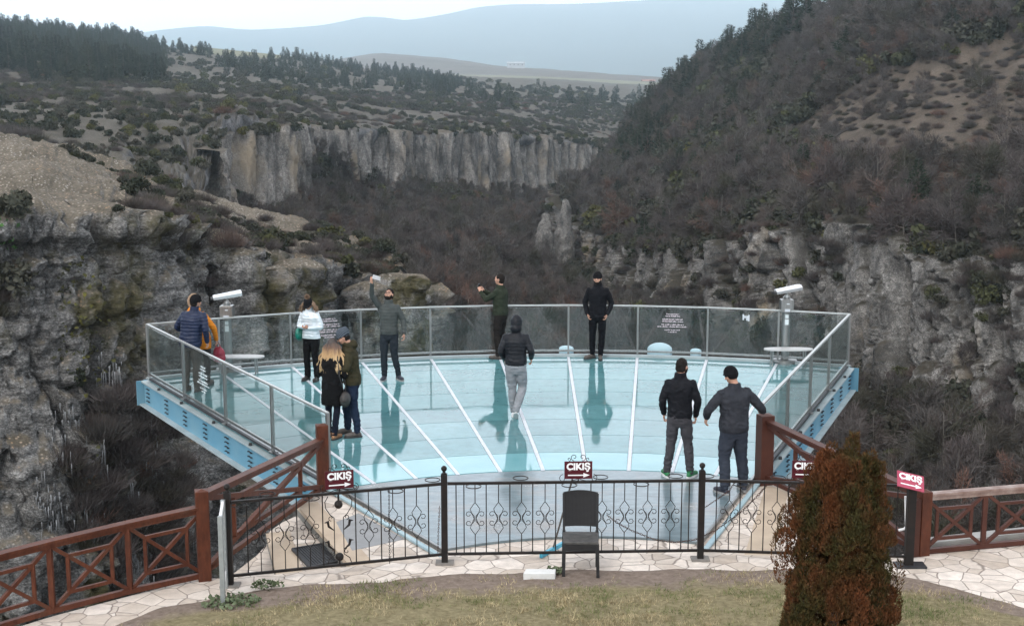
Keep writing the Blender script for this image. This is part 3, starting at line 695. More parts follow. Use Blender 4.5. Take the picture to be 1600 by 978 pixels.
# -- near left rock mass
P = scatter(gN, 900, 8, (1.0, 3.05)); P = nse(P, 12, 0.02, 2); put('bush', 'near rock top', where(P, [(0, 215), (660, 350), (660, 440), (230, 380), (200, 290), (0, 250)])[:90], 0.3, 0.85, 8)
P = scatter(gN, 900, 9, (1.5, 3.3)); put('bbush', 'near rock top', where(P, [(200, 290), (660, 380), (660, 460), (230, 400)])[:90], 0.25, 0.65, 9)
P = scatter(gN, 5000, 10, (3.2, 8), nzmin=0.1); P = nse(P, 7, 0.05, 7)
lowl = [(-60, 390), (110, 400), (200, 470), (230, 600), (330, 680), (420, 800), (300, 1000), (-60, 1000)]
put('bbush', 'near cliff', where(P, lowl)[:210], 0.35, 0.8, 10); x, y, f = project(P); put('bbush', 'near cliff', P[~inpoly(x, y, lowl)][:60], 0.3, 0.7, 11)
P = scatter(gN, 700, 12, (3.2, 8), nzmin=0.2); P = nse(P, 9, 0.15, 9); put('bush', 'near cliff', P[:70], 0.4, 1.0, 12)
# -- canyon slope under the far cliff
P = scatter(gV, 3600, 13, nzmin=0.2); put('bare', 'canyon slope', P[:2100], 0.5, 1.3, 13)
P = nse(scatter(gV, 1800, 14, nzmin=0.2), 25, 0.1, 3); put('bush', 'canyon slope', P[:420], 0.9, 2.3, 14)
P = where(scatter(gV, 4000, 15, (0, 2)), [(460, 230), (620, 300), (640, 420), (470, 440)]); put('bush', 'canyon slope', P[:160], 1.0, 2.0, 15)
# far cliff ledges and rim
put('bush', 'plateau', scatter(gK, 500, 16, (0.4, 1.3), nzmin=0.3)[:220], 0.5, 1.2, 16)
P = scatter(gK, 9000, 51, (2.4, 4.0), nzmin=0.0); P = np.concatenate([where(P, pl) for pl in ([(470, 200), (530, 210), (560, 290), (470, 280)], [(722, 235), (760, 205), (800, 235), (795, 330), (735, 330)], [(820, 290), (930, 270), (930, 330), (820, 335)], [(340, 300), (460, 300), (460, 350), (340, 350)])])
put('bare', 'canyon slope', P[:200], 0.35, 0.7, 51); put('bush', 'canyon slope', P[200:300], 0.6, 1.3, 52)
# -- right hillside
P = scatter(gR, 9000, 17, (0.8, 5.0)); x, y, f = project(P)
mead = inpoly(x + 14 * vnoise(P * 0.12), y + 14 * vnoise(P * 0.12 + 7), [(1210, 215), (1280, 165), (1340, 140), (1470, 90), (1660, 55), (1660, 262), (1420, 285), (1250, 275)])
Pw = P[~mead]; _k = (fbm(Pw * np.array([1, 1, 0.5]), 16, 3, 0.5, 33) < 0.06) | (np.random.RandomState(9).rand(len(Pw)) < 0.22); put('bare', 'right hillside', Pw[_k][:1750], 0.55, 1.35, 17); put('bbush', 'meadow', P[mead][:650], 0.2, 0.6, 18)
put('bare', 'meadow', P[mead][420:480], 0.4, 0.75, 19)
P = scatter(gR, 9000, 20, (0.8, 5.0)); x, y, f = project(P); P = P[~inpoly(x + 14 * vnoise(P * 0.12), y + 14 * vnoise(P * 0.12 + 7), [(1210, 215), (1280, 165), (1340, 140), (1470, 90), (1660, 55), (1660, 262), (1420, 285), (1250, 275)])]
put('pine', 'right ridge', where(P, [(960, 270), (985, 180), (1050, 110), (1140, 70), (1290, 20), (1260, 75), (1150, 130), (1060, 190), (1000, 290)])[:150], 0.8, 1.5, 20)
put('pine', 'right hillside', nse(P, 22, 0.18, 11)[:40], 0.6, 1.0, 21)
put('bush', 'right hillside', nse(P, 20, -0.02, 5)[:1300], 0.9, 2.3, 22); put('pine', 'right hillside', nse(P, 14, 0.25, 25)[:60], 0.5, 0.9, 23)
# -- right cliff ledges and the slope below it
P = scatter(gK2, 5000, 23, (0.5, 5), nzmin=0.3); P = nse(P, 10, -0.05, 1)
put('bare', 'right cliff', P[:60], 0.3, 0.55, 23); put('bbush', 'right cliff', P[330:560], 0.4, 0.9, 24); put('bush', 'right cliff', P[800:900], 0.5, 1.1, 25)
put('bush', 'right hillside', where(scatter(gR, 9000, 30, (0.8, 5)), [(900, 290), (1000, 230), (1180, 200), (1300, 230), (1300, 350), (1050, 390), (920, 350)])[:330], 1.0, 2.5, 30)
put('bush', 'right hillside', scatter(gR, 900, 29, (4.0, 5.0), nzmin=0.2)[:150], 0.6, 1.3, 29)
P = scatter(gV2, 500, 28, (0.12, 0.5), nzmin=0.1); put('bare', 'lower slope', P[:170], 0.3, 0.5, 28)
P = scatter(gV2, 3600, 26, (0.45, 9), nzmin=0.1); put('bare', 'lower slope', P[:1500], 0.5, 1.15, 26)
put('bush', 'lower slope', nse(scatter(gV2, 2600, 27), 14, -0.1, 2)[:800], 0.6, 1.6, 27)  # many of these dark bushes are added to imitate shade deep in the canyon

def pick(Gt, px, py):
    P = Gt[0].reshape(-1, 3); x, y, f = project(P); return P[np.argmin((x - px) ** 2 + (y - py) ** 2 + np.where(f > 0, 0, 1e9))]
for px_, py_, sc_ in ((1145, 207, 1.3), (1236, 78, 1.7), (1218, 84, 1.4), (1256, 72, 1.5), (1104, 118, 1.4), (1092, 128, 1.2), (1139, 96, 1.2), (1066, 140, 1.1), (1325, 95, 1.4), (1335, 80, 1.1), (1022, 175, 1.1)): put('pine', 'right ridge', [pick(gR, px_, py_)], sc_, sc_ + 0.01, 3)
P = scatter(gR, 9000, 81, (0.8, 5)); P = where(P, [(900, 300), (985, 190), (1100, 120), (1250, 90), (1320, 140), (1200, 230), (1300, 290), (1640, 300), (1640, 400), (1200, 370), (950, 380)])
put('bush', 'right hillside', nse(P, 16, 0.03, 33)[:900], 1.3, 2.7, 81); put('pine', 'right hillside', nse(P, 16, 0.12, 3)[:130], 0.4, 1.0, 82)
P = nse(scatter(gK2, 6000, 83, (0.6, 4.6), nzmin=0.0), 7, 0.12, 4); put('bbush', 'right cliff', P[:150], 0.4, 1.0, 83); put('bush', 'right cliff', P[150:290], 0.5, 1.2, 84)
P = where(scatter(gN, 4000, 85, (1.0, 3.3)), [(180, 265), (330, 330), (655, 420), (655, 450), (300, 400), (180, 330)]); put('bbush', 'near rock top', P[:130], 0.2, 0.55, 85); put('bush', 'near rock top', P[130:230], 0.2, 0.6, 86)
# beyond the edges of the frame, so that the slopes do not end where the picture does
def scatter_out(Gt, n, seed, vr=(0, 99), nzmin=0.35):
    G, U, Vp = Gt; rs = np.random.RandomState(seed); a = G[:-1, :-1]; b = G[:-1, 1:]; d = G[1:, :-1]
    cr_ = np.cross(b - a, d - a); ar = np.linalg.norm(cr_, axis=-1); m = (Vp[:-1, :-1] >= vr[0]) & (Vp[:-1, :-1] <= vr[1]) & (np.abs(cr_[..., 2]) / (ar + 1e-9) > nzmin)
    p = (ar * m).ravel(); idx = rs.choice(len(p), n, p=p / p.sum()); s, t = rs.rand(n, 1), rs.rand(n, 1)
    P = a.reshape(-1, 3)[idx] * (1 - s - t) + b.reshape(-1, 3)[idx] * s + d.reshape(-1, 3)[idx] * t; x, y, f = project(P)
    return P[((x <= -60) & (x > -900)) | ((x >= 1660) & (x < 2300)) | ((y > 1040) & (y < 1300))]
put('bush', 'plateau', scatter_out(gL, 9000, 71, (2.3, 5.0))[:1500], 0.3, 1.0, 71); put('bbush', 'plateau', scatter_out(gL, 4000, 72, (2.3, 5.0))[:600], 0.3, 0.9, 72)
P = scatter_out(gL, 9000, 73, (0.9, 2.4)); put('pine', 'left wood', P[:500], 0.55, 1.4, 73)
put('bbush', 'near cliff', scatter_out(gN, 2500, 74, (2.5, 8), 0.1)[:200], 0.35, 0.8, 74); put('bush', 'near rock top', scatter_out(gN, 800, 75, (1, 3))[:60], 0.3, 0.8, 75)
put('bare', 'right hillside', scatter_out(gR, 4000, 76, (0.8, 5))[:600], 0.55, 1.3, 76); put('bare', 'lower slope', scatter_out(gV2, 4000, 77, (0.3, 9), 0.1)[:600], 0.5, 1.1, 77)
KINDS = {
 'bare': ('bare_tree', 'tree', 'stuff', 'woodland', 230),
 'bbush': ('bare_bush', 'bush', 'stuff', 'scrub', 200),
 'bush': ('evergreen_bush', 'bush', 'stuff', 'evergreen_scrub', 280),
 'pine': ('pine_tree', 'pine tree', 'stuff', 'pine_forest', 280)}
WHERE = {'plateau': ('on the open stony plateau above the far cliff', 'plateau above the far cliff'),
 'left wood': ('in the dense dark wood at the upper left edge', 'the upper left wood'), 'ridge': ('on the skyline ridge right of the upper left wood', 'the skyline ridge'),
 'middle wood': ('in the long wood across the middle of the plateau', 'the middle wood'), 'plateau pines': ('in a loose row below the pale field on the plateau', 'the pale field'),
 'near rock top': ('on top of the near left rock shelf', 'the near rock shelf'), 'near cliff': ('growing on a ledge of the near left cliff face', 'the near left cliff face'),
 'canyon slope': ('in the wood on the canyon slope below the far cliff', 'the canyon slope'), 'right hillside': ('on the wooded right hillside above the cliff', 'the right hillside'),
 'meadow': ('on the brown open meadow high on the right hillside', 'the right meadow'), 'right ridge': ('on the steep skyline of the right hillside', 'the right skyline'),
 'right cliff': ('clinging to a ledge of the right cliff', 'the right cliff ledges'), 'lower slope': ('on the dark slope at the foot of the right cliff', 'the foot of the right cliff')}
LOOK = {'bare': 'leafless grey brown tree', 'bbush': 'low leafless brown bush', 'bush': 'rounded dark olive evergreen bush', 'pine': 'dark green pine tree'}
PSIZE = {'bare': 7, 'bbush': 2.2, 'bush': 2.2, 'pine': 10}
rv = np.random.RandomState(5)
for kind, (nm, cat, _k, sname, cap) in KINDS.items():
    L = [p for p in PL if p[0] == kind]
    pos = np.array([p[2] for p in L]); x, y, f = project(pos); size = np.array([p[3] for p in L]) * PSIZE[kind] / f
    vis = (x > 0) & (x < 1600) & (y > 0) & (y < 985) & ~((x > 235) & (x < 1310) & (y > 590))
    order = np.argsort(-(size * np.where(vis, 1, 0.0001)))
    sel = set(order[:cap].tolist())
    big = set(order[:40].tolist()) if kind in ('bare', 'pine') else set()
    pts = []; rot = []; scl = []; ix = []
    for i, (kd, key, p, s) in enumerate(L):
        v = rv.randint(len(PROTO[kind])); rz = rv.uniform(0, 6.28)
        if i in sel:
            lab = LOOK[kind] + ' ' + WHERE[key][0]; grp = nm.replace('_', ' ') + 's at ' + WHERE[key][1]
            if i in big:
                o = empty(nm, p, rz, lab, cat, grp); o.scale = (s, s, s)
                for nme, me in zip(('trunk', 'crown'), PROTO[kind + '_parts'][v]):
                    c = bpy.data.objects.new(nme, me); COL.objects.link(c); c.parent = o
            else:
                o = bpy.data.objects.new(nm, PROTO[kind][v]); COL.objects.link(o); o.location = p; o.rotation_euler = (0, 0, rz); o.scale = (s, s, s); tag(o, lab, cat, grp)
        else:
            pts.append(p); rot.append(rz); scl.append(s); ix.append(v)
    # the rest of the kind, past what anyone would count: one object of kind stuff
    pc = bpy.data.collections.new(sname + '_kinds')
    for k, me in enumerate(PROTO[kind]):
        o = bpy.data.objects.new(nm + '_source', me); pc.objects.link(o)
    me = bpy.data.meshes.new(sname); me.vertices.add(len(pts)); me.vertices.foreach_set('co', np.array(pts, dtype=np.float32).ravel())
    a = me.attributes.new('rz', 'FLOAT', 'POINT'); a.data.foreach_set('value', np.array(rot, dtype=np.float32))
    a = me.attributes.new('sc', 'FLOAT', 'POINT'); a.data.foreach_set('value', np.array(scl, dtype=np.float32))
    a = me.attributes.new('ix', 'INT', 'POINT'); a.data.foreach_set('value', np.array(ix, dtype=np.int32))
    ob = bpy.data.objects.new(sname, me); COL.objects.link(ob); tag(ob, kind='stuff')
    ng = bpy.data.node_groups.new(sname, 'GeometryNodeTree'); ng.interface.new_socket('Geometry', in_out='INPUT', socket_type='NodeSocketGeometry'); ng.interface.new_socket('Geometry', in_out='OUTPUT', socket_type='NodeSocketGeometry')
    gi = ng.nodes.new('NodeGroupInput'); go = ng.nodes.new('NodeGroupOutput'); ci = ng.nodes.new('GeometryNodeCollectionInfo'); ci.inputs[0].default_value = pc; ci.inputs['Separate Children'].default_value = True
    iop = ng.nodes.new('GeometryNodeInstanceOnPoints'); iop.inputs['Pick Instance'].default_value = True
    def attr(nme, ty):
        n_ = ng.nodes.new('GeometryNodeInputNamedAttribute'); n_.data_type = ty; n_.inputs[0].default_value = nme; return [o_ for o_ in n_.outputs if o_.enabled][0]
    cx = ng.nodes.new('ShaderNodeCombineXYZ'); ng.links.new(attr('rz', 'FLOAT'), cx.inputs[2])
    ng.links.new(gi.outputs[0], iop.inputs['Points']); ng.links.new(ci.outputs[0], iop.inputs['Instance']); ng.links.new(cx.outputs[0], iop.inputs['Rotation'])
    ng.links.new(attr('sc', 'FLOAT'), iop.inputs['Scale']); ng.links.new(attr('ix', 'INT'), iop.inputs['Instance Index']); ng.links.new(iop.outputs[0], go.inputs[0])
    md = ob.modifiers.new('scatter', 'NODES'); md.node_group = ng

# ---- moss curtain, rust coloured dead grass and icicles on the near left cliff
def clump(name, polys, n, size, stops, seed):
    P = scatter(gN, 40000, seed, (2.9, 8), nzmin=0.0); Q = np.concatenate([where(P, pl)[:n] for pl in polys]); rs = np.random.RandomState(seed)
    Q = Q + rs.normal(size=Q.shape) * np.array([0.12, 0.12, 0.12]) + np.array([0, -0.15, 0]); V, F = quads(Q, rs.uniform(0.3, 1.0, len(Q)) * size, rs, 0.2)
    m, nt, bs = new_mat(name + '_colour'); nn = noise_node(nt, 0.5, 5, 0.7, 'Position'); nt.links.new(ramp(nt, nn.outputs[0], stops).outputs[0], bs.inputs['Base Color']); bs.inputs['Roughness'].default_value = 0.9
    tag(mesh_obj(name, V, F, m), kind='stuff')
clump('moss', [[(85, 415), (130, 400), (170, 440), (178, 560), (150, 620), (95, 570)], [(130, 600), (178, 640), (180, 700), (140, 720)]], 5200, 0.17, [(0.35, (0.012, 0.014, 0.006)), (0.5, (0.045, 0.045, 0.012)), (0.66, (0.16, 0.15, 0.025))], 41)
clump('moss', [[(-10, 335), (38, 340), (40, 352), (-10, 352)], [(-10, 370), (40, 372), (40, 385), (-10, 385)]], 500, 0.16, [(0.35, (0.02, 0.06, 0.012)), (0.7, (0.06, 0.16, 0.03))], 42)
clump('dead_grass', [[(190, 690), (235, 670), (240, 730), (180, 760)], [(120, 740), (180, 720), (190, 800), (120, 800)]], 1500, 0.12, [(0.35, (0.05, 0.03, 0.015)), (0.7, (0.22, 0.11, 0.05))], 43)
def icicles(polys, n, seed):
    P = scatter(gN, 40000, seed, (2.9, 8), nzmin=0.0); Q = np.concatenate([where(P, pl)[:n] for pl in polys]); rs = np.random.RandomState(seed); mb = MB()
    for q in Q:
        k = rs.randint(4, 9)
        for _ in range(k):
            x = q + np.array([rs.normal() * 0.3, -0.3 + rs.normal() * 0.12, 0.3 + rs.normal() * 0.3]); L_ = rs.uniform(0.2, 1.3); r = rs.uniform(0.02, 0.05)
            mb.tube([x, x - np.array([0, 0, L_ * 0.5]), x - np.array([0, 0, L_])], [r, r * 0.6, 0.004], 5)
        pass
    m, nt, bs = new_mat('ice'); nn = noise_node(nt, 3, 4, 0.6, 'Position'); nt.links.new(ramp(nt, nn.outputs[0], [(0.3, (0.07, 0.07, 0.07)), (0.7, (0.24, 0.25, 0.26))]).outputs[0], bs.inputs['Base Color']); bs.inputs['Roughness'].default_value = 0.35
    tag(mb.build('ice', m, smooth=True), kind='stuff')
icicles([[(78, 640), (125, 640), (125, 740), (78, 740)], [(150, 700), (180, 700), (180, 760), (150, 760)], [(60, 760), (95, 740), (110, 820), (60, 820)], [(120, 560), (185, 570), (185, 610), (120, 600)], [(205, 650), (235, 650), (262, 760), (240, 790), (200, 700)], [(110, 810), (170, 780), (200, 820), (130, 840)], [(180, 740), (215, 740), (215, 830), (180, 830)], [(270, 780), (300, 780), (300, 860), (270, 860)], [(200, 860), (240, 850), (240, 900), (200, 900)]], 10, 44)
# ================================================================ FOREGROUND GROUND, PAVING, LAWN
def gp(px, py, z=0.0): return ground(px, py, z)
def stone_mat(name, sc=4.3, c0=(0.48, 0.405, 0.34), c1=(0.68, 0.605, 0.54), grout=(0.24, 0.20, 0.17), stain=0.25):
    m, nt, bs = new_mat(name); L = nt.links
    g = N(nt, 'ShaderNodeNewGeometry')
    wn = noise_node(nt, 1.6, 3, 0.5, 'Position')
    mxv = N(nt, 'ShaderNodeMixRGB'); mxv.inputs[0].default_value = 0.12; L.new(g.outputs['Position'], mxv.inputs[1]); L.new(wn.outputs['Color'], mxv.inputs[2])
    v = N(nt, 'ShaderNodeTexVoronoi'); v.feature = 'DISTANCE_TO_EDGE'; v.inputs['Scale'].default_value = sc; L.new(mxv.outputs[0], v.inputs['Vector'])
    v2 = N(nt, 'ShaderNodeTexVoronoi'); v2.inputs['Scale'].default_value = sc; L.new(mxv.outputs[0], v2.inputs['Vector'])
    sx = N(nt, 'ShaderNodeSeparateXYZ'); L.new(v2.outputs['Color'], sx.inputs[0])
    c = ramp(nt, sx.outputs[0], [(0.1, c0), (0.45, tuple((a + b) / 2 for a, b in zip(c0, c1))), (0.9, c1)]).outputs[0]
    fn = noise_node(nt, 7, 6, 0.65, 'Position'); c = mix(nt, 1.0, c, ramp(nt, fn.outputs[0], [(0.3, 0.78), (0.7, 1.15)]).outputs[0], 'MULTIPLY')
    st = noise_node(nt, 0.9, 5, 0.6, 'Position'); c = mix(nt, ramp(nt, st.outputs[0], [(0.5, 0), (0.7, stain)]).outputs[0], c, (0.33, 0.25, 0.17))
    e = ramp(nt, v.outputs[0], [(0.008, 0.0), (0.03, 1.0)])
    c = mix(nt, e.outputs[0], grout, c)
    L.new(c, bs.inputs['Base Color']); bs.inputs['Roughness'].default_value = 0.8
    bump(nt, bs, mix(nt, 0.2, e.outputs[0], fn.outputs[0]), 0.6, 0.015)
    return m
M_PAVE = stone_mat('crazy_paving')
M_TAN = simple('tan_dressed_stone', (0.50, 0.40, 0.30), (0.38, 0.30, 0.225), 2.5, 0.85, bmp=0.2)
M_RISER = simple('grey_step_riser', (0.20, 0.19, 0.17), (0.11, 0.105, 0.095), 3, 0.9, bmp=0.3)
M_CEMENT = simple('cement_patch', (0.22, 0.225, 0.23), (0.27, 0.275, 0.28), 6, 0.9, bmp=0.2)

def poly_solid(name, poly, z0, z1, mat, sub=0, **t):
    mb = MB(); mb.prism([(p[0], p[1]) for p in poly], z0, z1); o = mb.build(name, mat); tag(o, **t); return o

# outline of the terrace on the canyon side (runs left to right)
edge = [(-60, -60), (-16, -20), (-10.5, 6), (-8.5, 10.5)] + [tuple(gp(x, y))[:2] for x, y in ((-260, 1085), (-120, 1032), (-20, 994), (83, 962), (204, 930), (312, 903), (330, 880), (400, 828), (480, 772), (505, 757))]
rgt = [tuple(gp(x, y))[:2] for x, y in ((1190, 748), (1215, 752), (1280, 784), (1380, 832), (1440, 858), (1535, 847), (1632, 838), (1730, 830), (1860, 822))]
outline = edge + rgt + [(10.5, 18.6), (14, 19.5), (24, 16), (60, -20), (60, -60)]
poly_solid('pavement', outline, -0.9, -0.50, M_CEMENT, kind='structure')          # foundation slab under the steps
# front paving, at the level of the platform
front = [(-60, -60), (-16, -20), (-10.5, 6), (-8.5, 10.5)] + [tuple(gp(x, y))[:2] for x, y in ((-260, 1085), (-120, 1032), (-20, 994), (83, 962), (204, 930), (312, 903), (365, 903), (440, 896), (553, 884), (690, 866), (880, 862), (1090, 866), (1300, 868), (1385, 872), (1440, 858), (1535, 847), (1632, 838), (1730, 830), (1860, 822))] + [(10.5, 18.6), (14, 19.5), (24, 16), (60, -20), (60, -60)]
poly_solid('path', front, -0.50, 0.0, M_PAVE, kind='structure')
# paved strip beside and before the platform (under the curved slab edge)
poly_solid('pavement', [tuple(gp(x, y))[:2] for x, y in ((553, 884), (465, 784), (480, 772), (505, 757), (700, 735), (1000, 730), (1190, 748), (1225, 757), (1290, 800), (1300, 868), (1090, 866), (880, 862), (690, 866))], -0.50, -0.035, M_PAVE, kind='structure')
poly_solid('step', [tuple(gp(x, y))[:2] for x, y in ((440, 896), (417, 811), (440, 795), (465, 784), (553, 884))], -0.50, -0.19, M_PAVE, kind='structure')
poly_solid('step', [tuple(gp(x, y))[:2] for x, y in ((312, 903), (330, 880), (400, 828), (417, 811), (440, 896), (365, 903))], -0.50, -0.34, M_PAVE, kind='structure')
def strip(a, b, w, z, mat, name, side=1):
    a = Vector(a); b = Vector(b); d = (b - a).normalized(); n = Vector((d.y, -d.x, 0)) * side
    mb = MB(); mb.prism([(p.x, p.y) for p in (a, b, b + n * w, a + n * w)][::side], z - 0.06, z); o = mb.build(name, mat); tag(o, kind='structure'); return o
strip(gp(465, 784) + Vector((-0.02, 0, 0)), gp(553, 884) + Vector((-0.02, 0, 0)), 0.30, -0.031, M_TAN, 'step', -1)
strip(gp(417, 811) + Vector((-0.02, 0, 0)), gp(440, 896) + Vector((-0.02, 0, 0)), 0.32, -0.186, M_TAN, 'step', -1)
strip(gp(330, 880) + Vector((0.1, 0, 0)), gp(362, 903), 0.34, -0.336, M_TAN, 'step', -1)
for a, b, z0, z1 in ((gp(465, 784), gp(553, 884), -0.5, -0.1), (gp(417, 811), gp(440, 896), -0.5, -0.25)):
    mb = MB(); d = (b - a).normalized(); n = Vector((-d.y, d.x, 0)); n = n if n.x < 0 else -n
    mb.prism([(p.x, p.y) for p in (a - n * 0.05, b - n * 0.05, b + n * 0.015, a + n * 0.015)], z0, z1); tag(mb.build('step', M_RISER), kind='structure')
strip(gp(1163, 864), gp(1196, 756), 0.34, -0.031, M_TAN, 'pavement', 1)
poly_solid('pavement', [tuple(gp(x, y))[:2] for x, y in ((525, 812), (560, 798), (632, 838), (550, 856))], -0.06, -0.030, M_CEMENT, kind='structure')

# drain grate
gr = [gp(457, 859, -0.18), gp(503, 851, -0.18), gp(535, 877, -0.18), gp(484, 887, -0.18)]
M_DARKMETAL = simple('dark_cast_metal', (0.035, 0.037, 0.042), (0.06, 0.062, 0.068), 12, 0.5, 0.6, 0.2)
t = empty('drain_grate', (0, 0, 0), 0, 'dark slatted drain grate lying on the middle stone step', 'drain grate')
f = MB(); s_ = MB()
for i in range(4): f.bar(gr[i] + Vector((0, 0, .012)), gr[(i + 1) % 4] + Vector((0, 0, .012)), 0.03, 0.03)
for i in range(1, 12):
    k = i / 12; s_.bar(gr[0].lerp(gr[1], k) + Vector((0, 0, .008)), gr[3].lerp(gr[2], k) + Vector((0, 0, .008)), 0.024, 0.02)
f.build('frame', M_DARKMETAL, t); s_.build('slats', M_DARKMETAL, t)

# ---- lawn
lawn_px = [(-150, 1100), (100, 1010), (176, 978), (193, 965), (259, 941), (345, 929), (365, 927), (397, 923), (453, 916), (581, 900), (720, 893), (787, 889), (893, 886), (1080, 886), (1250, 887), (1390, 892), (1442, 901), (1495, 916), (1547, 930), (1600, 945), (1750, 985), (2100, 1100)]
lb = [gp(x, y) for x, y in lawn_px]
nx_, ny_ = 260, 120
lx = np.array([p.x for p in lb]); ly = np.array([p.y for p in lb])
X = np.linspace(lx[0], lx[-1], nx_); Ytop = np.interp(X, lx, ly) + 0.05 * fbm(np.stack([X * 2.5, X * 0, X * 0], -1), 1, 4)
T = np.linspace(0, 1, ny_) ** 2.2
YY = Ytop[None, :] * (1 - T[:, None]) + (-4.0) * T[:, None]; XX = X[None, :] * (1 + 0.6 * T[:, None])
def lawn_z(x, y, d): return 0.035 * np.clip(d / 0.25, 0, 1) + 0.03 * fbm(np.stack([x, y, x * 0], -1), 0.8, 3) + 0.30 * np.clip(d / 4, 0, 1) ** 1.3 + np.clip(d - 5, 0, 30) * 0.03 - 0.012
DD = Ytop[None, :] - YY
ZZ = lawn_z(XX, YY, DD)
G_l = np.stack([XX, YY, ZZ], -1); idx = np.arange(nx_ * ny_).reshape(ny_, nx_)
F = np.stack([idx[:-1, :-1], idx[1:, :-1], idx[1:, 1:], idx[:-1, 1:]], -1).reshape(-1, 4)
m, nt, bs = new_mat('lawn_soil')
n1 = noise_node(nt, 0.8, 6, 0.6, 'Position'); n2 = noise_node(nt, 14, 6, 0.7, 'Position')
at_ = N(nt, 'ShaderNodeAttribute'); at_.attribute_name = 'edge'
soil = ramp(nt, n2.outputs[0], [(0.3, (0.13, 0.10, 0.08)), (0.7, (0.26, 0.205, 0.17))]).outputs[0]
grs = ramp(nt, n2.outputs[0], [(0.3, (0.12, 0.10, 0.055)), (0.6, (0.24, 0.205, 0.12)), (0.8, (0.36, 0.30, 0.19))]).outputs[0]
ad = N(nt, 'ShaderNodeMath', operation='ADD'); nt.links.new(at_.outputs['Fac'], ad.inputs[0]); nt.links.new(n1.outputs[0], ad.inputs[1])
fac = ramp(nt, ad.outputs[0], [(0.84, 0.0), (1.08, 1.0)]).outputs[0]
nt.links.new(mix(nt, fac, soil, grs), bs.inputs['Base Color']); bs.inputs['Roughness'].default_value = 0.95; bs.inputs['Specular IOR Level'].default_value = 0.1
bump(nt, bs, n2.outputs[0], 0.8, 0.03)
lawn = mesh_obj('lawn', G_l.reshape(-1, 3), F, m, smooth=True); tag(lawn, kind='structure')
ed = lawn.data.attributes.new('edge', 'FLOAT', 'POINT'); ed.data.foreach_set('value', np.clip(DD / 1.1, 0, 1).ravel().astype(np.float32) * 0.6)
# grass blades
rs = np.random.RandomState(3); n = 150000
gx = rs.uniform(-6.5, 8.2, n); top_ = np.interp(gx, lx, ly); dd = rs.uniform(0.02, 1, n) ** 0.8 * 4.2; gy = top_ - dd
pat = fbm(np.stack([gx, gy, gx * 0], -1), 0.7, 4, 0.6, 3.0) + 0.5 * fbm(np.stack([gx, gy, gx * 0], -1), 0.12, 2) + 0.7 * np.clip(dd / 1.1, 0, 1) - 0.40
k = (pat > rs.uniform(-0.10, 0.62, n)) & (gy > 11.0); gx, gy, dd = gx[k], gy[k], dd[k]; n = len(gx)
C = np.stack([gx, gy, lawn_z(gx, gy, dd) - 0.003], -1); D = rs.normal(size=(n, 3)) * 0.55; D[:, 2] = 1; D /= np.linalg.norm(D, axis=1, keepdims=True)
V, F = slivers(C, D, rs.uniform(0.03, 0.075, n), rs.uniform(0.005, 0.010, n), rs)
m, nt, bs = new_mat('grass_blades')
n1 = noise_node(nt, 1.3, 6, 0.7, 'Position'); n2 = noise_node(nt, 9, 5, 0.75, 'Position')
c = mix(nt, ramp(nt, n1.outputs[0], [(0.47, 0.0), (0.56, 1.0)]).outputs[0], ramp(nt, n2.outputs[0], [(0.38, (0.19, 0.15, 0.08)), (0.62, (0.60, 0.50, 0.31))]).outputs[0], ramp(nt, n2.outputs[0], [(0.35, (0.075, 0.10, 0.035)), (0.65, (0.20, 0.22, 0.09))]).outputs[0])
nt.links.new(c, bs.inputs['Base Color']); bs.inputs['Roughness'].default_value = 0.85; bs.inputs['Specular IOR Level'].default_value = 0.15
tag(mesh_obj('grass', V, F, m), kind='stuff')
# leafy weeds along the paving edge
def weed(px, py, r, nleaf, seed, lab):
    rs = np.random.RandomState(seed); c = gp(px, py); a = rs.uniform(0, 6.28, nleaf); rr = r * rs.uniform(0, 1, nleaf) ** 0.6
    C = np.stack([rr * np.cos(a) * 1.5, rr * np.sin(a), rs.uniform(0.01, 0.07, nleaf)], -1); V, F = quads(C, rs.uniform(0.012, 0.032, nleaf), rs, 1.5)
    o = mesh_obj('weed', V, F, M_WEED, loc=(c.x, c.y, 0.03)); tag(o, lab, 'weed')
M_WEED = simple('weed_leaves', (0.06, 0.09, 0.035), (0.13, 0.155, 0.085), 30, 0.7)
weed(360, 947, 0.22, 260, 1, 'leafy grey green weed patch at the foot of the grey metal frame')
weed(418, 921, 0.13, 110, 2, 'small green weed tuft at the lawn edge below the left fence section')
weed(868, 899, 0.07, 60, 4, 'green tuft between the white slab and the black chair')

# terrace wall going down into the canyon
pts = edge[3:] + rgt + [(10.5, 18.6), (14, 19.5), (24, 16)]
skirt_rows = [[Vector((x, y, -0.52)) for x, y in pts], [Vector((x * 1.0, y + 0.25, -2.5)) for x, y in pts], [Vector((x * 1.03, y + 1.2, -12)) for x, y in pts], [Vector((x * 1.1, y + 6, -39)) for x, y in pts]]
def dSk(G, n, hz, s, u, v): return G + hz * (np.clip(v - 0.6, 0, 1) * fbm(G, 3.5, 4) * 0.8)[..., None]
sheet('cliff', skirt_rows, 4, [6, 14, 14], M_BED, dSk)

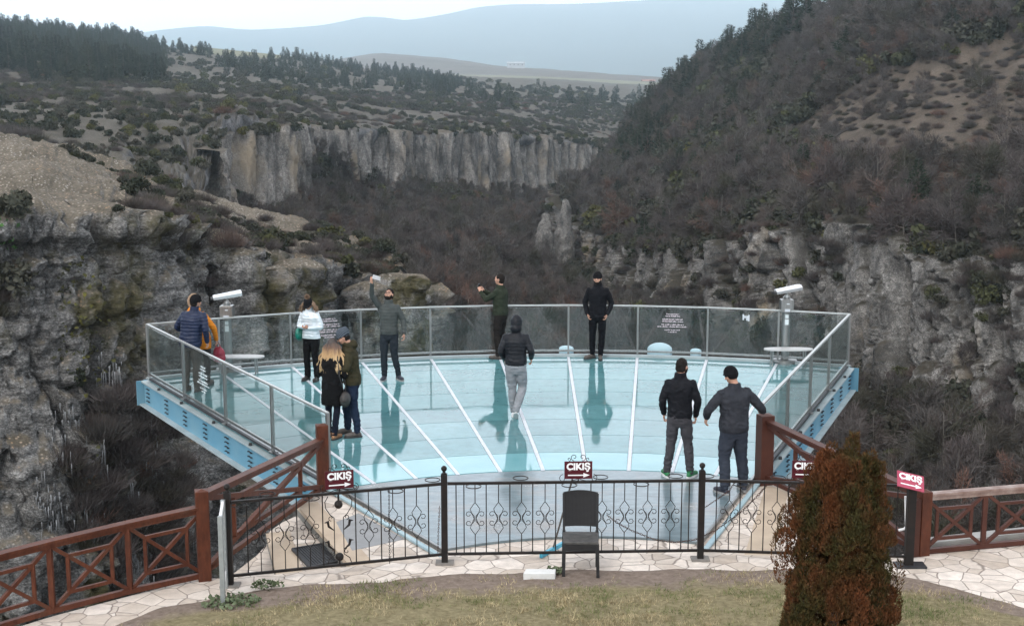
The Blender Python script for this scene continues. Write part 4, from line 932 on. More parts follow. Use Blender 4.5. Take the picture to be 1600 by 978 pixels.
# ================================================================ GLASS PLATFORM
DC = Vector((1.04, 13.14, 0)); A0 = -31.9; DA = 5.41
def dp(r, a, z=0.0): return Vector((DC.x + r * math.sin(R(a)), DC.y + r * math.cos(R(a)), z))
RR = [6.83, 7.80, 8.87, 9.94, 11.0, 12.07, 13.14, 14.2, 15.32]
m, nt, bs = new_mat('platform_glass'); L = nt.links
n1 = noise_node(nt, 0.6, 4, 0.6, 'Position'); oi = N(nt, 'ShaderNodeObjectInfo')
n5 = noise_node(nt, 5.0, 6, 0.75, 'Position'); c = ramp(nt, n1.outputs[0], [(0.3, (0.06, 0.175, 0.19)), (0.7, (0.11, 0.235, 0.25))]).outputs[0]; c = mix(nt, 1, c, ramp(nt, n5.outputs[0], [(0.35, 0.85), (0.5, 1.0), (0.68, 1.15)]).outputs[0], 'MULTIPLY')
hs = N(nt, 'ShaderNodeHueSaturation'); mr = N(nt, 'ShaderNodeMapRange'); mr.inputs['To Min'].default_value = 0.85; mr.inputs['To Max'].default_value = 1.18
L.new(oi.outputs['Random'], mr.inputs[0]); L.new(mr.outputs[0], hs.inputs['Value']); L.new(c, hs.inputs['Color']); L.new(hs.outputs[0], bs.inputs['Base Color'])
n3 = noise_node(nt, 2.2, 5, 0.65, 'Position'); L.new(ramp(nt, n3.outputs[0], [(0.35, 0.02), (0.7, 0.09)]).outputs[0], bs.inputs['Roughness'])
bs.inputs['IOR'].default_value = 1.95
nb = noise_node(nt, 0.9, 2, 0.5, 'Position'); bump(nt, bs, nb.outputs[0], 0.06, 0.02)
bs.inputs['IOR'].default_value = 1.5; M_DECK = m
m, nt, bs = new_mat('platform_glass_clean'); n1 = noise_node(nt, 0.8, 4, 0.6, 'Position')
nt.links.new(ramp(nt, n1.outputs[0], [(0.3, (0.13, 0.33, 0.36)), (0.7, (0.18, 0.40, 0.43))]).outputs[0], bs.inputs['Base Color']); bs.inputs['Roughness'].default_value = 0.06; bs.inputs['IOR'].default_value = 1.95
M_DECK2 = m
M_RAILTOP = simple('polished_rail', (0.50, 0.51, 0.50), (0.42, 0.43, 0.42), 30, 0.4, 0.7)
M_STEEL = simple('brushed_stainless', (0.33, 0.335, 0.33), (0.25, 0.255, 0.25), 30, 0.38, 0.9, 0.05, vscale=(1, 1, 0.1))
M_WHITE = simple('white_painted_strip', (0.60, 0.62, 0.66), (0.50, 0.53, 0.57), 5, 0.5)
M_BLUE = simple('light_blue_paint', (0.09, 0.25, 0.36), (0.17, 0.31, 0.38), 1.1, 0.55, bmp=0.05, spec=0.25)
M_PALE = simple('pale_grey_paint', (0.36, 0.43, 0.45), (0.27, 0.32, 0.33), 2, 0.55)
M_BLACK = simple('black_rubber', (0.02, 0.02, 0.022), (0.035, 0.035, 0.035), 20, 0.6)
plat = empty('glass_platform', dp(5, A0 + 27, 0), 0, 'fan shaped turquoise glass viewing platform on pale blue girders over the canyon', 'viewing platform')
PO = plat.location
def pb(mb, name, mat, **k):
    mb.v = [tuple(Vector(p) - PO) for p in mb.v]; return mb.build(name, mat, plat, **k)
def sector(r0, r1, a0, a1, z0, z1, n=5):
    P = [dp(r0, a0 + (a1 - a0) * i / n) for i in range(n + 1)] + [dp(r1, a1 - (a1 - a0) * i / n) for i in range(n + 1)]
    mb = MB(); mb.prism([(p.x, p.y) for p in P], z0, z1); return mb
for k in range(10):
    for j in range(8):
        r0, r1 = RR[j], RR[j + 1]; am = math.degrees(0.012 / ((r0 + r1) / 2))
        g0 = 0.012
        mb = sector(r0 + g0 * 0.7, r1 - g0 * 0.7, A0 + k * DA + math.degrees(0.03 / r0), A0 + (k + 1) * DA - math.degrees(0.03 / r0), -0.04, 0.0, 4)
        pb(mb, 'glass_panel', M_DECK2 if j == 0 else M_DECK)
m, nt, bs = new_mat('coated_slab'); n1 = noise_node(nt, 0.9, 7, 0.65, 'Position'); n2 = noise_node(nt, 3, 6, 0.7, 'Position', (1, 3, 1))
c = ramp(nt, n1.outputs[0], [(0.3, (0.11, 0.145, 0.16)), (0.5, (0.15, 0.20, 0.22)), (0.68, (0.21, 0.20, 0.19))]).outputs[0]
nt.links.new(mix(nt, 1, c, ramp(nt, n2.outputs[0], [(0.3, 0.75), (0.7, 1.2)]).outputs[0], 'MULTIPLY'), bs.inputs['Base Color']); bs.inputs['IOR'].default_value = 1.6
nt.links.new(ramp(nt, n1.outputs[0], [(0.35, 0.10), (0.7, 0.32)]).outputs[0], bs.inputs['Roughness']); bump(nt, bs, n2.outputs[0], 0.08, 0.01)
M_SLAB = m
pb(sector(3.78, 6.81, A0 + 1.1, A0 + 10 * DA - 1.1, -0.30, -0.002, 24), 'entrance_slab', M_SLAB)
for k in range(1, 10):
    mb = MB(); a = A0 + k * DA; mb.bar(dp(6.80, a, -0.016), dp(15.3, a, -0.016), 0.055, 0.045); pb(mb, 'joint_strip', M_WHITE)
    mb = MB(); mb.bar(dp(6.9, a, -0.26), dp(15.4, a, -0.26), 0.02, 0.34); mb.bar(dp(6.9, a, -0.075), dp(15.4, a, -0.075), 0.16, 0.02); mb.bar(dp(6.9, a, -0.44), dp(15.4, a, -0.44), 0.16, 0.02)
    pb(mb, 'radial_beam', M_BLUE)
for r in RR[1:8]:
    mb = MB(); P = [dp(r, A0 + 10 * DA * i / 30, -0.10) for i in range(31)]
    for a, b in zip(P[:-1], P[1:]): mb.bar(a, b, 0.05, 0.08)
    pb(mb, 'ring_beam', M_BLACK)
# the two long side girders with bolts, and the curved outer girder
def girder(a, out):
    r0, r1 = 3.55, 15.62; u = (dp(r1, a) - dp(r0, a)).normalized(); n = Vector((u.y, -u.x, 0)) * out   # outward
    def q(r, off, z): return dp(r, a, z) + n * off
    root = MB(); root.bar(q(r0, 0.0, -0.29), q(r1, 0.0, -0.29), 0.025, 0.42); w = pb(root, 'girder_web', M_BLUE)
    fl = MB(); fl.bar(q(r0, 0.0, -0.065), q(r1, 0.0, -0.065), 0.14, 0.03); fl.bar(q(r0, 0.0, -0.515), q(r1, 0.0, -0.515), 0.24, 0.03)
    pb(fl, 'girder_flange', M_PALE)
    ep = MB(); ep.bar(q(r1 - 0.0, -0.12, -0.29), q(r1, 0.16, -0.29), 0.03, 0.48); pb(ep, 'end_plate', M_BLUE)
    bt = MB()
    for r in [RR[i] for i in range(9)] + [5.7, 4.6]:
        for z in (-0.17, -0.25, -0.33, -0.41):
            for dr in (-0.06, 0.06): bt.box(q(r + dr, 0.035, z), (0.028, 0.03, 0.016))
            bt.bar(q(r - 0.075, 0.03, z), q(r + 0.075, 0.03, z), 0.024, 0.008)
    pb(bt, 'bolts', M_DARKMETAL)
    ep = MB(); ep.bar(q(r0, 0.03, -0.006), q(7.6, 0.03, -0.006), 0.065, 0.03); pb(ep, 'edge_plate', simple('pale_blue_plate', (0.26, 0.38, 0.43), (0.34, 0.45, 0.48), 2, 0.5))
    # edge trim and clamps between the glass and the railing foot
    tr = MB(); tr.bar(q(r0 + 0.1, -0.09, 0.0), q(r1 - 0.05, -0.09, 0.0), 0.035, 0.05); pb(tr, 'edge_trim', M_STEEL)
    for r in (14.6, 13.3, 11.6, 9.9, 8.2, 6.6): cl = MB(); cl.box(q(r, 0.035, -0.03), (0.045, 0.06, 0.04)); pb(cl, 'clamp', M_BLACK)
girder(A0, -1); girder(A0 + 10 * DA, 1)
mb = MB(); P = [dp(15.6, A0 + 10 * DA * i / 40, -0.29) for i in range(41)]
for a, b in zip(P[:-1], P[1:]): mb.bar(a, b, 0.025, 0.42); mb.bar(a + Vector((0, 0, .22)), b + Vector((0, 0, .22)), 0.2, 0.03); mb.bar(a - Vector((0, 0, .22)), b - Vector((0, 0, .22)), 0.2, 0.03)
pb(mb, 'outer_girder', M_BLUE)
mb = MB(); P = [dp(15.40, A0 + 10 * DA * i / 40, 0.022) for i in range(41)]
for a, b in zip(P[:-1], P[1:]): mb.bar(a, b, 0.12, 0.05)
pb(mb, 'kerb', M_PALE)
# raking struts that carry the fan back to the cliff
for k in (3, 5, 7):
    mb = MB(); mb.bar(dp(12.0, A0 + k * DA, -0.5), dp(5.6, A0 + k * DA, -5.5), 0.25, 0.25); pb(mb, 'strut', M_BLUE)

# ---- glass railing round the platform
m = bpy.data.materials.new('railing_glass'); m.use_nodes = True; nt = m.node_tree; nt.nodes.clear()
o_ = N(nt, 'ShaderNodeOutputMaterial'); tr_ = N(nt, 'ShaderNodeBsdfTransparent'); gl = N(nt, 'ShaderNodeBsdfGlossy'); ms = N(nt, 'ShaderNodeMixShader'); lw = N(nt, 'ShaderNodeLayerWeight'); lw.inputs[0].default_value = 0.5; pw = N(nt, 'ShaderNodeMath', operation='POWER'); pw.inputs[1].default_value = 4.0; nt.links.new(lw.outputs['Facing'], pw.inputs[0]); fr = N(nt, 'ShaderNodeMath', operation='MULTIPLY_ADD'); fr.inputs[1].default_value = 0.6; fr.inputs[2].default_value = 0.03; nt.links.new(pw.outputs[0], fr.inputs[0])
df = N(nt, 'ShaderNodeBsdfDiffuse'); df.inputs[0].default_value = (0.35, 0.42, 0.42, 1); m2 = N(nt, 'ShaderNodeMixShader'); m2.inputs[0].default_value = 0.015
tr_.inputs[0].default_value = (0.90, 0.92, 0.915, 1); gl.inputs['Roughness'].default_value = 0.01; gl.inputs[0].default_value = (0.9, 0.95, 0.95, 1)
nt.links.new(tr_.outputs[0], m2.inputs[1]); nt.links.new(df.outputs[0], m2.inputs[2]); nt.links.new(fr.outputs[0], ms.inputs[0]); nt.links.new(m2.outputs[0], ms.inputs[1]); nt.links.new(gl.outputs[0], ms.inputs[2]); nt.links.new(ms.outputs[0], o_.inputs[0])
M_PANE = m
rail = empty('glass_railing', dp(15.4, 0, 0), 0, 'stainless steel and glass railing around the edge of the glass platform', 'railing')
RO = rail.location
def rb(mb, name, mat, parent=None, **k):
    mb.v = [tuple(Vector(p) - RO) for p in mb.v]; o = mb.build(name, mat, parent or rail, **k); return o
def r_at_px(a, px, z=1.07):
    lo, hi = 4.0, 15.5
    def fx(r): p = dp(r, a, z); return project(np.array([tuple(p)]))[0][0]
    s = fx(hi) - fx(lo)
    for _ in range(40):
        mid = (lo + hi) / 2
        if (fx(mid) - px) * s > 0: hi = mid
        else: lo = mid
    return (lo + hi) / 2
RH = 1.09
Rr = 15.42
corner_nodes = [dp(r_at_px(A0 + .15, x), A0 + .15) for x in (512, 424, 350, 285)] + [dp(Rr, A0 + .15)]
arc_nodes = [dp(Rr, A0 + k * DA) for k in range(1, 10)]
right_nodes = [dp(Rr, A0 + 10 * DA - .15)] + [dp(r_at_px(A0 + 10 * DA - .15, x), A0 + 10 * DA - .15) for x in (1297, 1268, 1232, 1189)]
nodes = corner_nodes + arc_nodes + right_nodes
PANES = []
for i, p in enumerate(nodes):
    q_ = nodes[min(i + 1, len(nodes) - 1)] - nodes[max(i - 1, 0)]; rz = math.atan2(q_.y, q_.x)
    mb = MB(); mb.box((p.x, p.y, RH / 2), (0.038, 0.05, RH), Matrix.Rotation(rz, 3, 'Z')); mb.box((p.x, p.y, 0.03), (0.12, 0.12, 0.02), Matrix.Rotation(rz, 3, 'Z')); rb(mb, 'post', M_STEEL)
for a, b in zip(nodes[:-1], nodes[1:]):
    d = (b - a).normalized(); a2 = a + d * 0.03; b2 = b - d * 0.03
    mb = MB(); mb.bar(a2 + Vector((0, 0, 0.595)), b2 + Vector((0, 0, 0.595)), 0.012, 0.90); PANES.append((rb(mb, 'glass_pane', M_PANE), a, b))
    mb = MB(); mb.bar(a + Vector((0, 0, RH)), b + Vector((0, 0, RH)), 0.048, 0.028); rb(mb, 'handrail', M_RAILTOP)
    mb = MB(); mb.bar(a + Vector((0, 0, 0.12)), b + Vector((0, 0, 0.12)), 0.035, 0.04); rb(mb, 'foot_rail', M_STEEL)
    mb = MB(); mb.bar(a + Vector((0, 0, 0.022)), b + Vector((0, 0, 0.022)), 0.05, 0.04); rb(mb, 'base_channel', M_DARKMETAL)
# lettering stuck to the panes: rows of small words too fine to read from here
M_LET = simple('pinkish_white_letters', (0.62, 0.50, 0.56), (0.70, 0.62, 0.66), 40, 0.5)
M_LET2 = simple('white_letters', (0.66, 0.72, 0.74), (0.58, 0.64, 0.66), 40, 0.5)
def lettering(i, frac, zc, lines, lh, mat, seed, side=-1):
    pane, a, b = PANES[i]; d = (b - a).normalized(); n = Vector((-d.y, d.x, 0)); c = a.lerp(b, frac)
    if (Vector((0, 0, 0)) - c).dot(n) < 0: n = -n
    rs = random.Random(seed); mb = MB(); z = zc
    for w in lines:
        if w == 0: z -= lh * 0.6; continue
        x = -w / 2
        while x < w / 2:
            wl = rs.choice([2, 4, 5, 6, 7, 8])
            for _ in range(wl):
                if x > w / 2: break
                h = lh * rs.choice([0.5, 0.5, 0.72]); cw = lh * 0.36
                p = c + d * x + n * 0.009 + Vector((0, 0, z + h / 2)); mb.bar(p - d * cw * 0.4, p + d * cw * 0.4, 0.002, h * (0.9 if rs.random() > .3 else 0.45)); x += cw * 1.12
            x += lh * 0.32
        z -= lh
    mb.v = [tuple(Vector(p) - RO) for p in mb.v]; o = mb.build('lettering', mat); o.parent = pane
lettering(4 + 7, 0.50, 0.92, [0.25, 0.29, 0, 0.42, 0.42, 0, 0.46, 0.62, 0, 0.32, 0.18], 0.043, M_LET, 1)
lettering(4 + 2, 0.55, 0.92, [0.28, 0.32, 0, 0.44, 0.44, 0, 0.48, 0.62, 0, 0.34, 0.20], 0.043, M_LET, 2)
lettering(3 - 1, 0.5, 0.80, [0.25, 0.29, 0, 0.42, 0.42, 0, 0.46, 0.62, 0, 0.34, 0.2], 0.05, M_LET2, 3)
# torn white sticker
pane, a, b = PANES[4 + 8]; d = (b - a).normalized(); n = Vector((-d.y, d.x, 0)); n = n if n.y < 0 else -n; c = a.lerp(b, 0.54); mb = MB()
for dx, z0, z1 in ((-0.055, 0.86, 0.98), (-0.02, 0.90, 0.95), (0.02, 0.85, 0.95), (0.055, 0.84, 0.97)): mb.bar(c + d * (dx - .016) + n * .009 + Vector((0, 0, (z0 + z1) / 2)), c + d * (dx + .016) + n * .009 + Vector((0, 0, (z0 + z1) / 2)), 0.002, z1 - z0)
mb.v = [tuple(Vector(p) - RO) for p in mb.v]; o = mb.build('sticker', M_WHITE); o.parent = pane
# pale blue lamp domes outside the railing
def dome(px, w, h, lab):
    p = at(px, 552, (dp(15.95, 0).y)); mb = MB(); mb.lathe([(w * 0.3, -0.62), (w * 0.32, -0.3), (w, -0.12), (w * 0.98, -0.05)] + [(w * math.cos(t), h * math.sin(t)) for t in [R(x) for x in (10, 25, 40, 55, 70, 85)]], (0, 0, 0), 24)
    o = mb.build('lamp_dome', M_PALEB, smooth=True, loc=(p.x, DC.y + math.sqrt(16.0 ** 2 - (p.x - DC.x) ** 2), 0.05)); tag(o, lab, 'lamp')
M_PALEB = simple('pale_blue_plastic', (0.45, 0.62, 0.70), (0.50, 0.66, 0.73), 3, 0.35)
dome(1030, 0.27, 0.15, 'largest pale blue lamp dome outside the railing behind the men on the right')
dome(885, 0.16, 0.06, 'small pale blue lamp dome outside the railing left of the bearded man')
dome(1085, 0.12, 0.05, 'smallest pale blue lamp dome outside the railing right of the large dome')

# ---- coin telescopes with their step stands
def telescope(px, py, label, slabel, stx):
    g = gp(px, py); t = empty('telescope', g, 0, label, 'coin telescope'); t.scale = (0.95, 0.95, 0.885)
    mb = MB(); mb.lathe([(0.27, 0), (0.27, 0.05), (0.25, 0.08), (0.12, 0.09)], n=28); mb.build('base_plate', M_STEEL, t)
    mb = MB(); mb.lathe([(0.085, 0.08), (0.085, 1.22)], n=24); mb.build('pole', M_STEEL, t, smooth=False)
    mb = MB(); mb.box((0, 0, 1.345), (0.27, 0.24, 0.29)); bx = mb.build('coin_box', M_STEEL, t, bevel=0.008)
    mb = MB(); mb.box((0.01, -0.124, 1.40), (0.06, 0.008, 0.025)); mb.box((0.0, -0.126, 1.25), (0.11, 0.01, 0.06)); o = mb.build('coin_slot', M_WHITE); o.parent = bx
    mb = MB(); mb.lathe([(0.09, 1.49), (0.045, 1.54), (0.03, 1.60), (0.03, 1.64)], n=16); mb.bar((-0.08, 0, 1.52), (0, 0, 1.63), 0.03, 0.02); mb.bar((0.08, 0, 1.52), (0, 0, 1.63), 0.03, 0.02); mb.build('yoke', M_STEEL, t)
    Mr = Matrix.Rotation(R(-9), 3, 'Y') @ Matrix.Rotation(R(14), 3, 'Z')
    hb = MB(); sec = [(-0.11, -0.055), (0.11, -0.055), (0.125, 0.02), (0.06, 0.085), (-0.06, 0.085), (-0.125, 0.02)]
    V = []
    for x, s in ((-0.30, 0.76), (0.25, 0.92), (0.30, 0.84)):
        for (y, z) in sec: V.append(Mr @ Vector((x, y * s, z * s)) + Vector((0.02, 0, 1.71)))
    hb.add(V, [tuple(range(5, -1, -1)), tuple(range(12, 18))] + [(j * 6 + i, j * 6 + (i + 1) % 6, (j + 1) * 6 + (i + 1) % 6, (j + 1) * 6 + i) for j in (0, 1) for i in range(6)])
    h = hb.build('head', simple('polished_head', (0.75, 0.76, 0.78), (0.68, 0.69, 0.71), 6, 0.25, 0.6), t)
    for s in (-1, 1):
        e = MB(); e.tube([Mr @ Vector((-0.28, s * 0.05, 0.0)) + Vector((0.02, 0, 1.71)), Mr @ Vector((-0.355, s * 0.05, 0.0)) + Vector((0.02, 0, 1.71))], 0.033, 14); o = e.build('eyepiece', M_BLACK); o.parent = h
    mb = MB(); mb.box((0.0, -0.087, 1.10), (0.07, 0.006, 0.08)); mb.box((0.0, -0.087, 0.97), (0.08, 0.006, 0.13)); mb.build('notice', M_LET2, t)
    s = empty('step_stand', g + Vector((stx, -0.33, 0)), 0, slabel, 'step stand')
    P = [(0.5 * math.copysign(abs(math.cos(a)) ** 0.75, math.cos(a)), 0.17 * math.copysign(abs(math.sin(a)) ** 0.8, math.sin(a))) for a in [2 * math.pi * i / 32 for i in range(32)]]
    mb = MB(); mb.prism(P, 0.33, 0.355); mb.build('tread', simple('pale_brushed_tread', (0.55, 0.54, 0.54), (0.48, 0.47, 0.47), 12, 0.5, 0.3), s)
    for x, y in ((-0.33, -0.1), (0.33, -0.1), (-0.33, 0.1), (0.33, 0.1)):
        mb = MB(); mb.tube([(x, y, 0.33), (x * 1.02, y, 0.0)], 0.016, 8); mb.build('leg', M_STEEL, s)
telescope(1226, 566, 'stainless coin telescope on a pole near the right corner of the platform', 'oval metal step stand before the right telescope', 0.0)
telescope(358, 578, 'stainless coin telescope on a pole near the left corner of the platform', 'oval metal step stand before the left telescope', 0.28)
# ================================================================ BLACK IRON FENCE
M_IRON = simple('black_wrought_iron', (0.009, 0.009, 0.009), (0.022, 0.016, 0.014), 9, 0.55, 0.0, 0.15, spec=0.2)
M_RUST = simple('rusty_iron', (0.10, 0.045, 0.03), (0.05, 0.03, 0.025), 30, 0.75, 0.4)
fpt = [gp(360, 915), gp(695, 880), gp(1094, 874), gp(1419, 884)]
def scroll(c, r, a0, turns, sgn, n=16, shrink=0.82):
    """spiral in the x-z plane"""
    out = []
    for i in range(n + 1):
        t = i / n; a = a0 + sgn * turns * 2 * math.pi * t; rr = r * (1 - shrink * t); out.append(Vector((c[0] + rr * math.cos(a), 0, c[1] + rr * math.sin(a))))
    return out
def ornament_mb():
    """diamond with four scrolls; x-z plane, centred on z=0.56"""
    mb = MB(); zc = 0.56
    mb.tube([(0, 0, 0.12), (0, 0, zc - 0.20)], 0.006, 5); mb.tube([(0, 0, zc + 0.20), (0, 0, 1.0)], 0.006, 5)
    for s in (-1, 1):
        mb.tube([(0, 0, zc + 0.20), (s * 0.02, 0, zc + 0.175), (s * 0.058, 0, zc + 0.12), (s * 0.045, 0, zc + 0.075), (s * 0.01, 0, zc + 0.03), (s * 0.008, 0, zc - 0.03), (s * 0.045, 0, zc - 0.075), (s * 0.058, 0, zc - 0.12), (s * 0.02, 0, zc - 0.175), (0, 0, zc - 0.20)], 0.0045, 5)
        for v in (-1, 1):
            P = [Vector((s * 0.012, 0, zc)), Vector((s * 0.03, 0, zc + v * 0.045))] + [Vector((s * 0.075 + s * 0.035 * math.cos(a) * k, 0, zc + v * 0.055 + v * 0.033 * math.sin(a) * k)) for a, k in ((2.4, 1), (1.6, 1), (0.8, 1), (0, 0.95), (-0.9, 0.85), (-1.8, 0.7), (-2.8, 0.55))]
            mb.tube(P, 0.0045, 5)
    return mb
orn = ornament_mb().build('scroll_baluster', M_IRON); ORN = orn.data; bpy.data.objects.remove(orn)
b_ = MB(); b_.tube([(0, 0, 0.12), (0, 0, 1.0)], 0.0075, 6); o = b_.build('baluster', M_IRON); BAL = o.data; bpy.data.objects.remove(o)
r_ = MB(); P = [Vector((0.09 * math.cos(2 * math.pi * i / 24), 0.09 * math.sin(2 * math.pi * i / 24), 0)) for i in range(25)]; r_.tube(P, 0.006, 6, cap=False); o = r_.build('pot_ring', M_IRON); RING = o.data; bpy.data.objects.remove(o)
def gate_scroll(x):
    mb = MB()
    for s in (-1, 1):
        mb.tube([(x + s * 0.055, 0, 0.25), (x + s * 0.055, 0, 0.70)], 0.0055, 5)
        mb.tube([(x + s * 0.055, 0, 0.70), (x + s * 0.10, 0, 0.74), (x + s * 0.15, 0, 0.82), (x + s * 0.16, 0, 0.9), (x + s * 0.12, 0, 0.97)], 0.0055, 5)
        mb.tube([(x + s * 0.055, 0, 0.25), (x + s * 0.12, 0, 0.2), (x + s * 0.14, 0, 0.14)], 0.0055, 5)
        for zz, v in ((0.70, -1), (0.28, 1)): mb.tube([p + Vector((x + s * 0.09, 0, zz)) for p in scroll((0, 0), 0.035, math.pi / 2 * v, 0.9, s)], 0.0045, 5)
        for zz in (0.60, 0.36): mb.tube([(x + s * 0.06, 0, zz - 0.05), (x + s * 0.12, 0, zz), (x + s * 0.13, 0, zz + 0.06), (x + s * 0.17, 0, zz + 0.05)], [0.006, 0.015, 0.02, 0.004], 6)
    for zz in (0.86, 0.22): mb.ellip((x, 0, zz), (0.05, 0.05, 0.05)); mb.tube([(x, 0, zz), (x, 0, zz + (0.14 if zz > .5 else -0.10))], 0.012, 6)
    return mb
def px_at(o, d, px):
    lo, hi = 0.0, (d.length)
    u = d.normalized()
    for _ in range(40):
        m_ = (lo + hi) / 2; x = project(np.array([tuple(o + u * m_ + Vector((0, 0, 0.5)))]))[0][0]
        if x < px: lo = m_
        else: hi = m_
    return lo
def fence_section(i, plain, ornm, rings, label, gate=None):
    a, b = fpt[i], fpt[i + 1]; d = b - a; L_ = d.length; rz = math.atan2(d.y, d.x)
    t = empty('iron_fence', a, rz, label, 'iron fence', 'black iron fence sections with scrollwork')
    mb = MB(); mb.bar((0.04, 0, 1.0), (L_ - 0.04, 0, 1.0), 0.04, 0.03); mb.build('top_rail', M_IRON, t)
    mb = MB(); mb.bar((0.04, 0, 0.12), (L_ - 0.04, 0, 0.12), 0.03, 0.03); mb.build('bottom_rail', M_IRON, t)
    for me, nm, lst in ((BAL, 'baluster', plain), (ORN, 'scroll_baluster', ornm)):
        for px in lst:
            o = bpy.data.objects.new(nm, me); COL.objects.link(o); o.parent = t; o.location = (px_at(a, d, px), 0, 0)
    for px, s in rings:
        o = bpy.data.objects.new('pot_ring', RING); COL.objects.link(o); o.parent = t; o.location = (px_at(a, d, px), s * 0.11, 1.0 + (0.025 if s > 0 else -0.005))
    if gate:
        gate_scroll(px_at(a, d, gate)).build('scroll_panel', M_IRON, t)
    return t
z5 = lambda x: 340 + x / 3.518
z6 = lambda x: 680 + x / 3.2825
z7 = lambda x: 1040 + x / 2.857
fence_section(0, [z5(x) for x in (165, 300, 438, 580, 760, 900, 1030, 1160)], [z5(x) for x in (237, 370, 508, 832, 965, 1095)], [(374, -1), (422, 1), (486, -1), (550, 1), (616, -1), (680, 1)], 'left section of the black iron fence, before the stone steps and drain grate', z5(668))
fence_section(1, [z6(x) for x in (108, 148, 262, 383, 500, 618, 797, 915, 1028, 1145, 1262, 1300)], [z6(x) for x in (205, 325, 443, 563, 855, 970, 1088, 1205)], [(740, -1), (814, 1), (888, -1), (939, 1), (999, -1), (1056, 1)], 'middle section of the black iron fence, behind the black chair')
fence_section(2, [z7(x) for x in (225, 330, 437, 545, 650, 760, 870, 975, 1030)], [z7(x) for x in (283, 385, 495, 705, 815, 925)], [(1103, 1), (1155, -1), (1215, 1), (1290, -1), (1370, 1)], 'right section of the black iron fence, partly hidden by the front conifer', z7(600))
# posts
for i, p in enumerate(fpt[:3]):
    t = empty('fence_post', p, 0, ['black iron fence post with ball finial beside the grey metal frame', 'black iron fence post with ball finial where left and middle sections meet', 'black iron fence post with ball finial right of the black chair'][i], 'fence post', 'black iron fence posts')
    mb = MB(); mb.box((0, 0, 0.56), (0.075, 0.075, 1.12)); mb.build('shaft', M_IRON, t, bevel=0.004)
    mb = MB(); mb.lathe([(0.035, 1.12), (0.02, 1.135), (0.018, 1.15)] + [(0.036 * math.cos(R(x)), 1.185 + 0.036 * math.sin(R(x))) for x in range(-70, 91, 20)], n=14); mb.build('finial', M_IRON, t, smooth=True)
    mb = MB(); mb.box((0, 0, 0.012), (0.22, 0.16, 0.024)); mb.build('foot_plate', simple('rusty_plate', (0.15, 0.14, 0.13), (0.22, 0.2, 0.18), 12, 0.8), t)
t = empty('fence_post', fpt[3], 0, 'thick black iron post carrying the tilted exit sign, right of the conifer', 'fence post')
mb = MB(); mb.box((0, 0, 0.50), (0.10, 0.09, 1.0)); mb.build('shaft', M_IRON, t, bevel=0.004)
mb = MB(); mb.box((0.02, 0, 0.012), (0.36, 0.2, 0.024)); mb.build('foot_plate', M_DARKMETAL, t)

# ---- exit signs
M_MAROON = simple('maroon_sign_face', (0.055, 0.006, 0.011), (0.075, 0.009, 0.015), 6, 0.5, spec=0.2)
M_MAROON2 = simple('faded_maroon_sign_face', (0.30, 0.03, 0.07), (0.36, 0.05, 0.09), 6, 0.4)
M_SIGNW = simple('white_sign_letters', (0.80, 0.80, 0.80), (0.74, 0.74, 0.75), 20, 0.5)
def text_mesh(txt, size, ext=0.0015, off=0.0):
    cu = bpy.data.curves.new('t', 'FONT'); cu.body = txt; cu.size = size; cu.extrude = ext; cu.offset = off; cu.align_x = 'CENTER'; cu.align_y = 'CENTER'
    o = bpy.data.objects.new('t', cu); COL.objects.link(o); dg = bpy.context.evaluated_depsgraph_get(); dg.update()
    me = bpy.data.meshes.new_from_object(o.evaluated_get(dg)); bpy.data.objects.remove(o); bpy.data.curves.remove(cu); return me
def exit_sign(loc, rx, ry, rz, label, w=0.335, h=0.215, scrolls=True, mat=None, stem=0.0):
    t = empty('exit_sign', loc, rz, label, 'exit sign', 'maroon exit signs along the fence'); t.rotation_euler = (rx, ry, rz)
    mb = MB(); mb.box((0, 0, 0), (w, 0.012, h)); pl = mb.build('plate', mat or M_MAROON, t)
    me = text_mesh('\u00c7IKI\u015e', 0.108, 0.0015, 0.0048); me.materials.append(M_SIGNW)
    V = np.array([v.co for v in me.vertices]); cx = (V[:, 0].max() + V[:, 0].min()) / 2; sx = 0.285 / (V[:, 0].max() - V[:, 0].min()); cy = (V[:, 1].max() + V[:, 1].min()) / 2; sy = 0.115 / (V[:, 1].max() - V[:, 1].min())
    for v in me.vertices: v.co = ((v.co.x - cx) * sx, -0.0085 - v.co.z, (v.co.y - cy) * sy + 0.037)
    o = bpy.data.objects.new('lettering', me); COL.objects.link(o); o.parent = pl
    mb = MB(); mb.box((-0.025, -0.0085, -0.062), (0.20, 0.003, 0.014)); V = [(0.06, -0.0070, -0.090), (0.06, -0.0070, -0.034), (0.135, -0.0070, -0.062), (0.06, -0.010, -0.090), (0.06, -0.010, -0.034), (0.135, -0.010, -0.062)]
    mb.add(V, [(0, 1, 2), (5, 4, 3), (0, 3, 4, 1), (1, 4, 5, 2), (2, 5, 3, 0)]); o = mb.build('arrow', M_SIGNW); o.parent = pl
    if scrolls:
        mb = MB()
        for s in (-1, 1):
            mb.tube([p for p in scroll((s * 0.05, h / 2 + 0.05), 0.045, -math.pi / 2, 1.1, s)], 0.004, 5)
            mb.tube([p for p in scroll((s * 0.115, h / 2 + 0.025), 0.025, -math.pi / 2, 1.0, -s)], 0.004, 5)
            mb.tube([p for p in scroll((s * (w / 2 + 0.015), -h / 2 - 0.0), 0.055, math.pi / 2, 0.8, -s)], 0.004, 5)
            mb.tube([(s * 0.16, 0, -h / 2 - 0.05), (s * 0.10, 0, -h / 2 - 0.03), (0, 0, -h / 2)], 0.004, 5)
        mb.tube([(0, 0, -h / 2), (0, 0, -h / 2 - stem)], 0.008, 6); mb.build('scroll_frame', M_IRON, t)
    return t
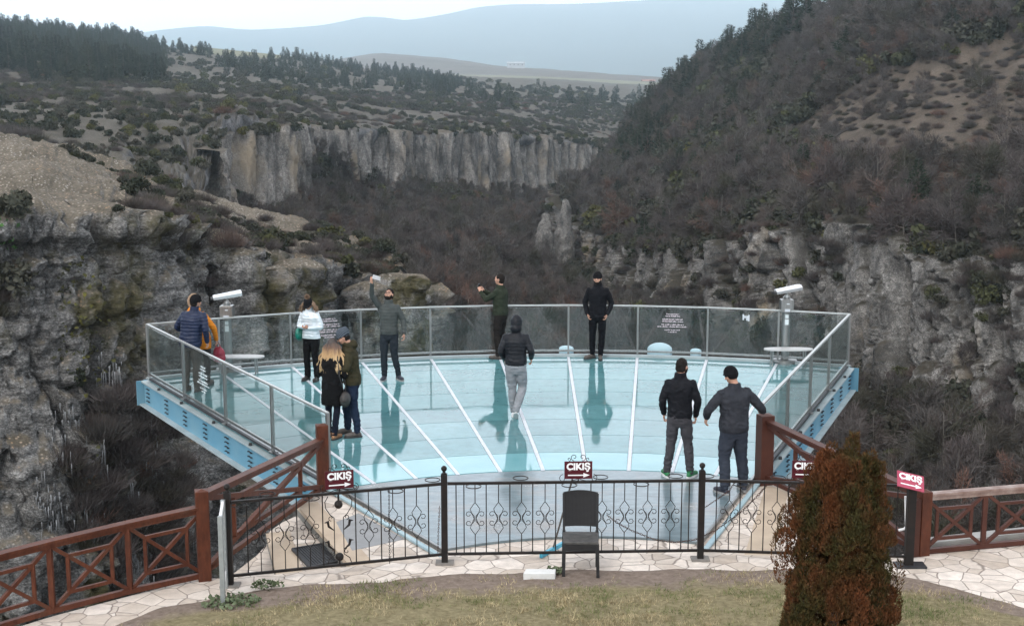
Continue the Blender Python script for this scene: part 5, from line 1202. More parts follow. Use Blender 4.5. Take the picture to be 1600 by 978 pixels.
def on_fence(i, px, py):
    a, b = fpt[i], fpt[i + 1]; d = b - a; p = a + d.normalized() * px_at(a, d, px); q = at(px, py, p.y); return Vector((p.x, p.y, q.z)), math.atan2(d.y, d.x)
p, rz = on_fence(0, 532, 749); exit_sign(p, 0, 0, rz, 'maroon exit sign on the left fence section, beside the left wooden post', stem=0.04)
p, rz = on_fence(1, 903, 734); exit_sign(p, 0, 0, rz, 'maroon exit sign above the black chair on the middle fence section', stem=0.05)
p, rz = on_fence(2, 1258, 735); exit_sign(p + Vector((0, 0.05, 0)), 0, 0, rz, 'maroon exit sign half hidden by the brown conifer', stem=0.04)
pp = fpt[3]; q = at(1423, 752, pp.y - 0.03); exit_sign(Vector((q.x, pp.y - 0.02, 1.06)), R(-48), R(14), 0, 'tilted brighter maroon exit sign on the thick black post right of the conifer', w=0.33, h=0.22, scrolls=False, mat=M_MAROON2)
# white hooked rod beside the post
mb = MB(); mb.tube([at(1415, 775, pp.y + 0.12), at(1416, 822, pp.y + 0.12), at(1413, 826, pp.y + 0.12), at(1404, 828, pp.y + 0.12)], 0.016, 8)
o = mb.build('white_rod', M_SIGNW); tag(o, 'white hooked rod standing behind the thick black sign post', 'rod')

# ---- chains
def chain(pts, label, mat, link=0.036):
    """links along a polyline"""
    P = [Vector(p) for p in pts]; L = [0]
    for a, b in zip(P[:-1], P[1:]): L.append(L[-1] + (b - a).length)
    n = int(L[-1] / (link * 0.78)); mb = MB(); seg = 0
    for i in range(n):
        s = (i + 0.5) / n * L[-1]
        while seg < len(P) - 2 and L[seg + 1] < s: seg += 1
        t = (s - L[seg]) / (L[seg + 1] - L[seg]); c = P[seg].lerp(P[seg + 1], t); d = (P[seg + 1] - P[seg]).normalized()
        x = d.cross(Vector((0, 1, 0.01))).normalized(); y = d.cross(x)
        u = x if i % 2 else y
        mb.tube([c + d * (link * 0.5 * math.cos(a)) + u * (link * 0.28 * math.sin(a)) for a in [2 * math.pi * k / 8 for k in range(9)]], link * 0.10, 5, cap=False)
    o = mb.build('chain', mat, loc=None); tag(o, label, 'chain')
Yf = fpt[2].y + 0.06
chain([at(x, y, Yf) for x, y in ((948, 804), (965, 817), (988, 829), (1024, 843), (1055, 847), (1085, 843), (1117, 829), (1155, 802), (1180, 778), (1199, 757))], 'rusty chain sagging behind the middle and right fence sections', M_RUST)
chain([at(x, y, on_fence(0, 608, 800)[0].y - 0.03) for x, y in ((608, 764), (608, 800), (609, 880))], 'dark chain hanging straight down from the left fence section', M_IRON, 0.03)
chain([at(x, y, fpt[1].y + 0.06) for x, y in ((687, 790), (685, 830), (684, 868))], 'short rusty chain hanging beside the fence post left of the chair', M_RUST, 0.03)
chain([at(x, y, Yf + 0.1) for x, y in ((1102, 792), (1120, 780), (1140, 766), (1150, 750))], 'short reddish chain tied to the fence behind the man with a hand on the rail', M_RUST, 0.03)

# ================================================================ WOODEN RAILINGS
m, nt, bs = new_mat('red_brown_stained_wood'); n1 = noise_node(nt, 3, 6, 0.6, 'Position', (1, 1, 1)); n2 = noise_node(nt, 26, 4, 0.7, 'Position', (1, 1, 0.25)); oi = N(nt, 'ShaderNodeObjectInfo')
c = ramp(nt, n1.outputs[0], [(0.3, (0.060, 0.018, 0.010)), (0.55, (0.100, 0.031, 0.016)), (0.75, (0.085, 0.045, 0.03))]).outputs[0]
c = mix(nt, 1, c, ramp(nt, n2.outputs[0], [(0.3, 0.65), (0.7, 1.2)]).outputs[0], 'MULTIPLY')
nt.links.new(c, bs.inputs['Base Color']); bs.inputs['Roughness'].default_value = 0.5; bump(nt, bs, n2.outputs[0], 0.3, 0.004)
bs.inputs['Specular IOR Level'].default_value = 0.2; M_WOOD = m
m, nt, bs = new_mat('dark_red_brown_wood'); n1 = noise_node(nt, 3, 6, 0.6, 'Position'); nt.links.new(ramp(nt, n1.outputs[0], [(0.3, (0.05, 0.018, 0.013)), (0.7, (0.085, 0.032, 0.022))]).outputs[0], bs.inputs['Base Color']); bs.inputs['Roughness'].default_value = 0.5
bs.inputs['Specular IOR Level'].default_value = 0.2; M_WOODD = m
m, nt, bs = new_mat('weathered_rail_wood'); n1 = noise_node(nt, 4, 6, 0.6, 'Position', (1, 1, 1)); nt.links.new(ramp(nt, n1.outputs[0], [(0.3, (0.12, 0.06, 0.045)), (0.5, (0.22, 0.15, 0.125)), (0.7, (0.36, 0.30, 0.27))]).outputs[0], bs.inputs['Base Color']); bs.inputs['Roughness'].default_value = 0.55
M_WOODW = m
def wpost(p, h, label, w=0.15, mat=None, lean=0):
    t = MB(); t.box((0, 0, h / 2 - 0.2), (w, w, h + 0.4)); V = [(sx * w / 2, sy * w / 2, h) for sx, sy in ((-1, -1), (1, -1), (1, 1), (-1, 1))] + [(0, 0, h + 0.02)]
    t.add(V, [(0, 1, 4), (1, 2, 4), (2, 3, 4), (3, 0, 4)])
    o = t.build('wooden_post', mat or M_WOOD, loc=p, bevel=0.006); o.rotation_euler[2] = 0.3; tag(o, label, 'wooden post')
def wpanel(root, a, b, za0, za1, zb0, zb1, w, mats):
    """one bay: a,b base points; bottom/top z at each end"""
    def q(t, s): z0 = za0 + (zb0 - za0) * t; z1 = za1 + (zb1 - za1) * t; p = a.lerp(b, t); return Vector((p.x, p.y, z0 + (z1 - z0) * s)) - root.location
    mb = MB()
    mb.bar(q(0, 0.0), q(1, 1), w, w); mb.build('diagonal', mats[1], root)
    mb = MB(); n = (b - a).normalized().cross(Vector((0, 0, 1))) * 0.004
    mb.bar(q(0, 1) + n, q(1, 0.0) + n, w, w); mb.build('diagonal', mats[1], root)
    for s in (0.22, 0.78):
        mb = MB(); mb.bar(q(0.22, s), q(0.78, s), w * 0.9, w * 0.9); mb.build('inner_rail', mats[1], root)
    for t_ in (0.22, 0.78):
        mb = MB(); mb.bar(q(t_, 0.22), q(t_, 0.78), w * 0.9, w * 0.9, up=(1, 0, 0)); mb.build('inner_stile', mats[1], root)
def wrail(bases, zt, zb, label, mats, w=0.042, stiles=True):
    root = empty('wooden_railing', bases[0], 0, label, 'wooden railing', 'red brown wooden railings with crossed bays')
    for i in range(len(bases) - 1):
        a, b = bases[i], bases[i + 1]
        wpanel(root, a, b, zb[i], zt[i], zb[i + 1], zt[i + 1], w, mats)
        A = lambda p, z: Vector((p.x, p.y, z)) - root.location
        mb = MB(); mb.bar(A(a, zt[i]), A(b, zt[i + 1]), 0.07, 0.05); mb.bar(A(a, zt[i] + 0.045), A(b, zt[i + 1] + 0.045), 0.12, 0.03); mb.build('top_rail', mats[0], root)
        mb = MB(); mb.bar(A(a, zb[i]), A(b, zb[i + 1]), 0.06, 0.06); mb.build('bottom_rail', mats[1], root)
        if stiles and i < len(bases) - 2:
            mb = MB(); mb.bar(A(b, zb[i + 1]), A(b, zt[i + 1]), 0.055, 0.055, up=(1, 0, 0)); mb.build('stile', mats[1], root)
WL = gp(320, 905); wl2 = gp(505, 762)
wpost(WL, 1.08, 'stout red brown wooden post where the two left railings meet', 0.15)
wpost(wl2, 0.93, 'red brown wooden post against the left end of the glass railing', 0.16)
zz = lambda p, px, py: at(px, py, p.y).z
Bs = [WL] + [gp(x, y) for x, y in ((204, 930), (83, 961), (-42, 998), (-180, 1042), (-330, 1095))]
wrail(Bs, [zz(WL, 312, 797)] * 1 + [zz(Bs[1], 204, 823), zz(Bs[2], 83, 852)] + [zz(Bs[2], 83, 852)] * 3, [0.06] * 6, 'red brown wooden railing running out of the frame at lower left', (M_WOOD, M_WOOD))
wrail([WL, wl2], [zz(WL, 328, 778), zz(wl2, 500, 690)], [0.1, 0.02], 'single long bay of red brown railing between the two left wooden posts', (M_WOOD, M_WOOD), 0.06, False)
WRb = gp(1193, 752); wr2 = gp(1440, 866)
wpost(WRb, zz(WRb, 1193, 648), 'dark brown wooden post against the right end of the glass railing', 0.20, M_WOODD)
wpost(wr2, zz(wr2, 1440, 767), 'red brown wooden post just right of the tilted exit sign', 0.14)
wpost(gp(1428, 868), zz(wr2, 1428, 778), 'darker narrow wooden post between the tilted sign and the red brown post', 0.09, M_WOODD)
wrail([WRb, wr2], [zz(WRb, 1203, 660), zz(wr2, 1432, 778)], [0.06, 0.05], 'single long bay of dark railing descending behind the conifer', (M_WOODD, M_WOODD), 0.06, False)
Bs = [wr2] + [gp(x, y) for x, y in ((1535, 857), (1632, 848), (1735, 838), (1845, 828))]
zt = zz(wr2, 1445, 778)
wrail(Bs, [zt] * 5, [0.04] * 5, 'weathered wooden railing running out of the frame at right', (M_WOODW, M_WOODD))
# low stone curb beyond the right railing
mb = MB(); P = [gp(1450, 858), gp(1632, 838), gp(1860, 822)]
for a, b in zip(P[:-1], P[1:]): mb.bar(a + Vector((0.0, 0.12, 0.03)), b + Vector((0, 0.12, 0.03)), 0.2, 0.09)
tag(mb.build('kerb', simple('kerb_stone', (0.42, 0.41, 0.39), (0.33, 0.32, 0.3), 5, 0.85, bmp=0.3)), kind='structure')

# ================================================================ SMALL THINGS
# black rattan chair
cp = (gp(879, 905) + gp(937, 902)) / 2; ch = empty('rattan_chair', cp + Vector((0, 0.18, 0.02)), R(-2), 'black woven plastic chair on the bare soil before the fence', 'chair'); ch.scale = (0.94, 0.94, 0.94)
m, nt, bs = new_mat('woven_black_plastic'); tc_ = N(nt, 'ShaderNodeTexCoord'); w1_ = N(nt, 'ShaderNodeTexWave'); w1_.inputs['Scale'].default_value = 18; w1_.inputs['Distortion'].default_value = 0.3
w2_ = N(nt, 'ShaderNodeTexWave'); w2_.bands_direction = 'Z'; w2_.inputs['Scale'].default_value = 22
nt.links.new(tc_.outputs['Object'], w1_.inputs[0]); nt.links.new(tc_.outputs['Object'], w2_.inputs[0]); mm = mix(nt, 0.5, w1_.outputs[0], w2_.outputs[0])
nt.links.new(ramp(nt, mm, [(0.2, (0.012, 0.012, 0.014)), (0.8, (0.032, 0.031, 0.031))]).outputs[0], bs.inputs['Base Color']); bs.inputs['Specular IOR Level'].default_value = 0.15; bs.inputs['Roughness'].default_value = 0.6; bump(nt, bs, mm, 0.5, 0.004)
M_WOVEN = m; M_PLAST = simple('black_plastic', (0.016, 0.016, 0.018), (0.028, 0.027, 0.027), 14, 0.55, bmp=0.1, spec=0.2)
mb = MB(); mb.box((0, 0, 0.44), (0.44, 0.42, 0.035)); mb.build('seat', simple('scuffed_seat', (0.03, 0.03, 0.03), (0.08, 0.075, 0.07), 16, 0.6, bmp=0.3), ch, bevel=0.008)
mb = MB(); mb.box((0, -0.205, 0.385), (0.43, 0.02, 0.08)); mb.box((-0.205, 0, 0.385), (0.02, 0.40, 0.08)); mb.box((0.205, 0, 0.385), (0.02, 0.40, 0.08)); mb.build('apron', M_PLAST, ch)
V = []; n = 10
for j in range(8):
    for i in range(n + 1):
        x = -0.22 + 0.44 * i / n; z = 0.52 + 0.42 * j / 7 + (0.02 * (1 - (x / 0.22) ** 2) if j == 7 else 0); y = 0.205 + 0.09 * (j / 7) + 0.035 * (1 - (x / 0.22) ** 2)
        V.append((x, y, z))
V2 = [(x, y + 0.025, z) for x, y, z in V]; F = [(j * (n + 1) + i, j * (n + 1) + i + 1, (j + 1) * (n + 1) + i + 1, (j + 1) * (n + 1) + i) for j in range(7) for i in range(n)]
o_ = len(V); F2 = [tuple(k + o_ for k in f[::-1]) for f in F]; ring_ = list(range(n + 1)) + [j * (n + 1) + n for j in range(1, 8)] + [7 * (n + 1) + i for i in range(n - 1, -1, -1)] + [j * (n + 1) for j in range(6, 0, -1)]
F3 = [(ring_[i], ring_[i] + o_, ring_[(i + 1) % len(ring_)] + o_, ring_[(i + 1) % len(ring_)]) for i in range(len(ring_))]
mesh_obj('backrest', V + V2, F + F2 + F3, M_WOVEN, ch)
for s in (-1, 1):
    mb = MB(); mb.bar((s * 0.205, -0.195, 0.43), (s * 0.215, -0.22, -0.02), 0.04, 0.04, up=(0, 1, 0)); mb.build('leg', M_PLAST, ch)
    mb = MB(); mb.bar((s * 0.215, 0.30, 0.93), (s * 0.21, 0.205, 0.46), 0.03, 0.03, up=(0, 1, 0)); mb.bar((s * 0.21, 0.205, 0.47), (s * 0.215, 0.25, -0.02), 0.04, 0.04, up=(0, 1, 0)); mb.build('leg', M_PLAST, ch)
# white slab
c = gp(843, 908); mb = MB(); mb.prism([(-0.19, -0.075), (0.18, -0.085), (0.195, 0.075), (-0.155, 0.08)], 0, 0.085); o = mb.build('white_slab', simple('white_marble', (0.66, 0.66, 0.64), (0.56, 0.56, 0.54), 8, 0.6, bmp=0.2), loc=(c.x, c.y + 0.06, 0.02), bevel=0.006); tag(o, 'white stone slab lying on the lawn edge left of the chair', 'stone slab')
# floor squeegee
t = empty('floor_squeegee', gp(862, 862), 0, 'blue floor squeegee leaning on the fence beside the chair', 'squeegee'); a = gp(845, 872) - t.location; b = gp(884, 850) - t.location
mb = MB(); mb.bar(a + Vector((0, 0, .03)), b + Vector((0, 0, .03)), 0.035, 0.05); mb.build('blade', simple('blue_plastic', (0.03, 0.30, 0.45), (0.05, 0.36, 0.5), 5, 0.4), t)
mb = MB(); q = on_fence(1, 894, 752)[0] - t.location; mb.tube([(a + b) / 2 + Vector((0, 0, 0.05)), q + Vector((0, 0.03, 0.02))], 0.012, 8); mb.build('handle', simple('grey_handle', (0.14, 0.13, 0.12), (0.09, 0.085, 0.08), 8, 0.5), t)
# grey edge-on metal frame
t = empty('metal_frame', gp(349, 947), 0, 'narrow pale grey metal frame standing edge on at the left fence post', 'metal frame')
M_GALV = simple('galvanised_steel', (0.36, 0.38, 0.38), (0.28, 0.30, 0.30), 20, 0.5, 0.5)
f0 = Vector((0, 0, 0)); f1 = gp(353, 918) - t.location
for p, h in ((f0, zz(t.location, 349, 806)), (f1, zz(gp(353, 918), 354, 781))):
    mb = MB(); mb.bar(p + Vector((0, 0, -0.05)), p + Vector((0, 0, h)), 0.05, 0.05, up=(1, 0, 0)); mb.build('upright', M_GALV, t)
mb = MB(); z0 = zz(t.location, 349, 806); z1 = zz(gp(353, 918), 354, 781)
mb.bar(f0 + Vector((0, 0, z0 - .02)), f1 + Vector((0, 0, z1 - .02)), 0.03, 0.03); mb.bar(f0 + Vector((0, 0, 0.2)), f1 + Vector((0, 0, 0.2)), 0.03, 0.03); mb.build('crossbar', simple('white_bar', (0.7, 0.7, 0.7), (0.6, 0.6, 0.6), 10, 0.5), t)
mb = MB()
for i in range(14): mb.bar(f0 + Vector((0, 0, 0.2 + i * 0.055)), f1 + Vector((0, 0, 0.25 + i * 0.06)), 0.006, 0.006)
mb.build('mesh_infill', M_GALV, t)

# ================================================================ FRONT CONIFER
rs = np.random.RandomState(21); cb = at(1303, 978, 11.6); base = Vector((cb.x, 11.6, 0.28)); Hc = at(1312, 683, 11.6).z - base.z
t = empty('conifer', base, 0, 'rusty brown and olive columnar conifer standing on the lawn in front of the fence', 'conifer')
mb = MB(); mb.tube([(0, 0, -0.1), (0.01, 0, Hc * 0.5), (0, 0.01, Hc * 0.9)], [0.05, 0.03, 0.008], 8); mb.build('trunk', M_TRUNK, t)
Cs = []; Ds = []; Ls = []; n = 0
def rad(z, a):
    t_ = z / Hc; b = float(np.interp(t_ * Hc, [0.0, 0.85, 1.3, 1.62, 1.85, 1.96, 2.2, 2.38, 2.55], [0.50, 0.44, 0.37, 0.42, 0.37, 0.28, 0.20, 0.12, 0.03])) * 1.0
    return b * (1 + 0.13 * math.sin(3 * a + z * 3.1) + 0.09 * math.sin(5 * a - z * 5.7 + 1))
plumes = []
for i in range(820):
    z = Hc * rs.uniform(0.0, 0.93); a = rs.uniform(0, 6.283); r = rad(z, a) * rs.uniform(0.45, 1.0) ** 0.6; plumes.append((r * math.cos(a) + 0.08 * max(0, z - 1.5), r * math.sin(a), z * 0.955, rs.uniform(0.13, 0.28) * (1 - 0.35 * z / Hc), a))
plumes += [(0.25 + rs.normal() * 0.03, rs.normal() * 0.03, Hc * 0.77, 0.34, 0.0) for _ in range(7)] + [(0.04 + rs.normal() * 0.02, rs.normal() * 0.02, Hc * 0.84, 0.42, 0.0) for _ in range(6)]
plumes += [(-0.50, 0, Hc * 0.50, 0.35, 3.1), (-0.46, 0.05, Hc * 0.44, 0.3, 3.0), (0.50, -0.05, Hc * 0.42, 0.3, 0.1), (0.46, 0, Hc * 0.36, 0.3, 0.1)]
for (x, y, z, L_, a) in plumes:
    m_ = 240; u = rs.uniform(0, 1, m_); w_ = 0.07 * np.sin(np.clip(u, 0.03, 0.97) * math.pi) ** 0.6 * (1 - 0.5 * u) + 0.01
    q = rs.uniform(0, 6.283, m_); tilt = np.array([0.03 + math.cos(a) * 0.12, math.sin(a) * 0.12, 1.0])
    P = np.array([x, y, z]) + tilt * (u * L_)[:, None] + np.stack([w_ * np.cos(q), w_ * np.sin(q), 0 * q], -1)
    D = np.stack([np.cos(q) * 0.55, np.sin(q) * 0.55, np.ones(m_)], -1) + rs.normal(size=(m_, 3)) * 0.25; D /= np.linalg.norm(D, axis=1, keepdims=True)
    Cs.append(P); Ds.append(D); Ls.append(rs.uniform(0.018, 0.042, m_))
C = np.concatenate(Cs); D = np.concatenate(Ds); L_ = np.concatenate(Ls); V, F = slivers(C, D, L_, rs.uniform(0.007, 0.015, len(C)), rs)
m, nt, bs = new_mat('rusty_conifer_foliage'); n1 = noise_node(nt, 3.2, 5, 0.65, 'Position', (1, 1, 0.6)); n2 = noise_node(nt, 30, 2, 0.6, 'Position')
c = ramp(nt, n1.outputs[0], [(0.25, (0.022, 0.028, 0.010)), (0.42, (0.050, 0.042, 0.014)), (0.55, (0.095, 0.040, 0.016)), (0.74, (0.155, 0.052, 0.021))]).outputs[0]
nt.links.new(mix(nt, 1, c, ramp(nt, n2.outputs[0], [(0.3, 0.65), (0.7, 1.35)]).outputs[0], 'MULTIPLY'), bs.inputs['Base Color']); bs.inputs['Roughness'].default_value = 0.8; bs.inputs['Specular IOR Level'].default_value = 0.15
mesh_obj('crown', V, F, m, t)
# ================================================================ PEOPLE
def remesh(mb, voxel, smooth=3, disp=None):
    me = bpy.data.meshes.new('tmp'); me.from_pydata([tuple(v) for v in mb.v], [], mb.f); me.update()
    bm = bmesh.new(); bm.from_mesh(me); bmesh.ops.recalc_face_normals(bm, faces=bm.faces); bm.to_mesh(me); bm.free()
    o = bpy.data.objects.new('tmp', me); COL.objects.link(o)
    r = o.modifiers.new('r', 'REMESH'); r.mode = 'VOXEL'; r.voxel_size = voxel
    if smooth: s = o.modifiers.new('s', 'SMOOTH'); s.factor = 0.5; s.iterations = smooth
    dg = bpy.context.evaluated_depsgraph_get(); dg.update(); out = bpy.data.meshes.new_from_object(o.evaluated_get(dg))
    bpy.data.objects.remove(o); bpy.data.meshes.remove(me)
    if disp is not None:
        n = len(out.vertices); V = np.empty(n * 3); out.vertices.foreach_get('co', V); V = V.reshape(-1, 3); Nn = np.empty(n * 3); out.vertices.foreach_get('normal', Nn); Nn = Nn.reshape(-1, 3)
        V = V + Nn * disp(V)[:, None]; out.vertices.foreach_set('co', V.astype(np.float32).ravel()); out.update()
    out.polygons.foreach_set('use_smooth', np.ones(len(out.polygons), dtype=bool)); return out
def sect(mb, secs, n=20):
    """secs: (cx, cy, cz, rx, ry) horizontal ellipses, squarish"""
    V = []
    for (cx, cy, cz, rx, ry) in secs:
        for k in range(n):
            a = 2 * math.pi * k / n; c = math.cos(a); s = math.sin(a); V.append((cx + rx * math.copysign(abs(c) ** 0.85, c), cy + ry * math.copysign(abs(s) ** 0.85, s), cz))
    m_ = len(secs); F = [(i * n + k, i * n + (k + 1) % n, (i + 1) * n + (k + 1) % n, (i + 1) * n + k) for i in range(m_ - 1) for k in range(n)] + [tuple(range(n - 1, -1, -1)), tuple((m_ - 1) * n + k for k in range(n))]
    mb.add(V, F)
def limb(mb, pts, rad, n=14):
    P = [Vector(p) for p in pts]; Q = []; Rr_ = []
    for i in range(len(P) - 1):
        for k in range(5):
            t = k / 5; Q.append(P[i].lerp(P[i + 1], t)); Rr_.append(rad[i] + (rad[i + 1] - rad[i]) * t)
    Q.append(P[-1]); Rr_.append(rad[-1])
    for _ in range(2): Q = [Q[0]] + [(Q[i - 1] + Q[i] * 2 + Q[i + 1]) / 4 for i in range(1, len(Q) - 1)] + [Q[-1]]
    mb.tube(Q, Rr_, n)
    mb.ellip(P[0], (rad[0],) * 3); mb.ellip(P[-1], (rad[-1],) * 3)
def hand(mb, w, d, pn, curl=0.5, side=1):
    """w wrist, d direction of the hand, pn palm normal (where fingers curl to)"""
    d = Vector(d).normalized(); pn = (Vector(pn) - d * Vector(pn).dot(d)).normalized(); x = d.cross(pn) * side; w = Vector(w)
    M = Matrix((x, d, pn)).transposed()
    mb.ellip(w + d * 0.045, (0.042, 0.052, 0.017), M); mb.tube([w - d * 0.05, w + d * 0.02], [0.028, 0.026], 10)
    for i, (ox, ln) in enumerate(((-0.030, 0.060), (-0.010, 0.075), (0.010, 0.080), (0.030, 0.070))):
        b = w + d * 0.082 + x * ox; P = [b]; dd = d.copy()
        for s_ in range(3):
            a = curl * (0.5 + 0.35 * s_); dd = (d * math.cos(a * (s_ + 1) * 0.8) + pn * math.sin(a * (s_ + 1) * 0.8)); P.append(P[-1] + dd * ln * (0.42, 0.33, 0.25)[s_])
        mb.tube(P, [0.0105, 0.010, 0.009, 0.008], 8); mb.ellip(P[-1], (0.008,) * 3)
    b = w + d * 0.02 + x * 0.036; P = [b, b + (x * 0.6 + d * 0.7 + pn * 0.3).normalized() * 0.035, b + (x * 0.35 + d * 0.8 + pn * 0.5).normalized() * 0.068]; mb.tube(P, [0.014, 0.012, 0.010], 8); mb.ellip(P[-1], (0.010,) * 3)

def cloth(name, c, c2=None, rough=0.85, metal=0.0, sc=9, b=0.35, spec=0.12): return simple(name, c, c2, sc, rough, metal, b, 0.012, spec)
M_SKIN = simple('skin', (0.48, 0.27, 0.19), (0.40, 0.215, 0.15), 9, 0.5, spec=0.4)
M_DHAIR = simple('dark_hair', (0.008, 0.007, 0.006), (0.02, 0.015, 0.013), 60, 0.7, bmp=0.6, spec=0.1, vscale=(1, 1, 0.2))
M_EYE = simple('eye', (0.03, 0.02, 0.015), None, 10, 0.3)
M_KNITB = simple('black_knit', (0.007, 0.007, 0.008), (0.014, 0.014, 0.016), 80, 0.95, bmp=0.6, spec=0.08)
DEF = dict(h=1.78, bulk=1.0, wid=1.0, lean=(0, 0), hem=0.88, el_l=(-0.24, -0.04, 1.15), wr_l=(-0.245, 0.05, 0.91), el_r=(0.24, -0.04, 1.15), wr_r=(0.245, 0.05, 0.91),
           kn_l=(-0.10, 0.03, 0.50), an_l=(-0.11, -0.01, 0.09), kn_r=(0.10, 0.03, 0.50), an_r=(0.11, -0.01, 0.09), toe_l=0.12, toe_r=-0.12, leg=1.0, head=(0, 0, 0), puffer=0, flare=0.0,
           hd_l=(0, 0.3, -1), hd_r=(0, 0.3, -1), pn_l=(1, 0, 0), pn_r=(-1, 0, 0), curl=0.6, hood=0, collar=0.05, heel_l=0.0, heel_r=0.0, showhand=(1, 1), shoulder=1.0)
def person(g, rz, label, jacket, trousers, shoes, headwear=None, hair=None, beard=None, extra=None, **kw):
    p = dict(DEF); p.update(kw); S = p['h'] / 1.78
    root = empty('person', (g.x, g.y, 0.0), rz, label, 'person'); root.scale = (S, S, S)
    lx_, ly_ = p['lean']
    cx = lambda z: lx_ * max(0, (z - 0.93)) / 0.5; cy = lambda z: ly_ * max(0, (z - 0.93)) / 0.5
    sw = 0.158 * p['wid']; shl = Vector((-sw + cx(1.43), cy(1.43), 1.405)); shr = Vector((sw + cx(1.43), cy(1.43), 1.405))
    hc = Vector((cx(1.6), cy(1.6) + 0.015, 1.655)); yaw, pit, rol = [R(a) for a in p['head']]
    HM = Matrix.Rotation(yaw, 3, 'Z') @ Matrix.Rotation(pit, 3, 'X') @ Matrix.Rotation(rol, 3, 'Y'); nk = Vector((cx(1.5), cy(1.5) - 0.005, 1.53)); hc = nk + HM @ Vector((0, 0.02, 0.125))
    def hp(x, y, z): return hc + HM @ Vector((x, y, z))
    # --- body: one continuous skin mesh
    b = MB(); b.ellip(hc, (0.074, 0.092, 0.108), HM); b.ellip(hp(0, 0.022, -0.055), (0.055, 0.068, 0.056), HM); b.ellip(hp(0, 0.045, -0.085), (0.028, 0.032, 0.022), HM)
    b.ellip(hp(0, 0.098, -0.012), (0.011, 0.019, 0.012), HM); b.ellip(hp(0, 0.088, 0.012), (0.009, 0.014, 0.024), HM); b.ellip(hp(0, 0.078, 0.036), (0.048, 0.016, 0.010), HM)
    b.ellip(hp(0, 0.082, -0.045), (0.022, 0.010, 0.006), HM); b.ellip(hp(0, 0.080, -0.056), (0.019, 0.010, 0.006), HM)
    for s in (-1, 1): b.ellip(hp(s * 0.076, -0.004, -0.005), (0.009, 0.019, 0.030), HM); b.ellip(hp(s * 0.045, 0.06, -0.02), (0.024, 0.024, 0.02), HM)
    b.tube([nk - Vector((0, 0, 0.10)), nk, hp(0, -0.015, -0.06)], [0.062, 0.055, 0.054], 14)
    limb(b, [(cx(0.95), cy(0.95), 0.92), (cx(1.2), cy(1.2), 1.2), (cx(1.38), cy(1.38), 1.38)], [0.10, 0.09, 0.09]); limb(b, [shl - Vector((0, 0, 0.03)), shr - Vector((0, 0, 0.03))], [0.028, 0.028])
    for s, sh_, el, wr, hd, pn in ((-1, shl, p['el_l'], p['wr_l'], p['hd_l'], p['pn_l']), (1, shr, p['el_r'], p['wr_r'], p['hd_r'], p['pn_r'])):
        limb(b, [sh_, el, wr], [0.042, 0.034, 0.025])
        if p['showhand'][0 if s < 0 else 1]: hand(b, wr, hd, pn, p['curl'], s)
    for hx, kn, an in ((-0.09, p['kn_l'], p['an_l']), (0.09, p['kn_r'], p['an_r'])): limb(b, [(hx, 0, 0.88), kn, an], [0.062 * min(1, p['leg']), 0.040 * min(1, p['leg']), 0.032 * min(1, p['leg'])])
    me = remesh(b, 0.0065, 2); me.materials.append(M_SKIN); o = bpy.data.objects.new('body', me); COL.objects.link(o); o.parent = root; body = o
    for s in (-1, 1):
        e = MB(); e.ellip(hp(s * 0.030, 0.085, 0.014), (0.012, 0.007, 0.006), HM, 10, 6); e.build('eye', M_EYE, root)
        e = MB(); e.ellip(hp(s * 0.031, 0.091, 0.036), (0.017, 0.006, 0.004), HM, 10, 6); e.build('eyebrow', M_DHAIR, root)
    # --- trousers
    L = p['leg']; t = MB(); by = 1.0
    sect(t, [(0, 0, 0.78, 0.10 * by, 0.09), (0, -0.005, 0.84, 0.155 * p['bulk'], 0.115), (0, -0.01, 0.92, 0.165 * p['bulk'], 0.12), (0, 0, 1.02, 0.15 * p['bulk'], 0.11)])
    for hx, kn, an in ((-0.085, p['kn_l'], p['an_l']), (0.085, p['kn_r'], p['an_r'])):
        k_ = Vector(kn); a_ = Vector(an); limb(t, [(hx, -0.005, 0.86), (Vector((hx, 0, .86)) + k_) / 2 + Vector((0, 0.008, 0)), k_, (k_ + a_) / 2 - Vector((0, 0.012, 0)), a_ + (k_ - a_).normalized() * 0.015], [0.092 * L, 0.085 * L, 0.064 * L, 0.062 * L, 0.050 * L * (1 + p['flare'])])
    def wr_t(V): return 0.009 * (1 - np.abs(fbm(V * np.array([1, 1, 1.8]), 0.10, 3, 0.5, 3.1)) * 2.4) + 0.004 * fbm(V, 0.05, 2) + np.where(V[:, 2] < 0.3, 0.004 * np.sin(V[:, 2] * 95 + 3 * fbm(V, 0.1, 2)), 0)
    me = remesh(t, 0.011, 3, wr_t); me.materials.append(trousers); o = bpy.data.objects.new('trousers', me); COL.objects.link(o); o.parent = root
    # --- shoes
    for an, toe, heel, sd in ((p['an_l'], p['toe_l'], p['heel_l'], -1), (p['an_r'], p['toe_r'], p['heel_r'], 1)):
        s = MB(); s.ellip((0, 0.13, 0.042), (0.043, 0.075, 0.038)); s.ellip((0, 0.05, 0.05), (0.04, 0.10, 0.045)); s.ellip((0, -0.03, 0.045), (0.038, 0.05, 0.045)); s.tube([(0, -0.01, 0.05), (0, -0.015, 0.13)], [0.043, 0.044], 12)
        me = remesh(s, 0.008, 2, None)
        V = np.empty(len(me.vertices) * 3); me.vertices.foreach_get('co', V); V = V.reshape(-1, 3); V[:, 2] = np.maximum(V[:, 2], 0.018); me.vertices.foreach_set('co', V.astype(np.float32).ravel()); me.update()
        me.materials.append(shoes[0]); o = bpy.data.objects.new('shoe', me); COL.objects.link(o); o.parent = root
        o.rotation_euler = (-heel, 0, toe); o.location = (an[0], an[1] + 0.01, an[2] - 0.09)
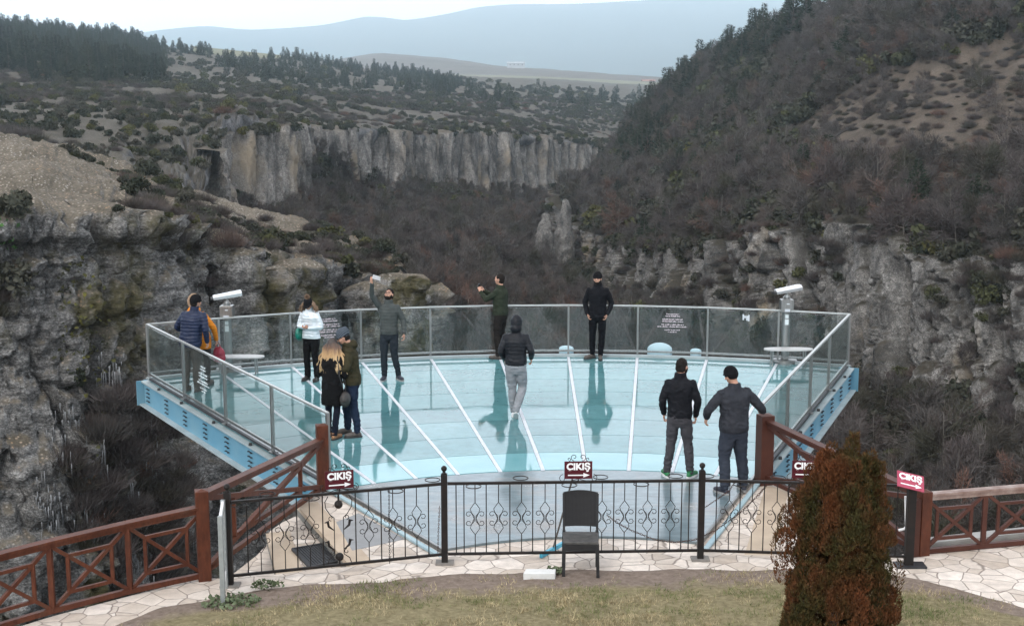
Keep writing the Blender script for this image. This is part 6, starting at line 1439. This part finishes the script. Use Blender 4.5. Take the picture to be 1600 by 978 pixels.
        so_ = MB(); P = [(0.046 * math.copysign(abs(math.cos(a)) ** 0.8, math.cos(a)), 0.058 + 0.152 * math.sin(a)) for a in [2 * math.pi * i / 24 for i in range(24)]]; so_.prism(P, 0.0, 0.026); q = so_.build('sole', shoes[1]); q.parent = o
    # --- jacket
    j = MB(); B = p['bulk']; Wd = p['wid']; hm = p['hem']; C_ = lambda z: (cx(z), cy(z))
    secs = [(hm, 0.168 * B * (1 + p['flare'] * 0.6 + max(0, 0.88 - hm) * 0.15), 0.125 * B), (max(hm + 0.06, 0.95), 0.172 * B, 0.128 * B), (1.10, 0.160 * B, 0.118 * B), (1.22, 0.170 * B, 0.122 * B), (1.33, 0.190 * Wd, 0.128 * B), (1.40, 0.188 * Wd, 0.112 * B), (1.435, 0.160 * Wd, 0.10), (1.47, 0.112 * Wd, 0.088), (1.495, 0.082, 0.078), (1.49 + p['collar'], 0.079, 0.080)]
    sect(j, [(*C_(z), z, rx, ry) for z, rx, ry in secs])
    ar = 0.062 * (0.55 + 0.45 * B) * p['shoulder']
    for sh_, el, wr in ((shl, p['el_l'], p['wr_l']), (shr, p['el_r'], p['wr_r'])):
        wv = Vector(wr); ev = Vector(el); limb(j, [sh_, (sh_ + ev) / 2, ev, (ev + wv) / 2, wv - (wv - ev).normalized() * 0.005], [ar, ar * 0.96, ar * 0.82, ar * 0.74, ar * 0.60])
    if p['hood'] == 1:      # hood lying on the shoulders
        j.ellip((cx(1.5), cy(1.5) - 0.085, 1.50), (0.115, 0.07, 0.075)); j.tube([(cx(1.5) + 0.10 * math.cos(a), cy(1.5) - 0.02 + 0.085 * math.sin(a), 1.51 + 0.012 * math.sin(a)) for a in [2 * math.pi * i / 16 for i in range(17)]], 0.03, 8)
    if p['hood'] == 2:      # hood worn up
        j.ellip(hp(0, -0.025, 0.012), (0.108, 0.115, 0.132), HM); j.ellip(hp(0, -0.05, -0.10), (0.10, 0.09, 0.09), HM)
    pf = p['puffer']
    def wr_j(V):
        d_ = 0.010 * (1 - np.abs(fbm(V * np.array([1, 1, 1.6]), 0.11, 3, 0.5, 1.7)) * 2.4) + 0.004 * fbm(V, 0.045, 2)
        if pf: d_ = d_ * 0.6 + np.where(V[:, 2] < 1.47, 1.0, 0.0) * pf * np.abs(np.sin((V[:, 2] + 0.012 * vnoise(V * 9)) * math.pi / 0.062)) ** 0.6 - pf * 0.5
        d_ = d_ * np.clip((V[:, 2] - hm) / 0.06, 0.25, 1)
        return d_
    me = remesh(j, 0.010, 3, wr_j); me.materials.append(jacket); o = bpy.data.objects.new('jacket', me); COL.objects.link(o); o.parent = root
    # --- hair, hat, beard
    if hair:
        kind, hmat = hair[:2]
        if kind == 'short':
            m_ = MB(); m_.ellip(hp(0, -0.020, 0.030), (0.083, 0.096, 0.098), HM); m_.ellip(hp(0, -0.035, -0.02), (0.080, 0.072, 0.075), HM)
            me = remesh(m_, 0.009, 1, lambda V: 0.006 * fbm(V, 0.02, 2)); me.materials.append(hmat); o = bpy.data.objects.new('hair', me); COL.objects.link(o); o.parent = root
        if kind == 'long':
            m_ = MB(); m_.ellip(hp(0, -0.018, 0.026), (0.088, 0.102, 0.102), HM); rs_ = random.Random(4)
            ln = hair[2] if len(hair) > 2 else 0.42
            for i in range(95):
                a = rs_.uniform(math.pi * 0.92, math.pi * 2.08); x0, y0 = 0.082 * math.cos(a), 0.088 * math.sin(a) - 0.01; L_ = ln * rs_.uniform(0.75, 1.05); ph = rs_.uniform(0, 6.28); sp = rs_.uniform(1.0, 1.9) * (hair[3] if len(hair) > 3 else 1.0)
                P = [hp(x0 * 0.5, y0 * 0.6, 0.10)] + [hp(x0, y0, 0.03)]
                for k in range(1, 12):
                    t_ = k / 11; wv = 0.016 * math.sin(ph + t_ * 15) * t_ ** 0.3
                    P.append(hp(x0, y0, 0.03) + Vector(((HM @ Vector((x0, 0, 0))).x * (sp - 0.1) * t_ ** 0.7 * 1.0 + wv, (HM @ Vector((0, y0, 0))).y * 0.55 * t_ ** 0.6 - 0.02 * t_ + wv * 0.6, -L_ * t_)))
                m_.tube(P, [0.012] * 2 + [0.017 * (1 - 0.65 * k / 11) for k in range(1, 12)], 6)
            m_.build('hair', hmat, root, smooth=True)
    if headwear:
        kind, hmat = headwear[:2]; m_ = MB()
        if kind == 'beanie':
            m_.ellip(hp(0, -0.012, 0.048), (0.090, 0.105, 0.098), HM); m_.ellip(hp(0, -0.03, 0.02), (0.086, 0.088, 0.085), HM)
            m_.tube([hp(0.084 * math.cos(a), -0.006 + 0.098 * math.sin(a), 0.040) for a in [2 * math.pi * i / 20 for i in range(21)]], 0.014, 8)
        if kind == 'slouch':
            m_.ellip(hp(0, -0.03, 0.055), (0.090, 0.115, 0.098), HM); m_.ellip(hp(0, -0.085, 0.085), (0.06, 0.06, 0.055), HM); m_.tube([hp(0.085 * math.cos(a), -0.006 + 0.098 * math.sin(a), 0.036) for a in [2 * math.pi * i / 20 for i in range(21)]], 0.013, 8)
        if kind == 'cap':
            m_.ellip(hp(0, -0.012, 0.05), (0.092, 0.106, 0.092), HM); m_.prism([(0, 0), (1, 0), (1, 1)], 0, 0.001) if False else None
            for i in range(9):
                a = R(20 + i * 17.5); m_.tube([hp(0.085 * math.cos(a), 0.09 * math.sin(a), 0.038), hp(0.08 * math.cos(a), 0.150 * math.sin(a) + 0.01, 0.020)], 0.012, 6)
        if kind == 'furhood':
            m_.tube([hp(0.105 * math.cos(a), 0.0 + 0.03 * math.sin(a), 0.01 + 0.13 * math.sin(a)) for a in [2 * math.pi * i / 24 for i in range(25)]], 0.032, 8)
        me = remesh(m_, 0.008, 1, lambda V: 0.004 * fbm(V, 0.012, 2) + (0.003 * np.sin(np.arctan2(V[:, 1] - hc.y, V[:, 0] - hc.x) * 34) if kind in ('beanie', 'slouch') else 0)); me.materials.append(hmat); o = bpy.data.objects.new({'cap': 'cap', 'furhood': 'fur_trim'}.get(kind, 'beanie'), me); COL.objects.link(o); o.parent = root
        if len(headwear) > 2:      # pompom
            rs_ = np.random.RandomState(2); D = rs_.normal(size=(900, 3)); D /= np.linalg.norm(D, axis=1, keepdims=True); c0 = np.array(hp(0, -0.03, 0.175)); V, F = slivers(c0 + D * 0.02, D, rs_.uniform(0.035, 0.055, 900), np.full(900, 0.006), rs_); q = mesh_obj('pompom', V, F, headwear[2]); q.parent = o
    if beard:
        m_ = MB(); m_.ellip(hp(0, 0.040, -0.075), (0.055, 0.060, 0.045), HM); m_.ellip(hp(0, 0.075, -0.030), (0.030, 0.016, 0.006), HM)
        for s in (-1, 1): m_.ellip(hp(s * 0.058, 0.025, -0.045), (0.018, 0.035, 0.045), HM)
        me = remesh(m_, 0.007, 1, lambda V: 0.003 * fbm(V, 0.01, 2)); me.materials.append(M_DHAIR); o = bpy.data.objects.new('beard', me); COL.objects.link(o); o.parent = root
    root['_'] = 0; del root['_']
    def W_(v): return Matrix.Translation(root.location) @ Matrix.Rotation(rz, 4, 'Z') @ (Vector(v) * S)
    return root, W_, hp, HM
def held(name, mb, mat, W_, label, cat, smooth=False, center=None):
    mb.v = [tuple(W_(v)) for v in mb.v]; o = mb.build(name, mat, smooth=smooth); tag(o, label, cat); return o

SH_DARK = (simple('dark_leather', (0.018, 0.016, 0.015), (0.035, 0.03, 0.027), 12, 0.45), M_BLACK)
SH_WHITE = (simple('white_leather', (0.66, 0.65, 0.66), (0.55, 0.54, 0.55), 10, 0.5), simple('white_sole', (0.7, 0.7, 0.7), None, 10, 0.6))
SH_TAN = (simple('tan_suede', (0.30, 0.15, 0.07), (0.22, 0.11, 0.055), 12, 0.8), M_BLACK)
SH_GREEN = (simple('green_trainer', (0.01, 0.17, 0.055), (0.012, 0.12, 0.04), 12, 0.6), SH_WHITE[1])
SH_BROWN = (simple('brown_grey_leather', (0.06, 0.048, 0.042), (0.09, 0.075, 0.066), 12, 0.6), M_BLACK)
SH_NAVY = (simple('navy_trainer', (0.015, 0.018, 0.03), (0.03, 0.03, 0.045), 12, 0.6), simple('pale_sole', (0.3, 0.3, 0.3), None, 10, 0.6))
PHONE = simple('phone_glass', (0.02, 0.02, 0.022), (0.03, 0.03, 0.03), 5, 0.2)

# 1 orange parka, mostly hidden behind the navy man
r1_, W1, hp1, _ = person(gp(317, 601), R(-12), 'person in orange parka with fur trimmed hood, standing behind the navy jacket man', cloth('orange_parka', (0.62, 0.22, 0.025), (0.50, 0.17, 0.02)), cloth('dark_trousers', (0.035, 0.033, 0.035)), SH_BROWN,
    headwear=('furhood', simple('tan_fur', (0.34, 0.24, 0.16), (0.22, 0.15, 0.10), 60, 0.95, bmp=0.8)), hair=('short', simple('brown_hair', (0.06, 0.035, 0.025), (0.04, 0.025, 0.018), 50, 0.6)), h=1.72, hem=0.74, bulk=1.12, hood=1, puffer=0.006,
    el_r=(0.29, -0.02, 1.15), wr_r=(0.30, 0.05, 0.92), head=(25, 0, 0), lean=(-0.10, 0))
mb = MB(); mb.ellip((0.34, 0.06, 0.62), (0.13, 0.075, 0.15)); mb.ellip((0.34, 0.06, 0.55), (0.15, 0.08, 0.10)); mb.tube([(0.26, 0.06, 0.70), (0.29, 0.07, 0.84), (0.31, 0.08, 0.87), (0.34, 0.07, 0.84), (0.40, 0.06, 0.70)], 0.012, 8)
me = remesh(MB_ := mb, 0.014, 1, lambda V: 0.012 * fbm(V, 0.06, 3)); me.materials.append(simple('red_leather', (0.30, 0.012, 0.035), (0.16, 0.01, 0.025), 14, 0.4, bmp=0.4)); o = bpy.data.objects.new('red_handbag', me); COL.objects.link(o); o.matrix_world = Matrix.Translation(r1_.location) @ Matrix.Rotation(R(-12), 4, 'Z') @ Matrix.Scale(1.72 / 1.78, 4); tag(o, 'crumpled dark red bag hanging from the hand of the orange parka wearer', 'bag')
# 2 navy puffer man
person(gp(300, 611), R(-14), 'man in navy quilted puffer jacket and black beanie at the left corner', cloth('navy_nylon', (0.008, 0.014, 0.04), (0.013, 0.022, 0.055), 0.5, spec=0.3), cloth('brown_grey_trousers', (0.075, 0.068, 0.06), (0.055, 0.05, 0.045)), SH_BROWN,
    headwear=('beanie', M_KNITB), hair=('short', M_DHAIR), h=1.82, bulk=1.22, wid=1.16, puffer=0.010, hem=0.84, collar=0.09, lean=(0.07, 0.05), head=(-30, -6, 8), el_l=(-0.31, 0.10, 1.16), wr_l=(-0.16, 0.24, 1.05), el_r=(0.33, -0.02, 1.16), wr_r=(0.30, 0.08, 0.93), leg=1.05)
# 3 silver jacket woman
r3, W3, hp3, _ = person(gp(488, 594), R(160), 'woman in shiny silver white jacket and black pompom cap, looking down at her hands', cloth('silver_nylon', (0.72, 0.76, 0.79), (0.58, 0.64, 0.68), 0.28, 0.35, 7, 0.8), cloth('black_trousers', (0.006, 0.006, 0.007)), SH_DARK,
    headwear=('cap', M_KNITB, simple('tan_pompom', (0.30, 0.20, 0.13), (0.20, 0.13, 0.09), 40, 0.95)), hair=('long', simple('fair_hair', (0.22, 0.14, 0.08), (0.12, 0.07, 0.045), 40, 0.6), 0.2), h=1.66, bulk=1.06, wid=0.95, hem=0.90, puffer=0.008, collar=0.08, head=(10, -32, 0), flare=0.25, lean=(0, 0.04),
    el_l=(-0.26, 0.03, 1.14), wr_l=(-0.07, 0.23, 1.14), el_r=(0.26, 0.03, 1.14), wr_r=(0.06, 0.23, 1.16), hd_l=(1, 0.5, 0.1), hd_r=(-1, 0.5, 0.1), pn_l=(0, -0.3, 1), pn_r=(0, -0.3, 1))
mb = MB(); mb.ellip((0.24, 0.06, 0.98), (0.07, 0.14, 0.15)); me = remesh(mb, 0.012, 1, lambda V: 0.01 * fbm(V, 0.05, 3)); me.materials.append(simple('green_leather', (0.005, 0.17, 0.12), (0.005, 0.11, 0.08), 12, 0.35, bmp=0.3))
o = bpy.data.objects.new('green_handbag', me); COL.objects.link(o); o.matrix_world = Matrix.Translation(r3.location) @ Matrix.Rotation(R(160), 4, 'Z') @ Matrix.Scale(1.66 / 1.78, 4); tag(o, 'green rounded shoulder bag beside the silver jacket woman', 'bag')
mb = MB(); mb.tube([(0.25, 0.05, 1.10), (0.21, 0.09, 1.30), (0.15, 0.04, 1.50), (0.16, -0.10, 1.36), (0.24, 0.0, 1.08)], 0.008, 6); q = mb.build('strap', M_BLACK); q.parent = o
# 4 blonde woman in black coat
m, nt, bs = new_mat('ombre_blonde_hair'); tc_ = N(nt, 'ShaderNodeTexCoord'); sx = N(nt, 'ShaderNodeSeparateXYZ'); nt.links.new(tc_.outputs['Object'], sx.inputs[0]); mr = N(nt, 'ShaderNodeMapRange'); mr.inputs['From Min'].default_value = 1.30; mr.inputs['From Max'].default_value = 1.85; nt.links.new(sx.outputs[2], mr.inputs[0])
n1 = noise_node(nt, 16, 3, 0.6, vscale=(1, 1, 0.25)); ad = N(nt, 'ShaderNodeMath', operation='MULTIPLY_ADD'); nt.links.new(n1.outputs[0], ad.inputs[0]); ad.inputs[1].default_value = 0.5; nt.links.new(mr.outputs[0], ad.inputs[2])
nt.links.new(ramp(nt, ad.outputs[0], [(0.3, (0.56, 0.40, 0.22)), (0.62, (0.46, 0.29, 0.14)), (0.82, (0.14, 0.075, 0.045)), (1.0, (0.035, 0.025, 0.022))]).outputs[0], bs.inputs['Base Color']); bs.inputs['Roughness'].default_value = 0.5; M_BLOND = m
r4, W4, hp4, _ = person(gp(521, 684), R(-22), 'woman with long wavy blonde hair and black coat, seen from behind', cloth('black_wool_coat', (0.0045, 0.0045, 0.005), (0.008, 0.008, 0.009)), cloth('dark_leggings', (0.008, 0.010, 0.02)), SH_TAN,
    hair=('long', M_BLOND, 0.50, 1.5), h=1.66, bulk=1.08, wid=0.98, hem=0.60, flare=0.12, leg=0.84, head=(-5, -12, 0), el_l=(-0.25, 0.0, 1.14), wr_l=(-0.12, 0.2, 1.08), el_r=(0.25, 0.0, 1.14), wr_r=(0.12, 0.2, 1.08), an_l=(-0.10, 0.02, 0.09), an_r=(0.08, -0.10, 0.09), kn_r=(0.09, -0.01, 0.5))
mb = MB(); mb.ellip((0.26, -0.02, 0.72), (0.09, 0.12, 0.14)); me = remesh(mb, 0.012, 1, lambda V: 0.01 * fbm(V, 0.06, 3)); me.materials.append(SH_DARK[0]); o = bpy.data.objects.new('black_handbag', me); COL.objects.link(o); o.matrix_world = Matrix.Translation(r4.location) @ Matrix.Rotation(R(-22), 4, 'Z') @ Matrix.Scale(1.66 / 1.78, 4); tag(o, 'black shoulder bag on the hip of the blonde woman', 'bag')
mb = MB(); mb.tube([(0.25, -0.03, 0.84), (0.21, -0.12, 1.15), (0.15, -0.06, 1.48), (0.19, 0.06, 1.34), (0.25, 0.03, 0.84)], 0.008, 6); q = mb.build('strap', M_BLACK); q.parent = o
# 5 olive jacket man
m, nt, bs = new_mat('striped_knit'); tc_ = N(nt, 'ShaderNodeTexCoord'); w_ = N(nt, 'ShaderNodeTexWave'); w_.bands_direction = 'DIAGONAL'; w_.inputs['Scale'].default_value = 13; w_.inputs['Distortion'].default_value = 0.5; nt.links.new(tc_.outputs['Object'], w_.inputs[0])
nt.links.new(ramp(nt, w_.outputs[0], [(0.62, (0.012, 0.018, 0.03)), (0.8, (0.12, 0.15, 0.18))]).outputs[0], bs.inputs['Base Color']); bs.inputs['Roughness'].default_value = 0.9; M_STR = m
r5, W5, hp5, _ = person(gp(552, 680), R(100), 'man in olive green hooded jacket and striped beanie, facing the blonde woman', cloth('olive_cotton', (0.028, 0.025, 0.013), (0.042, 0.036, 0.020)), cloth('dark_blue_jeans', (0.008, 0.014, 0.032), (0.015, 0.025, 0.048)), SH_BROWN,
    headwear=('slouch', M_STR), hair=('short', M_DHAIR), h=1.80, bulk=1.12, wid=1.05, hem=0.86, hood=1, head=(0, -32, 0), lean=(0, 0.05), el_l=(-0.26, 0.10, 1.16), wr_l=(-0.08, 0.30, 1.10), el_r=(0.26, 0.08, 1.16), wr_r=(0.08, 0.30, 1.12), hd_l=(0.5, 1, 0.1), hd_r=(-0.5, 1, 0.1), pn_l=(0, 0, 1), pn_r=(0, 0, 1),
    an_l=(-0.13, -0.06, 0.09), kn_l=(-0.11, -0.01, 0.5), an_r=(0.12, 0.08, 0.09), kn_r=(0.1, 0.1, 0.5))
mb = MB(); mb.box((0, 0.36, 1.15), (0.075, 0.15, 0.01), Matrix.Rotation(R(25), 3, 'X')); held('phone', mb, PHONE, W5, 'dark phone held between the olive jacket man and blonde woman', 'phone')
# 6 selfie man
r6, W6, hp6, H6 = person(gp(609, 593), R(176), 'man in grey jacket raising a phone high above his head for a selfie', cloth('grey_green_jacket', (0.045, 0.052, 0.051), (0.068, 0.075, 0.073), 0.7), cloth('dark_slate_jeans', (0.013, 0.018, 0.024), (0.022, 0.027, 0.034)), SH_NAVY,
    hair=('short', M_DHAIR), beard=True, h=1.80, hem=0.90, collar=0.075, puffer=0.006, head=(-14, 22, 0), el_r=(0.30, 0.14, 1.66), wr_r=(0.27, 0.26, 1.90), hd_r=(0.1, 0.35, 1), pn_r=(-0.6, -0.5, 0.2), el_l=(-0.28, -0.03, 1.15), wr_l=(-0.30, 0.04, 0.91), an_l=(-0.17, -0.02, 0.09), an_r=(0.10, 0.02, 0.09), toe_l=0.6, leg=0.98)
mb = MB(); mb.box((0.17, 0.33, 2.03), (0.15, 0.010, 0.075), Matrix.Rotation(R(-15), 3, 'Y')); held('phone', mb, simple('silver_phone', (0.5, 0.5, 0.52), None, 5, 0.3), W6, 'pale phone in the raised hand of the selfie man', 'phone')
mb = MB(); 
for s in (-1, 1): mb.tube([hp6(s * 0.032 + 0.024 * math.cos(a), 0.103, 0.012 + 0.018 * math.sin(a)) for a in [2 * math.pi * i / 14 for i in range(15)]], 0.0025, 5)
mb.tube([hp6(-0.01, 0.104, 0.014), hp6(0.01, 0.104, 0.014)], 0.0025, 5); mb.build('glasses', M_BLACK, r6)
mb = MB(); mb.tube([(-0.298, 0.03, 0.945), (-0.30, 0.037, 0.925)], 0.044, 12); mb.build('watch', M_BLACK, r6)
# 7 green jacket photographer
r7, W7, hp7, _ = person(gp(782, 560), R(62), 'man in dark green jacket photographing the canyon at the far railing', cloth('dark_green_wool', (0.020, 0.026, 0.017), (0.030, 0.036, 0.025)), cloth('dark_brown_trousers', (0.011, 0.009, 0.009), (0.018, 0.015, 0.014)), SH_BROWN,
    hair=('short', M_DHAIR), h=1.80, hem=0.92, bulk=1.08, head=(8, 0, 0), el_l=(-0.20, 0.22, 1.24), wr_l=(-0.07, 0.42, 1.37), el_r=(0.21, 0.22, 1.24), wr_r=(0.07, 0.42, 1.37), hd_l=(0.2, 0.5, 1), hd_r=(-0.2, 0.5, 1), pn_l=(0.5, 0.5, 0), pn_r=(-0.5, 0.5, 0), curl=0.9)
mb = MB(); mb.box((0, 0.50, 1.45), (0.078, 0.010, 0.155)); held('phone', mb, PHONE, W7, 'dark phone held up by the man in the dark green jacket', 'phone')
# 8 hooded walker
r8, W8, hp8, _ = person(gp(806, 652), R(-6), 'person in black hooded jacket and pale grey sweatpants walking away', cloth('black_shiny_nylon', (0.006, 0.007, 0.010), (0.012, 0.0135, 0.018), 0.5, spec=0.2), cloth('grey_jersey', (0.25, 0.26, 0.28), (0.19, 0.20, 0.215)), SH_WHITE,
    h=1.78, hem=0.93, hood=2, bulk=1.10, wid=1.08, puffer=0.005, lean=(0, 0.04), head=(0, -14, 0), leg=1.08, kn_l=(-0.07, 0.06, 0.50), an_l=(-0.045, 0.08, 0.09), kn_r=(0.11, 0.10, 0.51), an_r=(0.02, -0.20, 0.17), heel_r=0.75, toe_l=0, toe_r=0.1,
    el_r=(0.275, -0.05, 1.16), wr_r=(0.25, 0.16, 1.03), el_l=(-0.26, -0.04, 1.16), wr_l=(-0.2, 0.14, 1.0), showhand=(1, 1))
# 9 bearded man in black
person(gp(933, 560), R(172), 'bearded man all in black with a beanie, hands in pockets at the far railing', cloth('black_coat', (0.005, 0.0055, 0.008), (0.009, 0.0095, 0.012)), cloth('black_jeans', (0.005, 0.0055, 0.008)), SH_BROWN,
    headwear=('beanie', M_KNITB), beard=True, h=1.82, hem=0.84, bulk=1.05, wid=1.06, collar=0.08, head=(-10, -4, 0), el_l=(-0.285, -0.07, 1.14), wr_l=(-0.20, 0.08, 0.94), el_r=(0.27, -0.06, 1.14), wr_r=(0.20, 0.08, 0.94), hd_l=(0.3, 0.2, -1), hd_r=(-0.3, 0.2, -1), leg=0.95, an_l=(-0.07, 0.06, 0.09), an_r=(0.10, 0.0, 0.09), toe_r=-0.9, toe_l=0.1)
# 10 black jacket, green trainers
person(gp(1060, 746), R(-8), 'dark haired man in black jacket, grey trousers and green trainers, seen from behind', cloth('black_blue_jacket', (0.006, 0.0065, 0.009), (0.011, 0.0115, 0.015), 0.7), cloth('grey_trousers', (0.062, 0.060, 0.067), (0.046, 0.045, 0.051)), SH_GREEN,
    hair=('short', M_DHAIR), beard=True, h=1.79, hem=0.90, wid=1.06, bulk=1.05, collar=0.075, head=(-32, -8, 0), el_l=(-0.255, -0.04, 1.15), wr_l=(-0.23, 0.08, 0.94), el_r=(0.26, -0.03, 1.15), wr_r=(0.23, 0.08, 0.92), an_l=(-0.17, 0.02, 0.09), kn_l=(-0.12, 0.03, 0.5), an_r=(0.17, 0.02, 0.09), kn_r=(0.13, 0.03, 0.5), toe_l=0.35, toe_r=-0.5, leg=1.02)
# 11 stout man with hand on the rail
person(gp(1144, 768), R(16), 'stout man in dark grey jacket and black beanie with one hand on the railing', cloth('charcoal_jacket', (0.019, 0.021, 0.027), (0.032, 0.034, 0.041), 0.75), cloth('slate_jeans', (0.022, 0.027, 0.04), (0.036, 0.042, 0.056)), SH_NAVY,
    headwear=('beanie', M_KNITB), h=1.80, hem=0.88, wid=1.18, bulk=1.22, collar=0.05, lean=(0.02, 0.06), head=(22, -14, -12), el_l=(-0.39, 0.02, 1.19), wr_l=(-0.33, 0.20, 1.05), el_r=(0.38, -0.03, 1.20), wr_r=(0.50, 0.12, 1.10), hd_r=(0.4, 1, 0), pn_r=(0, 0, -1), leg=1.22, an_l=(-0.15, -0.08, 0.09), kn_l=(-0.13, 0.02, 0.5), an_r=(0.17, 0.0, 0.09), kn_r=(0.14, 0.03, 0.5), toe_l=0.4, toe_r=-0.1)
# ================================================================ HAZE
hm = bpy.data.materials.new('haze'); hm.use_nodes = True
_nt = hm.node_tree; _nt.nodes.clear()
_o = _nt.nodes.new('ShaderNodeOutputMaterial'); _v = _nt.nodes.new('ShaderNodeVolumePrincipled')
_v.inputs['Color'].default_value = (0.78, 0.92, 1.0, 1); _v.inputs['Density'].default_value = 0.00021; _v.inputs['Anisotropy'].default_value = 0.82
_nt.links.new(_v.outputs[0], _o.inputs['Volume'])
_b = MB(); _b.box((0, 5000, 240), (24000, 13400, 760)); hz_o = _b.build('haze', hm); tag(hz_o, kind='stuff')
